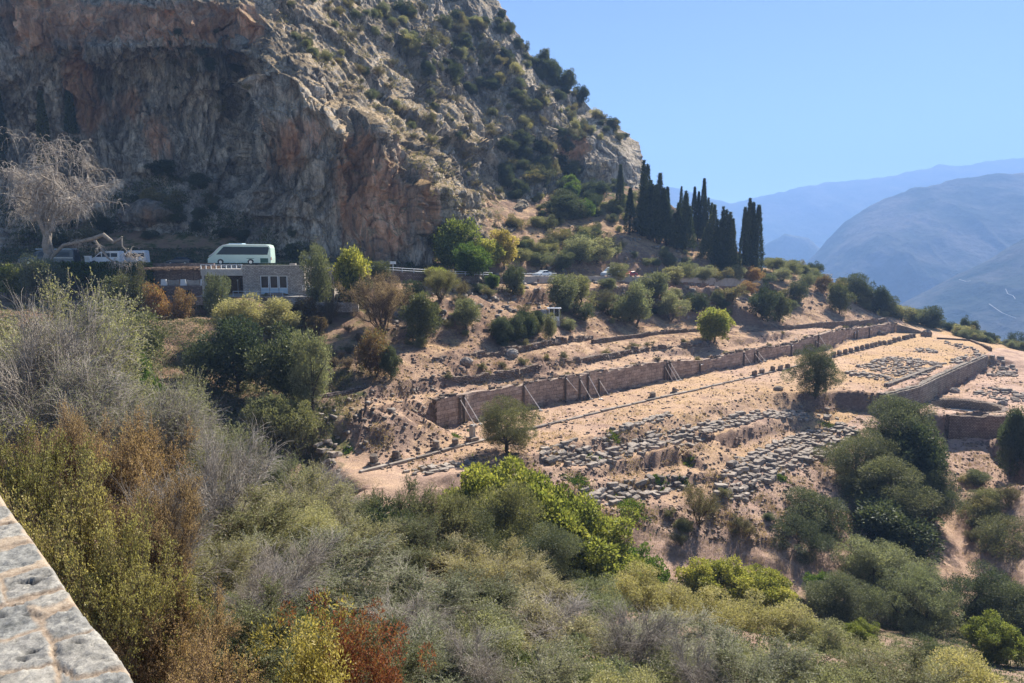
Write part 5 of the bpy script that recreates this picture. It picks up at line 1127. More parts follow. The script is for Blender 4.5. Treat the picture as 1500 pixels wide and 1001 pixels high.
def tree_blob(key, seed, ncl, nl, rcl, ell, cz, Lm, Wm, mat, trunk=.03, fork=.25, trunks=1, drop=0., bark=BARK, ragged=.25, upb=.3, shell=.3, flat=.88):
    """crown of many leaf clumps round limbs; unit height"""
    rg = np.random.default_rng(seed); C_ = []
    while len(C_) < ncl:
        d = rg.normal(size=3); d /= np.linalg.norm(d); r_ = rg.uniform(shell, 1.0) ** .6 * (1 + ragged * rg.normal() * .5)
        p = d * r_ * np.array(ell) * (1 - .8 * rcl); p[2] += cz
        if p[2] > .06 and p[2] < 1 - rcl * .4: C_.append(p)
    C_ = np.array(C_); rr = rcl * rg.uniform(.55, 1.25, ncl); cnt = np.maximum(20, (nl * (rr / rcl) ** 2)).astype(int)
    P = []; D_ = []; T_ = []
    for c, r_, k in zip(C_, rr, cnt):
        d = nrm(rg.normal(size=(k, 3))); s_ = r_ * rg.uniform(.25, 1.0, k) ** .5
        q = c + d * s_[:, None] * np.array([1, 1, flat]); P.append(q); D_.append(d + rg.normal(size=(k, 3)) * .6 + np.array([0, 0, upb])); T_.append(np.clip(rg.uniform(0, .75, k) + rg.normal() * .12 + .1, 0, 1))
    # a few stray shoots
    k = ncl * 12; d = nrm(rg.normal(size=(k, 3))); ci = rg.integers(0, ncl, k); P.append(C_[ci] + d * (rr[ci] * rg.uniform(1, 1.5, k))[:, None]); D_.append(d); T_.append(rg.uniform(.2, .9, k))
    P = np.concatenate(P); D_ = np.concatenate(D_); T_ = np.concatenate(T_)
    m_ = P[:, 2] > .015; V_, F, t_ = leaf_arr(P[m_], D_[m_], Lm, Wm, rg, T_[m_])
    crown = mesh("crown", V_, F, mat, {'tint': t_})
    mb = MB()
    for j in range(trunks):
        a = 2 * math.pi * j / max(1, trunks) + rg.uniform(0, 1); lean = (.0 if trunks == 1 else .12); top = np.array([lean * math.cos(a) + rg.normal() * .02, lean * math.sin(a) + rg.normal() * .02, fork])
        limb(mb, (lean * .25 * math.cos(a), lean * .25 * math.sin(a), -.05), top, trunk, trunk * .7, rg, 4, .05, 7)
        sel = rg.choice(ncl, min(ncl, max(4, 14 // trunks)), replace=False)
        for i in sel:
            mid = top + (C_[i] - top) * .5 + np.array([0, 0, .03]); limb(mb, top, mid, trunk * .5, trunk * .3, rg, 2, .08, 5); limb(mb, mid, C_[i], trunk * .3, trunk * .08, rg, 2, .1, 4)
    tr = mb.me("trunk", bark)
    PROTO.setdefault(key, []).append((tr, crown, 2 * (ell[0] * 1.02)))
def tree_wisp(key, seed, nst, ntw, leafper, Lm, Wm, mat, spread=.5, bark=TWIGB, bare=.15, tl=.3, arch=0., pale=0):
    """shrubby tree: stems fan out from the base and split in long fine shoots with tiny leaves"""
    rg = np.random.default_rng(seed); mb = MB(); tips = []; base = []
    for i in range(nst):
        a = 2 * math.pi * (i + rg.uniform(0, .7)) / nst; s_ = spread * rg.uniform(.25, 1.0); h = rg.uniform(.55, .86) * (1 - .25 * s_)
        b = np.array([s_ * math.cos(a) * .85, s_ * math.sin(a) * .85, h]); pts = limb(mb, (rg.normal() * .02, rg.normal() * .02, -.05), b, .014, .004, rg, 5, .04, 5, .04); base.append(pts)
        for _ in range(3):
            q = pts[rg.integers(2, 5)]; e_ = q + nrm(b - pts[0] + rg.normal(size=3) * .35) * rg.uniform(.2, .4); p2 = limb(mb, q, e_, .006, .0025, rg, 3, .06, 4); base.append(p2)
    S0 = []; SD_ = []
    for pts in base:
        for j in range(1, len(pts)):
            S0.append(pts[j]); SD_.append(nrm(np.array(pts[j]) - pts[j - 1]))
    S0 = np.array(S0); SD_ = np.array(SD_); w_ = (S0[:, 2].clip(.1)) ** .8; w_ /= w_.sum(); ix = rg.choice(len(S0), ntw, p=w_)
    P = S0[ix] + rg.normal(size=(ntw, 3)) * .03; out = np.stack([S0[ix][:, 0], S0[ix][:, 1], S0[ix][:, 2] * .3], 1)
    d = nrm(SD_[ix] + rg.normal(size=(ntw, 3)) * .55 + out * 1.2 + np.array([0, 0, .25])); ln = tl * rg.uniform(.45, 1.1, ntw)
    A_ = []; B_ = []; RA = []; RB = []; seg = 4; cur = P.copy(); LP = []; LD = []; LT = []; tw = rg.normal(size=(ntw, 3)) * .22; tn = np.clip(rg.normal(.45, .16, ntw), 0, 1)
    for k in range(seg):
        nx2 = cur + d * (ln / seg)[:, None]; A_.append(cur); B_.append(nx2); r_ = (.0026 if pale else .0016) * (1 - k / (seg + .8)); RA.append(np.full(ntw, r_)); RB.append(np.full(ntw, r_ * .7))
        if k > 0 or leafper > 20:
            m_ = rg.random(ntw) > bare; kk = leafper // seg
            if kk > 0:
                t = rg.uniform(0, 1, (m_.sum(), kk)); q = cur[m_][:, None] + (nx2 - cur)[m_][:, None] * t[..., None]; q = q + rg.normal(size=q.shape) * .004
                LP.append(q.reshape(-1, 3)); LD.append((np.repeat(d[m_], kk, 0) + rg.normal(size=(m_.sum() * kk, 3)) * .7)); LT.append(np.clip(np.repeat(tn[m_], kk) + rg.uniform(-.25, .3, m_.sum() * kk), 0, 1))
        cur = nx2; d = nrm(d + tw + np.array([0, 0, -arch]))
    tv_, tf_ = prisms(np.concatenate(A_), np.concatenate(B_), np.concatenate(RA), np.concatenate(RB)); twigs = mesh("twigs", tv_, tf_, TWIG if pale else bark)
    crown = None
    if LP:
        V_, F, t_ = leaf_arr(np.concatenate(LP), np.concatenate(LD), Lm, Wm, rg, np.concatenate(LT)); crown = mesh("crown", V_, F, mat, {'tint': t_})
    PROTO.setdefault(key, []).append((mb.me("stems", TWIG if pale else bark), crown, 2 * spread * 1.05, twigs))
def tree_cyp(key, seed, r_, n, spires, mat, Lm=.03, Wm=.007, low=.03, pw=.85):
    rg = np.random.default_rng(seed); P = []; D_ = []; T_ = []; mb = MB(); mb.tube([(0, 0, -.03), (0, 0, .5), (0, 0, .9)], [.02 * r_ / .07, .012, .003], 6)
    for s_ in range(spires):
        a = rg.uniform(0, 6.28); o_ = 0 if s_ == 0 else r_ * rg.uniform(.3, .75); ox, oy = o_ * math.cos(a), o_ * math.sin(a); h = 1 if s_ == 0 else rg.uniform(.5, .97); rr = r_ * (1 if spires == 1 else rg.uniform(.5, .8))
        k = n // spires; z = rg.uniform(low, 1, k) ** .8; prof = np.minimum(1, (z - low * .5) / .12) ** .5 * (1 - z) ** pw * 1.35
        lump = 1 + .22 * fbm(z * 14, np.full(k, s_ * 3.), 0, 3, seed) ; th = rg.uniform(0, 6.28, k); lump += .2 * fbm(z * 9, np.cos(th) * 2, np.sin(th) * 2, 3, seed + 3)
        rad = rr * prof * lump * rg.uniform(.45, 1.06, k) ** .5
        P.append(np.stack([ox + rad * np.cos(th), oy + rad * np.sin(th), z * h * .985], 1)); D_.append(np.stack([np.cos(th) * .45, np.sin(th) * .45, np.full(k, .95)], 1) + rg.normal(size=(k, 3)) * .3); T_.append(np.clip(rg.uniform(0, .8, k) + .35 * fbm(z * 20, np.cos(th) * 3, np.sin(th) * 3, 2, seed + 8), 0, 1))
    V_, F, t_ = leaf_arr(np.concatenate(P), np.concatenate(D_), Lm, Wm, rg, np.concatenate(T_)); PROTO.setdefault(key, []).append((mb.me("trunk", BARK), mesh("crown", V_, F, mat, {'tint': t_}), 2 * r_))

for i in range(3):
    tree_blob('olive', 10 + i, [44, 60, 34][i], [260, 200, 320][i], [.16, .13, .18][i], (.45, .45, .45), .52, .045, .018, LM['olive'], .03, .25, 1 + i % 2, ragged=[.45, .6, .35][i])
    tree_blob('greyolive', 20 + i, [40, 60, 30][i], [280, 200, 340][i], [.16, .13, .19][i], (.46, .46, .44), .51, .045, .017, LM['greyolive'], .03, .22, 2, ragged=[.4, .6, .5][i])
    tree_blob('dark', 30 + i, [50, 80, 36][i], [260, 190, 330][i], [.15, .12, .18][i], (.44, .44, .46), .52, .045, .02, LM['dark'], .03, .15, 1, ragged=.45)
    tree_blob('scrub', 40 + i, 26, 170, .17, (.6, .6, .42), .42, .07, .028, LM['scrub'], .025, .12, 3, ragged=.75)
    tree_blob('orange', 60 + i, 50, 170, .14, (.46, .46, .44), .52, .05, .022, LM['orange'], .02, .15, 3)
    tree_blob('oliveN', 80 + i, [80, 120, 60][i], [800, 560, 1000][i], [.13, .11, .15][i], (.46, .46, .47), .5, .02, .008, LM['olive'], .032, .22, 2, ragged=.3)
    tree_blob('greyN', 90 + i, [80, 120, 60][i], [800, 560, 1000][i], [.13, .11, .15][i], (.47, .47, .46), .5, .021, .008, LM['greyolive'], .03, .2, 3, ragged=.35)
    tree_blob('oliveD', 180 + i, [46, 60, 36][i], [1150, 900, 1500][i], [.15, .13, .17][i], (.44, .44, .47), .5, .02, .008, LM['darkolive'], .032, .2, 2, ragged=[.4, .55, .35][i], shell=.5)
    tree_wisp('wisp', 100 + i, 10, 2600, 22, .018, .0075, LM['greyolive'], .52, TWIG, .06, .24)
    tree_wisp('wispd', 110 + i, 10, 2600, 22, .018, .0075, LM['olive'], .52, TWIGB, .06, .22)
    tree_wisp('wispfar', 120 + i, 8, 1300, 9, .03, .011, LM['scrub'], .46, TWIGB, .15, .26)
    tree_cyp('cypress', 140 + i, .055, 5200, 1, LM['cypress'])
    tree_cyp('cypwide', 150 + i, .12, 10000, 4 + i, LM['cypress'], .035, .008, pw=1.0)
for i in range(2):
    tree_blob('lime', 50 + i, 60, 170, .13, (.44, .44, .44), .54, .055, .03, LM['lime'], .03, .2, 1)
    tree_blob('limeN', 54 + i, 120, 330, .10, (.5, .5, .42), .5, .028, .02, LM['lime'], .03, .2, 2, ragged=.3)
    tree_blob('green', 57 + i, 90, 260, .12, (.5, .5, .44), .5, .035, .024, LM['green'], .03, .2, 2)
    tree_blob('gold', 65 + i, 50, 150, .13, (.42, .42, .42), .55, .05, .028, LM['gold'], .03, .25, 1)
    tree_blob('hedge', 70 + i, 50, 260, .15, (.34, .34, .5), .48, .05, .018, LM['dark'], .03, .1, 1, ragged=.1)
    tree_blob('low', 74 + i, 44, 170, .17, (.7, .7, .4), .4, .07, .03, LM['olive'], .03, .1, 3)
    tree_wisp('brownw', 130 + i, 14, 4600, 16, .012, .006, LM['brown'], .6, TWIGB, .1, .17)
    tree_wisp('bare', 134 + i, 8, 1300, 0, .01, .005, None, .5, TWIG, 1, .34, .12, pale=1)
    tree_wisp('straww', 136 + i, 10, 3600, 10, .025, .005, LM['greyolive'], .55, TWIG, .2, .36, .3, pale=1)
    tree_wisp('yelloww', 138 + i, 16, 3400, 18, .013, .009, LM['yellow'], .62, TWIGB, .12, .13)
    tree_blob('sumac', 160 + i, 60, 110, .085, (.4, .4, .42), .55, .03, .011, [LM['gold'], LM['red']][i], .012, .3, 4, TWIGB, ragged=.9, upb=.1, shell=.1)
print("protos", {k: len(v) for k, v in PROTO.items()})
KNAME = dict(olive='olive_tree', greyolive='olive_tree', dark='evergreen_tree', scrub='shrub', orange='autumn_bush', oliveN='olive_tree', oliveD='olive_tree', greyN='olive_tree', wisp='wispy_shrub', wispd='wispy_shrub', wispfar='wispy_shrub', cypress='cypress_tree', cypwide='cypress_tree',
  lime='autumn_tree', limeN='fig_tree', green='broadleaf_tree', gold='autumn_tree', hedge='clipped_shrub', low='shrub', brownw='dry_bush', bare='dead_shrub', straww='feathery_shrub', yelloww='yellow_bush', sumac='sumac_bush')
KCAT = {k: v.replace('_', ' ') for k, v in KNAME.items()}
vr = random.Random(77); NV_ = [0]; GC = {}
def plant(kind, x, y, z, H, W, label, group=None, rz=None):
    v = PROTO[kind][NV_[0] % len(PROTO[kind])]; NV_[0] += 1
    e = empty(KNAME[kind], (x, y, z), vr.uniform(0, 6.28) if rz is None else rz); s_ = W / v[2]; e.scale = (s_, s_, H)
    tag(e, label, KCAT[kind], group)
    wisp = len(v) == 4
    obj("stems" if wisp else "trunk", v[0], e)
    if v[1] is not None: obj("crown", v[1], e)
    if wisp: obj("twigs", v[3], e)
    return e
def T(kind, u, vb, hpx, wpx, label, group=None, d=None, bvh=None):
    if d is None:
        p = hit(u, vb, bvh)
        if p is None: return
    else: p = PD(u, vb, d); p[2] = gh(p[0], p[1])
    D_ = p[1]; k = 1 / 1000 * (D_ * CP - p[2] * SP)
    return plant(kind, p[0], p[1], p[2] - .02 * hpx * k, hpx * k * 1.02, wpx * k, label, group)
def F_(kind, u, vt, d, wpx, label, group=None, minh=None):
    p = PD(u, vt, d); g = gh(p[0], p[1]); H = p[2] - g
    if H < 1.2: H = 1.2
    k = d / 1000; 
    if len(PROTO[kind][0]) == 3 and H < .8 * wpx * k: H = .8 * wpx * k; g = p[2] - H
    if kind in ('wisp', 'wispd', 'straww'): wpx = max(wpx, .9 * H / k)
    if kind in ('brownw', 'bare'): wpx = max(wpx, .7 * H / k)
    if kind == 'sumac': wpx = max(wpx, .5 * H / k)
    if kind == 'yelloww': wpx = max(wpx, .7 * H / k)
    return plant(kind, p[0], p[1], g - .1, H + .1, wpx * k, label, group)

# --- cypresses on the hill
cyp = [(908, 243, 310, 11, 'cypress', "slender cypress left of the main grove against the far crag"), (922, 277, 344, 13, 'cypress', "short cypress just left of the main cypress grove"), (941, 238, 345, 34, 'cypwide', "broad dark cypress at the left end of the grove against the crag edge"),
 (955, 270, 388, 30, 'cypwide', "broad ragged cypress low in the left half of the grove"), (967, 254, 392, 26, 'cypwide', "tallest broad cypress in the left half of the grove"), (978, 274, 390, 11, 'cypress', "narrow cypress in front of the broad left clump"), (990, 312, 390, 18, 'cypress', "short cypress between the two broad ones mid grove"),
 (996, 275, 350, 16, 'cypwide', "cypress rising behind the middle of the grove"), (1005, 280, 390, 24, 'cypwide', "tall cypress with exposed lower trunk mid grove"), (1018, 274, 360, 10, 'cypress', "slim cypress behind, left of the tallest spire"), (1024, 281, 358, 9, 'cypress', "slim short spire cypress just left of the tallest spire"), (1032, 262, 362, 12, 'cypress', "tallest thin spire cypress on the skyline"),
 (1038, 290, 365, 16, 'cypwide', "ragged cypress beside the tallest spire"), (1047, 300, 390, 22, 'cypwide', "ragged cypress starting the right half of the grove"), (1060, 303, 395, 24, 'cypwide', "dense cypress in the right half of the grove"), (1070, 311, 396, 24, 'cypwide', "dense cypress at the right of the ragged pair"),
 (1092, 304, 394, 12, 'cypress', "left one of the four smooth cypresses at the right end"), (1099, 291, 394, 13, 'cypress', "tallest of the four smooth cypresses at the right end"), (1104, 297, 394, 12, 'cypress', "third of the four smooth cypresses at the right end"), (1112, 301, 397, 14, 'cypress', "rightmost smooth cypress standing against the blue valley")]
for u, vt, vb, w2, kd, lb in cyp:
    if vb > 350: F_(kd, u, vt, {True: 215, False: 232}[vb > 380], w2 * (vr.uniform(1.2, 1.6) if kd == 'cypwide' else vr.uniform(.95, 1.25)), lb, "cypress grove on the hill shoulder")
    else: T(kd, u, vb, vb - vt, w2 * 1.1, lb, "cypress grove on the hill shoulder")
for u, vt, vb, lb in ((8, 140, 262, "dark column cypress at the left edge before the cliff"), (69, 138, 262, "sunlit edged column cypress behind the crown of the bare tree"), (109, 128, 250, "dark column cypress right of the bare tree's crown")):
    T('cypress', u, vb, vb - vt, 18, lb, "column cypresses before the cliff", bvh=CB)
# --- individually described middle distance plants
M = [('lime', 8, 440, 56, 52, "bright lime bush at the left edge below the tall road wall"), ('greyolive', 58, 446, 70, 62, "pale olive in front of the tall road wall under the bare tree"), ('wispfar', 196, 452, 62, 48, "leafless looking grey shrub left of the stone terrace block"), ('dark', 178, 462, 60, 60, "dark green shrub under the overgrown road wall"),
 ('orange', 226, 468, 50, 38, "rusty orange bush, left of the two in front of the terrace block"), ('orange', 266, 466, 42, 34, "rusty orange round bush, right of the two in front of the terrace block"), ('olive', 317, 472, 68, 42, "upright green olive covering the canopy's left pillar"),
 ('greyolive', 352, 492, 58, 70, "pale green olive below the canopy, left of the house terrace"), ('greyolive', 405, 486, 50, 84, "broad pale green olive right below the glazed doors"), ('dark', 352, 575, 112, 95, "large dark tree mass below the house, left one"), ('dark', 420, 590, 118, 100, "large dark tree mass below the house, right one"), ('greyolive', 458, 600, 118, 62, "tall grey tree at the right flank of the dark mass"),
 ('dark', 300, 560, 62, 60, "dark shrub on the shaded bank left of the dark tree mass"), ('olive', 388, 650, 82, 66, "green olive in front of the dark mass, left one"), ('olive', 432, 655, 76, 64, "green olive in front of the dark mass, right one"),
 ('orange', 445, 478, 42, 42, "bright orange bush under the stone steps"), ('brownw', 482, 478, 40, 36, "brown bush right beside the bright orange bush"), ('orange', 462, 492, 28, 32, "small orange bush low below the steps"),
 ('olive', 464, 422, 60, 42, "olive tree against the right corner of the stone house"), ('lime', 514, 412, 54, 46, "lime yellow treetop behind the olive by the house"), ('dark', 516, 432, 48, 44, "dark green tree under the lime yellow treetop"), ('dark', 556, 412, 30, 30, "small dark bush by the white sign board"),
 ('brownw', 560, 492, 92, 96, "big round brownish olive on the slope right of the steps"), ('dark', 619, 502, 74, 54, "dense dark conifer beside the big round brownish tree"), ('dark', 607, 450, 40, 34, "dark bush behind the dense dark conifer"), ('orange', 549, 552, 68, 58, "rust and green mottled bush on the steep bank"), ('dark', 572, 556, 50, 30, "dark green side of the mottled bush"),
 ('wispd', 645, 440, 46, 56, "dark wispy tree below the road wall"), ('olive', 683, 484, 52, 42, "rounded olive bush alone on the straw slope"), ('lime', 668, 402, 84, 66, "tall bright lime tree on the road, tallest of the autumn trees"), ('lime', 640, 422, 32, 34, "small lime bush hanging over the road wall"), ('green', 690, 406, 50, 56, "mid green tree in front of the tall lime tree"),
 ('lime', 712, 398, 50, 48, "yellow green tree between lime tree and golden tree"), ('gold', 738, 394, 62, 44, "golden tree with leaning trunk at the right of the autumn trees"), ('dark', 753, 432, 48, 34, "dark upright bush right under the golden tree"), ('green', 721, 424, 24, 22, "small green shrub on the bank under the road"), ('scrub', 715, 434, 16, 24, "low shrub at the foot of the road bank"),
 ('hedge', 734, 504, 40, 30, "leftmost of five clipped dark shrubs below the ticket hut"), ('hedge', 753, 500, 42, 30, "second of five clipped dark shrubs below the ticket hut"), ('hedge', 768, 496, 42, 28, "third of five clipped dark shrubs below the ticket hut"), ('hedge', 779, 492, 38, 24, "fourth of five clipped dark shrubs below the ticket hut"), ('hedge', 787, 488, 34, 20, "rightmost of five clipped dark shrubs below the ticket hut"),
 ('olive', 804, 500, 40, 24, "small olive standing in front of the ticket hut"), ('olive', 822, 458, 62, 50, "olive behind the ticket hut, left one"), ('olive', 846, 454, 56, 44, "olive behind the ticket hut, right one"), ('dark', 856, 470, 26, 34, "low dark bush right of the ticket hut"), ('wispfar', 888, 456, 34, 38, "brownish bush right of the ticket hut's low dark bush"), ('greyolive', 930, 474, 62, 62, "large grey olive in mid slope right of the ticket hut"),
 ('olive', 905, 470, 26, 34, "low olive bush left of the large grey olive"), ('olive', 956, 440, 46, 46, "olive below the road between large grey olive and leafless trees"), ('greyolive', 982, 466, 40, 48, "grey olive right of the large grey olive"), ('dark', 1022, 460, 32, 34, "dark bush above and left of the yellow green tree"), ('lime', 1046, 503, 54, 50, "isolated yellow green tree on the straw terrace"),
 ('olive', 792, 394, 26, 40, "olive on the far roadside left of the small white car"), ('olive', 822, 398, 30, 38, "olive on the roadside between the two white vehicles"), ('greyolive', 850, 386, 40, 62, "broad grey olive above the road behind the white car"), ('greyolive', 876, 384, 36, 50, "broad grey olive above the road behind the white van"), ('olive', 905, 412, 26, 34, "olive partly hiding the white van"),
 ('dark', 1118, 470, 54, 42, "large dark tree above the long wall, left of a close pair"), ('dark', 1142, 472, 44, 34, "olive green tree, right of the close pair"), ('dark', 1166, 444, 34, 30, "dark round tree behind the close pair"), ('orange', 1206, 430, 26, 26, "rusty bush left of the shelter on the skyline path"), ('orange', 1244, 420, 18, 18, "small rusty bush right of the shelter"),
 ('dark', 1229, 460, 44, 34, "dark olive beside the straw path to the ridge"), ('dark', 1256, 440, 40, 42, "dark pine on the skyline right of the path"), ('dark', 1284, 466, 52, 38, "tall dark pine on the skyline slope"), ('olive', 1268, 466, 34, 30, "olive bush before the tall dark pine"), ('dark', 1302, 470, 38, 30, "dark tree right of the tall dark pine"),
 ('olive', 1322, 478, 34, 38, "olive on the rim at the end of the long wall"), ('olive', 1345, 484, 34, 36, "olive on the rim right of the wall end"), ('dark', 1366, 486, 38, 34, "dark olive on the rim behind the upright boulder"),
 ('dark', 1415, 492, 30, 16, "upright dark tree on the far rim, left of two"), ('dark', 1428, 496, 26, 16, "upright dark tree on the far rim, right of two"), ('dark', 1487, 512, 26, 24, "dark round tree at the right edge of the rim"),
 ('oliveD', 745, 662, 82, 84, "round olive tree standing on the near terrace by the kerb line"), ('oliveD', 1193, 580, 76, 66, "dark twin crowned olive tree on the terrace edge in mid scene"), ('wispfar', 1023, 772, 62, 52, "small sparse shrub on the bare slope under the broad block field"), ('scrub', 1062, 728, 14, 24, "low green bush at the left end of the block field")]
for m in M:
    kd, u, vb, hp, wp, lb = m
    dd = None
    if u < 520 and vb < 480: dd = {True: 112, False: 108}[vb < 450]
    if 1250 < u and vb < 500 or (u > 1300 and vb < 515): dd = 218
    if dd: F_(kd, u, vb - hp, dd, wp, lb)
    else: T(kd, u, vb, hp, wp, lb, "clipped dark shrubs in a row" if kd == 'hedge' else None)
# low rounded bushes edging the hill top
for i, (u, vb, hp, wp) in enumerate([(985, 412, 22, 34), (1006, 410, 24, 34), (1030, 412, 22, 36), (1052, 412, 22, 34), (1078, 412, 24, 30), (1098, 415, 24, 36), (1120, 418, 20, 32), (1145, 412, 20, 30), (1072, 440, 24, 40), (1095, 432, 20, 30), (1180, 424, 22, 26), (1195, 418, 16, 22), (1135, 400, 24, 30), (1160, 405, 22, 30), (1185, 408, 18, 26), (1222, 410, 14, 24)]):
    T(['greyolive', 'scrub', 'olive', 'orange'][[0, 2, 0, 1, 0, 3, 2, 0, 1, 3, 2, 2, 2, 2, 2, 2][i]], u, vb, hp, wp, "low rounded bush in the row edging the hill top under the cypresses", "low rounded bushes edging the hill top")
# --- hillside scrub by area
def scatter(kinds, poly, n, h0, h1, lab, grp, bvh=None, seed=0, wr=1.2, up=None):
    pr = random.Random(seed); us = [p[0] for p in poly]; vs_ = [p[1] for p in poly]; k = 0; tries = 0
    while k < n and tries < n * 40:
        tries += 1; u = pr.uniform(min(us), max(us)); v = pr.uniform(min(vs_), max(vs_))
        if not inside(u, v, poly): continue
        p = hit(u, v, bvh)
        if p is None: continue
        h = pr.uniform(h0, h1) ; kd = pr.choice(kinds); plant(kd, p[0], p[1], p[2] - h * .12, h, h * wr * pr.uniform(.8, 1.3), lab, grp); k += 1
scatter(['scrub', 'dark', 'olive', 'scrub'], [(750, 330), (800, 275), (860, 270), (945, 285), (935, 380), (760, 388)], 80, 2, 5, "grey green shrub among the scrub on the hillside above the road", "scrub on the hillside above the road", None, 1)
scatter(['dark', 'dark', 'green'], [(790, 275), (850, 262), (880, 290), (870, 320), (800, 320)], 14, 5, 8, "dark leafy tree in the thicket at the foot of the far crag", "thicket at the foot of the far crag", None, 2, 1.0)
scatter(['scrub', 'olive', 'scrub'], [(840, 410), (1000, 410), (1120, 430), (1200, 440), (1180, 462), (1000, 470), (880, 470)], 22, 1.5, 3.2, "small shrub scattered on the bare slope below the road", "small shrubs on the bare slope below the road", None, 3)
scatter(['scrub', 'olive'], [(520, 500), (640, 480), (760, 470), (790, 510), (600, 520)], 8, 1.0, 2.2, "small shrub scattered on the straw slope behind the long wall", "small shrubs behind the long wall", None, 4)
scatter(['scrub', 'wispfar', 'dark', 'greyolive'], [(560, 20), (640, 10), (700, 30), (760, 90), (830, 140), (900, 190), (880, 215), (800, 200), (740, 180), (690, 150), (620, 110)], 130, 1.6, 5, "dark shrub clinging to the upper mountain slope", "shrubs on the upper mountain slope", CB, 5)
scatter(['scrub', 'wispfar', 'olive', 'wispfar'], [(400, 0), (560, 0), (620, 110), (690, 160), (760, 240), (740, 300), (660, 260), (560, 160), (450, 90)], 95, 1.0, 3.2, "small shrub on the rocky ledges of the middle cliff", "shrubs on the middle cliff ledges", CB, 6)
scatter(['dark', 'scrub'], [(730, 20), (775, 80), (870, 160), (935, 215), (915, 212), (850, 165), (760, 95), (715, 30)], 34, 2, 5, "dark bushy tree on the mountain skyline", "bushes along the mountain skyline", CB, 7, 1.0)
scatter(['dark'], [(790, 90), (880, 155), (895, 175), (860, 160), (790, 110)], 8, 6, 9, "taller dark pine on the mountain skyline", "pines on the mountain skyline", CB, 17, .8)
scatter(['dark', 'scrub', 'dark'], [(740, 210), (830, 210), (860, 260), (800, 275), (750, 300), (730, 250)], 44, 2.5, 6.5, "dark tree in the gully between the crags", "trees in the gully between the crags", CB, 8, 1.0)
scatter(['dark', 'scrub'], [(120, 300), (250, 250), (330, 290), (440, 340), (450, 380), (250, 365), (30, 365)], 40, 1.5, 4.5, "dark shaded shrub at the foot of the left cliff", "shaded shrubs at the foot of the left cliff", CB, 9)
scatter(['dark', 'scrub'], [(200, 60), (330, 40), (390, 60), (360, 180), (260, 190)], 22, 1, 2.6, "small dark shrub high on the left cliff face", "small shrubs on the left cliff face", CB, 10)
scatter(['dark', 'scrub', 'olive'], [(1230, 430), (1300, 440), (1400, 485), (1500, 515), (1500, 500), (1400, 470), (1300, 430)], 4, 2, 4, "bush beyond the terrace rim", "bushes beyond the terrace rim", None, 11)
pr = random.Random(12)
for i in range(46):
    u = pr.uniform(1290, 1500); v = np.interp(u, [1290, 1390, 1500], [474, 490, 520]); dd = pr.uniform(215, 232) if u < 1400 else pr.uniform(195, 215); p = PD(u, v, dd); z = gh(p[0], p[1]); h = pr.uniform(2, 4.0)
    plant(pr.choice(['olive', 'scrub', 'greyolive', 'dark']), p[0], p[1], z - .2, h, h * 1.3, "olive green bush in the thicket just beyond the terrace rim", "thicket beyond the terrace rim")
for i in range(34):
    u = pr.uniform(1190, 1300); dd = pr.uniform(225, 245); v = np.interp(u, [1190, 1250, 1300], [404, 430, 462]); p = PD(u, v, dd); z = gh(p[0], p[1]); h = pr.uniform(2.5, 5)
    plant(pr.choice(['dark', 'olive', 'scrub']), p[0], p[1], z - .2, h, h * 1.1, "dark bush on the sloping skyline right of the cypresses", "bushes on the sloping skyline")
for i in range(14):
    u = pr.uniform(1116, 1195); p = PD(u, 400, pr.uniform(236, 250)); h = pr.uniform(3, 6)
    plant(pr.choice(['dark', 'olive', 'scrub']), p[0], p[1], gh(p[0], p[1]) - .2, h, h * 1.1, "dark bush on the hill crest beside the rightmost cypress", "bushes on the hill crest")
scatter(['scrub', 'wispfar', 'olive', 'greyolive'], [(620, 425), (800, 415), (1000, 425), (1120, 440), (1080, 470), (900, 480), (700, 490), (560, 500)], 30, 1.2, 3.4, "shrub dotted over the stepped slope between road and ruins", "shrubs on the stepped slope", None, 31)
scatter(['scrub', 'wispfar'], [(600, 560), (700, 540), (900, 505), (1100, 485), (1250, 470), (1250, 480), (1100, 495), (900, 520), (700, 555)], 26, .6, 1.5, "knee high shrub on the ledge just above the long wall", "knee high shrubs above the long wall", None, 32)
scatter(['scrub', 'wispfar', 'olive'], [(860, 770), (1100, 740), (1180, 720), (1250, 800), (1100, 810), (950, 800)], 10, .8, 2.2, "low bush on the bare slope above the vine bushes", "low bushes on the bare lower slope", None, 33)
scatter(['scrub', 'wispfar', 'olive'], [(1380, 690), (1500, 680), (1500, 760), (1420, 800), (1380, 760)], 12, 1, 3, "low bush on the far right slope", "low bushes on the far right slope", None, 34)
scatter(['brownw', 'wispfar', 'scrub'], [(480, 560), (560, 520), (520, 480), (470, 480), (450, 540)], 8, 1, 2.2, "brown bush on the shaded bank right of the dark trees", "brown bushes on the shaded bank", None, 35)
pr0 = random.Random(91)
for k_, s_ in enumerate(np.arange(6, 180, 9.5)):
    q, hd = along(WT[2:], s_ + pr0.uniform(-3, 3)); h = pr0.uniform(.5, 1.3); x, y = q[0] + UPH[0] * 1.0, q[1] + UPH[1] * 1.0
    plant(pr0.choice(['scrub', 'wispfar', 'scrub']), x, y, gh(x, y) - .1, h, h * 1.5, "small plant rooted along the broken top of the long wall", "plants on top of the long wall")
scatter(['scrub', 'olive', 'wispfar', 'greyolive'], [(930, 372), (1000, 365), (1120, 388), (1125, 402), (1000, 398), (930, 392)], 30, 1.5, 4, "grey green scrub around the feet of the cypresses", "scrub at the feet of the cypresses", None, 41)
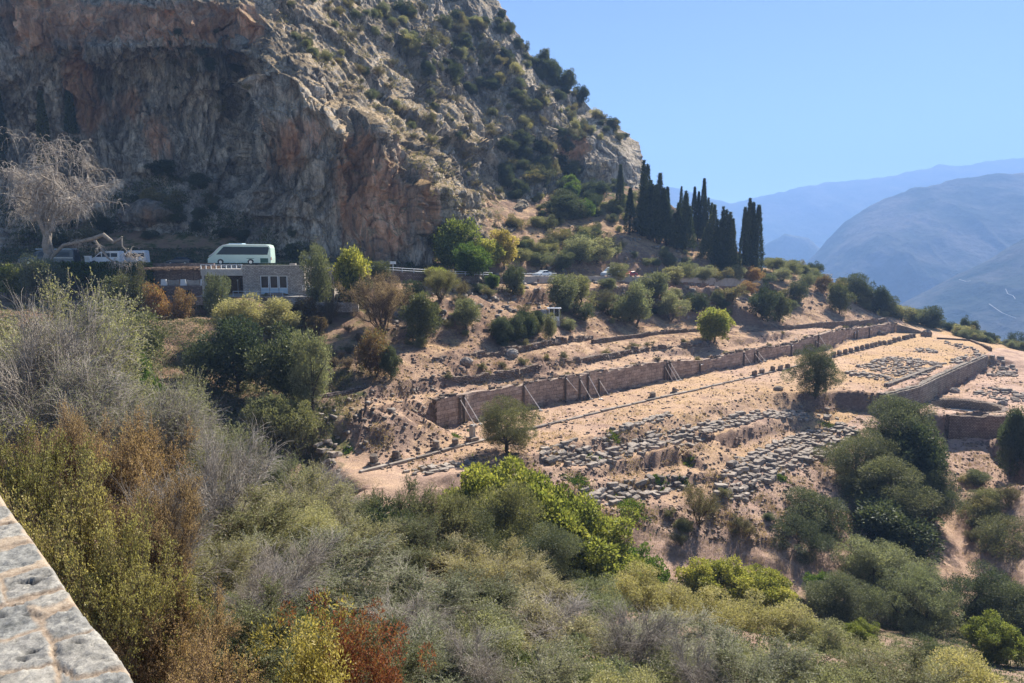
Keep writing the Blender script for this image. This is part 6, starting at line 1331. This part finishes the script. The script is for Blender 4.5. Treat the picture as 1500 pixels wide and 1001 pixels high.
# --- lower right slope
LR = [('oliveD', 1322, 574, 97, 120, "topmost olive of the big dark tree clump below the terrace wall"), ('oliveD', 1262, 634, 90, 110, "left olive of the big dark tree clump"), ('dark', 1348, 622, 90, 84, "greener round crown in the middle of the big dark clump"), ('oliveD', 1300, 668, 84, 130, "wide olive at the heart of the big dark clump"), ('oliveD', 1362, 682, 86, 90, "right olive of the big dark clump"), ('dark', 1310, 730, 79, 140, "shaded lower olive at the foot of the big dark clump"),
 ('oliveD', 1190, 712, 80, 130, "separate olive on the bare slope left of the big dark clump"), ('oliveD', 1172, 760, 74, 90, "lower dark olive beneath the separate slope olive"), ('greyN', 1290, 785, 70, 120, "pale olive below the big dark clump"), ('oliveD', 1240, 840, 62, 110, "pale olive in the ravine left of the pale pair"), ('greyN', 1345, 840, 62, 110, "pale olive in the ravine right of the pale pair"),
 ('dark', 1490, 596, 100, 44, "dark shrub at the right edge beside the shaded rubble wall"), ('oliveD', 1455, 715, 86, 90, "grey olive at the right edge, upper one"), ('oliveD', 1492, 760, 78, 110, "grey olive at the right edge, middle one"), ('oliveD', 1430, 830, 64, 120, "olive in the lower right ravine"), ('oliveD', 1500, 850, 60, 120, "grey olive at the right edge, lower one"),
 ('limeN', 1465, 900, 50, 90, "lime green bush in the lower right corner"), ('green', 1205, 838, 66, 60, "dark glossy green bush in the ravine"), ('limeN', 1055, 812, 62, 120, "bright green vine covered bush at the slope foot, left one"), ('limeN', 1120, 832, 62, 100, "bright green vine covered bush at the slope foot, right one"), ('limeN', 1262, 908, 48, 60, "small lime patch between the ravine olives"),
 ('limeN', 745, 664, 56, 205, "large lime yellow fig crown under the round olive"), ('limeN', 848, 725, 54, 190, "large lime yellow fig crown sloping down to the right"), ('limeN', 690, 690, 54, 90, "left shoulder of the lime yellow fig thicket"), ('limeN', 885, 795, 52, 150, "lowest lime yellow fig crown at the ravine edge"), ('limeN', 800, 690, 55, 150, "middle lime yellow fig crown between the two large ones"), ('green', 935, 800, 58, 90, "dark green broadleaf bush right of the lime fig thicket"),
 ('oliveD', 748, 704, 49, 130, "dark olive overlapping the lime yellow fig thicket"), ('oliveD', 690, 745, 46, 110, "dense olive left in front of the fig thicket"), ('oliveD', 790, 775, 44, 120, "dense olive below the dark olive of the thicket"), ('wispd', 575, 712, 48, 130, "dark feathery bush behind the wire gate"), ('wispd', 640, 718, 46, 110, "dark feathery bush right of the wire gate")]
for kd, u, vt, d, wp, lb in LR: F_(kd, u, vt, d, wp * (1.15 if 'N' in kd and 'lime' not in kd else 1), lb)
# --- near canopy
NC = [('wisp', 60, 438, 50, 170, "pale shrub mass at the left edge, highest one"), ('straww', 40, 500, 42, 190, "grey twiggy shrub at the left edge with pale bare branches"), ('wisp', 128, 500, 46, 130, "pale olive shrub right of the grey twiggy shrub"), ('straww', 110, 555, 36, 190, "tangled grey shrub above the brown bush"), ('green', 193, 492, 64, 58, "dark ivy green bush in the shaded hollow"), ('green', 215, 535, 58, 60, "light green creeper bush below the dark hollow"), ('dark', 150, 465, 76, 90, "dark shaded bush deep in the hollow, left one"), ('dark', 200, 455, 84, 80, "dark shaded bush deep in the hollow, right one"),
 ('wisp', 250, 578, 50, 110, "olive shrub at the edge of the hollow"), ('straww', 225, 590, 36, 150, "arching pale feathery shrub like dry grass"), ('wisp', 300, 615, 46, 130, "olive shrub right of the arching feathery shrub"), ('wispd', 300, 640, 36, 150, "dense olive shrub behind the bare branches"), ('wisp', 375, 662, 44, 140, "grey green shrub below the green olives"), ('wisp', 440, 688, 44, 140, "pale shrub left of the rubble bank"), ('wispd', 500, 728, 42, 130, "olive shrub in front of the rubble bank"),
 ('wisp', 400, 710, 32, 190, "broad wispy olive in the left centre"), ('wisp', 500, 745, 32, 180, "broad wispy olive left of the wire gate bushes"), ('wispd', 600, 775, 34, 160, "wispy olive below the dark feathery bushes"), ('wisp', 690, 800, 34, 160, "pale wispy olive below the dense olives"), ('wisp', 780, 835, 34, 150, "pale wispy olive right of bottom centre, upper"), ('greyN', 860, 850, 36, 150, "rounded pale olive below the lowest fig crown"),
 ('greyN', 950, 838, 40, 140, "rounded pale olive left of the vine bushes"), ('greyN', 1035, 862, 40, 140, "rounded pale olive in front of the vine bushes"), ('greyN', 1120, 880, 40, 140, "rounded pale olive right in front of the vine bushes"), ('greyN', 1200, 915, 38, 130, "pale olive crown at the bottom right of centre"), ('greyN', 1290, 935, 38, 130, "pale olive crown near the bottom, left of the corner bush"), ('oliveN', 1380, 940, 38, 130, "olive crown near the bottom right corner"),
 ('bare', 322, 640, 24, 150, "bare silver branched shrub in the left centre"), ('wispd', 330, 740, 22, 230, "large feathery olive with dark stems behind the yellow bush"), ('wisp', 450, 800, 20, 250, "large feathery olive with slanting dark stems"), ('wisp', 580, 850, 20, 230, "large wispy olive at bottom centre left"), ('wispd', 680, 865, 21, 220, "large wispy olive at bottom centre"), ('bare', 800, 880, 22, 170, "pale bare branches among the bottom olives"), ('bare', 380, 830, 14, 120, "silvery dead branches left above the sumac"), ('bare', 420, 800, 17, 150, "spreading dead grey shrub left of bottom centre"), ('bare', 600, 880, 16, 130, "dead grey shrub at bottom centre left"), ('bare', 930, 900, 20, 140, "dead grey shrub among the bottom right olives"), ('bare', 250, 700, 15, 120, "dead grey boughs right of the brown bushes"), ('bare', 1020, 950, 17, 120, "pale dead branches near the bottom right of centre"), ('bare', 60, 455, 40, 120, "pale dead boughs at the left edge of the hollow"), ('bare', 700, 930, 13, 120, "dead branches at the very bottom centre"), ('bare', 470, 688, 38, 90, "thin dead shrub by the rubble bank"),
 ('wisp', 770, 900, 21, 220, "large wispy olive just right of bottom centre"), ('greyN', 880, 905, 24, 200, "full pale olive crown at the bottom right of centre"), ('wisp', 980, 925, 24, 190, "wispy olive between the full pale crowns at the bottom"), ('greyN', 1080, 935, 26, 190, "full pale olive crown at the bottom right"), ('greyN', 1180, 970, 26, 170, "low pale olive crown cut by the bottom edge"), ('oliveN', 1300, 985, 28, 160, "low olive crown cut by the bottom edge near the corner"), ('greyN', 1420, 975, 30, 170, "pale olive crown in the bottom right corner"),
 ('greyN', 1000, 952, 18, 210, "near pale olive at the bottom, right of the wispy olive"), ('wisp', 1105, 962, 17, 210, "near wispy olive at the bottom right of centre"), ('greyN', 1210, 968, 19, 210, "near pale olive cut by the bottom edge, right side"), ('wispd', 1325, 975, 20, 200, "near wispy olive cut by the bottom edge, right side"), ('greyN', 1440, 985, 21, 200, "near pale olive cut by the bottom edge in the corner"),
 ('greyN', 690, 905, 18, 200, "rounded grey olive between the wispy ones at bottom centre"), ('wispd', 545, 930, 12, 200, "dark wispy olive right of the red sumac"), ('greyN', 840, 955, 17, 190, "rounded grey olive low at bottom centre"), ('greyN', 430, 745, 26, 150, "rounded olive among wispy ones, left centre"), ('wisp', 300, 800, 16, 160, "wispy olive between the brown bushes and sumac"), ('dark', 560, 735, 40, 90, "dark round bush below the wire gate"),
 ('wisp', 620, 950, 13, 260, "nearest wispy olive at the bottom left of centre"), ('wisp', 760, 975, 13, 240, "nearest wispy olive at the bottom centre"), ('greyN', 920, 985, 15, 220, "nearest pale olive at the bottom right of centre"),
 ('brownw', 185, 612, 17, 150, "fine twigged brown bush behind the yellow bush, upper one"), ('brownw', 225, 700, 14, 140, "fine twigged brown bush behind the yellow bush, lower one"), ('brownw', 90, 600, 17, 150, "brown bush with orange tint at the left edge"), ('yelloww', 30, 625, 12, 190, "yellow leaved bush at the left edge, upper one"), ('yelloww', 110, 690, 10, 170, "yellow leaved bush in the middle beside the parapet"), ('yelloww', 185, 780, 8.5, 150, "yellow leaved bush next to the parapet, lower one"),
 ('brownw', 240, 860, 8.5, 170, "dry brown twiggy bush beside the end of the parapet"), ('wispd', 345, 880, 11, 220, "shadowed feathery shrub behind the sumac"), ('sumac', 450, 872, 9, 150, "yellow leaved sumac bush in the bottom foreground"), ('sumac', 495, 872, 9.8, 120, "red leaved sumac bush in the bottom foreground"), ('sumac', 558, 905, 9.6, 80, "small rusty red sumac right of the large sumac pair"), ('brownw', 290, 960, 6.5, 150, "rusty dry bush at the bottom edge by the parapet")]
for kd, u, vt, d, wp, lb in NC:
    if kd == 'sumac': NV_[0] = 0 if 'yellow' in lb else 1
    F_(kd, u, vt, d, wp, lb)

# --- the big bare tree by the road
def bare_tree():
    rg = np.random.default_rng(5); p = PD(70, 378, 117.5); e = empty("bare_tree", (p[0], p[1], -2.0)); tag(e, "huge leafless pale tree with drooping twigs beside the parked vans", "tree")
    k = .1175; mb = MB(); top = np.array([0, 0, 9.5]); limb(mb, (0, 0, -.5), (.2, 0, 5), .85, .65, rg, 4, .03, 12); limb(mb, (.2, 0, 5), top, .65, .5, rg, 3, .04, 10)
    ends = []
    tips = [(-7.5, 12.5), (-5, 16), (-2, 18.5), (1.5, 20), (4.5, 21), (7.5, 18), (10, 14.5), (11.5, 11), (-6.5, 9.5), (8, 10.5), (3, 16), (-3.5, 13.5), (6, 14), (0, 14), (9, 17)]
    for i, (x, z) in enumerate(tips):
        y = rg.uniform(-5, 5); st = np.array([.2 * rg.normal(), 0, rg.uniform(5.5, 9.5)]); pts = limb(mb, st, (x, y, z), .38, .1, rg, 6, .07, 7, .10); ends += pts[2:]
        for _ in range(4):
            q = pts[rg.integers(2, 6)]; ee = q + rg.normal(size=3) * np.array([2.2, 2.2, 1.4]) + np.array([0, 0, .8]); p2 = limb(mb, q, ee, .11, .035, rg, 4, .09, 5, .1); ends += p2[1:]
    mb.build("trunk", PALE, e)
    # torn branch hanging out to the right
    mb = MB(); pts = [(3.5, -1, 3.8), (6.5, -1.5, 4.3), (9.2, -1.8, 4.9), (11.0, -2, 5.5), (12.6, -2, 4.2), (13.9, -2, 4.9), (14.1, -2, 5.2)]
    mb.tube([(.4, 0, 1.5), (1.8, -.4, 2.6)] + pts, [.3, .28] + [.26, .3, .34, .36, .26, .22, .14], 8); mb.tube([(9.2, -1.8, 4.8), (10.4, -2, 3.2), (11.4, -2, 1.7), (12.8, -2.2, .7), (14.5, -2.4, .4)], [.22, .2, .16, .12, .05], 7); mb.tube([(14, -2, 5), (14.1, -2.2, 3.6), (15.2, -2.3, 2.4), (16.4, -2.3, 1.2)], [.14, .13, .09, .04], 6)
    mb.tube([(0.6, -.3, 1.2), (1.6, -.5, 2.4), (1.3, -.6, 3.6), (.9, -.5, 5.0)], [.25, .2, .16, .1], 6)
    mb.build("broken_branch", PALE, e); ends2 = [np.array(q) for q in [(10.4, -2, 3.2), (12.8, -2.2, .9), (14.5, -2.4, .6), (15.2, -2.3, 2.4), (16.4, -2.3, 1.6), (6.5, -1.5, 4.3)]]
    E_ = np.array(ends); A_ = []; B_ = []; RA = []; RB = []
    for src, n_, ln in ((E_, 2100, 3.8), (np.array(ends2), 220, 2.2)):
        ix = rg.integers(0, len(src), n_); cur = src[ix] + rg.normal(size=(n_, 3)) * .45; d = nrm(rg.normal(size=(n_, 3)) * np.array([1, 1, .5]) + np.array([0, 0, .35])); l = ln * rg.uniform(.35, 1, n_)
        for s_ in range(6):
            nx2 = cur + d * (l / 6)[:, None]; A_.append(cur); B_.append(nx2); RA.append(np.full(n_, .034 - .004 * s_)); RB.append(np.full(n_, .030 - .004 * s_)); cur = nx2; d = nrm(d + np.array([0, 0, -.55]) + rg.normal(size=(n_, 3)) * .12)
    V_, F = prisms(np.concatenate(A_), np.concatenate(B_), np.concatenate(RA), np.concatenate(RB)); obj("twigs", mesh("twigs", V_, F, stone_mat("tree_twigs", (.30, .27, .235), (.44, .40, .35), (.58, .53, .47), 1, .01)), e)
bare_tree()
# ivy on the road wall
rg = np.random.default_rng(9); n = 9000; x = rg.uniform(-80.5, -62, n); top = -1.3; dz = rg.gamma(2.0, 1.1, n) * (.7 + .5 * fbm(x / 2.5, 0, 0, 3, 4)); P = np.stack([x, 118.6 + rg.uniform(-.5, .3, n) - .2, top - dz + .3], 1); P = P[P[:, 2] > -6]
V_, F, t_ = leaf_arr(P, rg.normal(size=P.shape) + np.array([0, -.6, -.2]), .38, .28, rg, rg.uniform(0, .8, len(P))); o = obj("ivy", mesh("ivy", V_ - np.array([-71, 118, -4]), F, LM['green'], {'tint': t_}), None, (-71, 118, -4)); tag(o, "dark ivy hanging over the tall road wall below the white van", "ivy")

# --- ground cover: straw tufts, weeds and loose stones
def cover(name, n, poly, mat, Lm, Wm, per, seed, spread=.12, bvh=None, far=300, kind='stuff', maxslope=9, lean=.45, label=None, dens=None):
    rg = np.random.default_rng(seed); u0, u1 = min(p[0] for p in poly), max(p[0] for p in poly); v0, v1 = min(p[1] for p in poly), max(p[1] for p in poly); P = []
    for _ in range(n):
        u = rg.uniform(u0, u1); v = rg.uniform(v0, v1)
        if not inside(u, v, poly): continue
        p = hit(u, v, bvh)
        if p is None or p[1] > far: continue
        if dens is not None and vnoise(np.array([p[0] / dens]), np.array([p[1] / dens]), 0, seed)[0] < .05: continue
        P.append(p)
    P = np.array(P); q = np.repeat(P, per, 0); m_ = len(q); q = q + rg.normal(size=q.shape) * np.array([spread, spread, .01]) - np.array([0, 0, .03]); d = rg.normal(size=(m_, 3)) * lean + np.array([0, 0, 1])
    V_, F, t_ = leaf_arr(q, d, Lm, Wm, rg, np.clip(np.repeat(rg.uniform(.1, .8, len(P)), per) + rg.uniform(-.15, .15, m_), 0, 1)); o = obj(name, mesh(name, V_, F, mat, {'tint': t_})); tag(o, kind=kind); return o
MIDP = [(470, 560), (600, 480), (800, 415), (1100, 420), (1250, 430), (1330, 480), (1450, 520), (1500, 560), (1500, 720), (1380, 760), (1100, 800), (850, 760), (760, 700), (560, 690)]
cover("dry_grass", 40000, MIDP, LM['straw'], .34, .05, 4, 1, .2, dens=2.5)
cover("dry_grass", 6000, [(750, 330), (860, 280), (1000, 330), (1120, 390), (1240, 420), (1240, 440), (1000, 410), (760, 390)], LM['straw'], .5, .07, 4, 2, .3)
cover("brown_scrub", 7000, [(840, 760), (1000, 745), (1250, 660), (1420, 650), (1500, 700), (1500, 900), (1200, 900), (900, 830)], LM['brown'], .35, .03, 6, 3, .2, lean=.8)
cover("cliff_foot_scrub", 9000, [(0, 290), (120, 300), (250, 250), (330, 300), (440, 350), (460, 390), (0, 390)], LM['dark'], .55, .2, 6, 14, .5, lean=.8, bvh=CB, dens=5.0)
cover("ledge_grass", 14000, [(400, 20), (560, 0), (720, 30), (830, 140), (930, 210), (860, 270), (740, 330), (640, 300), (560, 170), (450, 100)], LM['scrub'], .7, .16, 5, 15, .4, lean=.7, bvh=CB, dens=4.0)
cover("verge_scrub", 5000, [(0, 365), (300, 365), (460, 378), (640, 385), (640, 398), (0, 386)], LM['dark'], .5, .16, 6, 16, .4, lean=.8)
cover("shaded_undergrowth", 14000, [(0, 450), (450, 440), (520, 560), (450, 690), (200, 640), (0, 560)], LM['scrub'], .4, .1, 6, 4, .4, lean=.8)
for (u, v, w2, n, lb) in ((925, 742, 26, 500, "bright green weed patch at the foot of the lowest block row"), (845, 705, 16, 240, "green weeds at the left end of the path scarp"), (860, 722, 12, 160, "green weeds just above the lowest block row"), (965, 703, 12, 160, "green weeds on the path edge above the block row"), (875, 672, 12, 160, "green weeds among the middle band of blocks"), (900, 640, 9, 120, "green weeds on the scarp below the upper row"), (1062, 722, 10, 130, "green weeds at the left end of the broad block field"), (1145, 700, 9, 110, "green weeds on the slope right under the broad block field"), (668, 640, 6, 70, "tiny green tuft in front of the long wall"), (1000, 710, 9, 110, "green weeds at the right end of the lowest block row"), (510, 660, 8, 80, "green weeds by the rubble bank"), (1215, 625, 14, 160, "green grass patch on the path under the dark olive"), (1010, 680, 8, 90, "small weed tuft on the path scarp"), (690, 632, 5, 50, "tiny weed tuft beside the twin props")):
    c0 = hit(u, v); rg = np.random.default_rng(u)
    if c0 is None: continue
    s_ = w2 * c0[1] / 1000; x = c0[0] + rg.normal(size=n) * s_ * .5; y = c0[1] + rg.normal(size=n) * s_ * .5; P = np.array([(a, b_, gh(a, b_)) for a, b_ in zip(x, y)]); q = np.repeat(P, 5, 0) + rg.normal(size=(len(P) * 5, 3)) * .06
    V_, F, t_ = leaf_arr(q, rg.normal(size=q.shape) * .6 + np.array([0, 0, .8]), .26, .09, rg, rg.uniform(0, .8, len(q))); o = obj("weed_patch", mesh("weed_patch", V_ - c0, F, LM['green'], {'tint': t_}), None, c0); tag(o, lb, "weeds")
def rubble(name, n, poly, s0, s1, seed, mat):
    rg = np.random.default_rng(seed); u0, u1 = min(p[0] for p in poly), max(p[0] for p in poly); v0, v1 = min(p[1] for p in poly), max(p[1] for p in poly); V_ = []; F = []
    base = np.array([(-1, -1, -1), (1, -1, -1), (1, 1, -1), (-1, 1, -1), (-1, -1, 1), (1, -1, 1), (1, 1, 1), (-1, 1, 1)], float) * .5; fb = np.array([(0, 3, 2, 1), (4, 5, 6, 7), (0, 1, 5, 4), (1, 2, 6, 5), (2, 3, 7, 6), (3, 0, 4, 7)])
    for _ in range(n):
        u = rg.uniform(u0, u1); v = rg.uniform(v0, v1)
        if not inside(u, v, poly): continue
        p = hit(u, v)
        if p is None or p[1] > 250: continue
        s_ = rg.uniform(s0, s1) * rg.uniform(.4, 1); b_ = (base + rg.normal(size=(8, 3)) * .14) * s_ * np.array([1, .8, .6]); a = rg.uniform(0, 6.28); c_, s2 = math.cos(a), math.sin(a)
        b_ = np.stack([b_[:, 0] * c_ - b_[:, 1] * s2, b_[:, 0] * s2 + b_[:, 1] * c_, b_[:, 2]], 1) + p + np.array([0, 0, s_ * .12]); F.append(fb + len(V_) * 8); V_.append(b_)
    o = obj(name, mesh(name, np.concatenate(V_), np.concatenate(F), mat)); tag(o, kind='stuff')
rubble("loose_stones", 16000, MIDP, .10, .45, 6, stone_mat("loose_stone", (.2, .155, .125), (.33, .26, .215), (.46, .38, .32), .4, .02))
cover("ravine_undergrowth", 16000, [(560, 800), (700, 790), (850, 830), (1000, 850), (1200, 880), (1500, 880), (1500, 1001), (300, 1001), (400, 800)], LM['dark'], .22, .06, 7, 24, .25, lean=.8)  # undergrowth in dark leaf colour, painting deeper shade into gaps between crowns
rubble("hill_rocks", 1800, [(760, 385), (800, 290), (950, 300), (1120, 395), (1230, 420), (1200, 455), (800, 450), (560, 500), (520, 450)], .4, 1.6, 7, M_STONE)
rubble("bank_rocks", 260, [(455, 590), (600, 560), (680, 535), (700, 560), (640, 600), (500, 680), (480, 690)], .25, .8, 8, M_STONE)
# ------------------------------------------------------------------ haze
hm = bpy.data.materials.new("haze"); hm.use_nodes = True; hn = hm.node_tree; hn.nodes.remove(hn.nodes["Principled BSDF"])
pv = hn.nodes.new("ShaderNodeVolumePrincipled"); pv.inputs["Density"].default_value = 0.00024; pv.inputs["Color"].default_value = (0.33, 0.55, 0.98, 1)
pv.inputs["Anisotropy"].default_value = 0.0
hn.links.new(pv.outputs[0], hn.nodes["Material Output"].inputs["Volume"])
mb = MB(); mb.box(-5500, 7500, -200, 6800, -3100, 1000); hz = mb.build("haze", hm); tag(hz, kind='stuff')
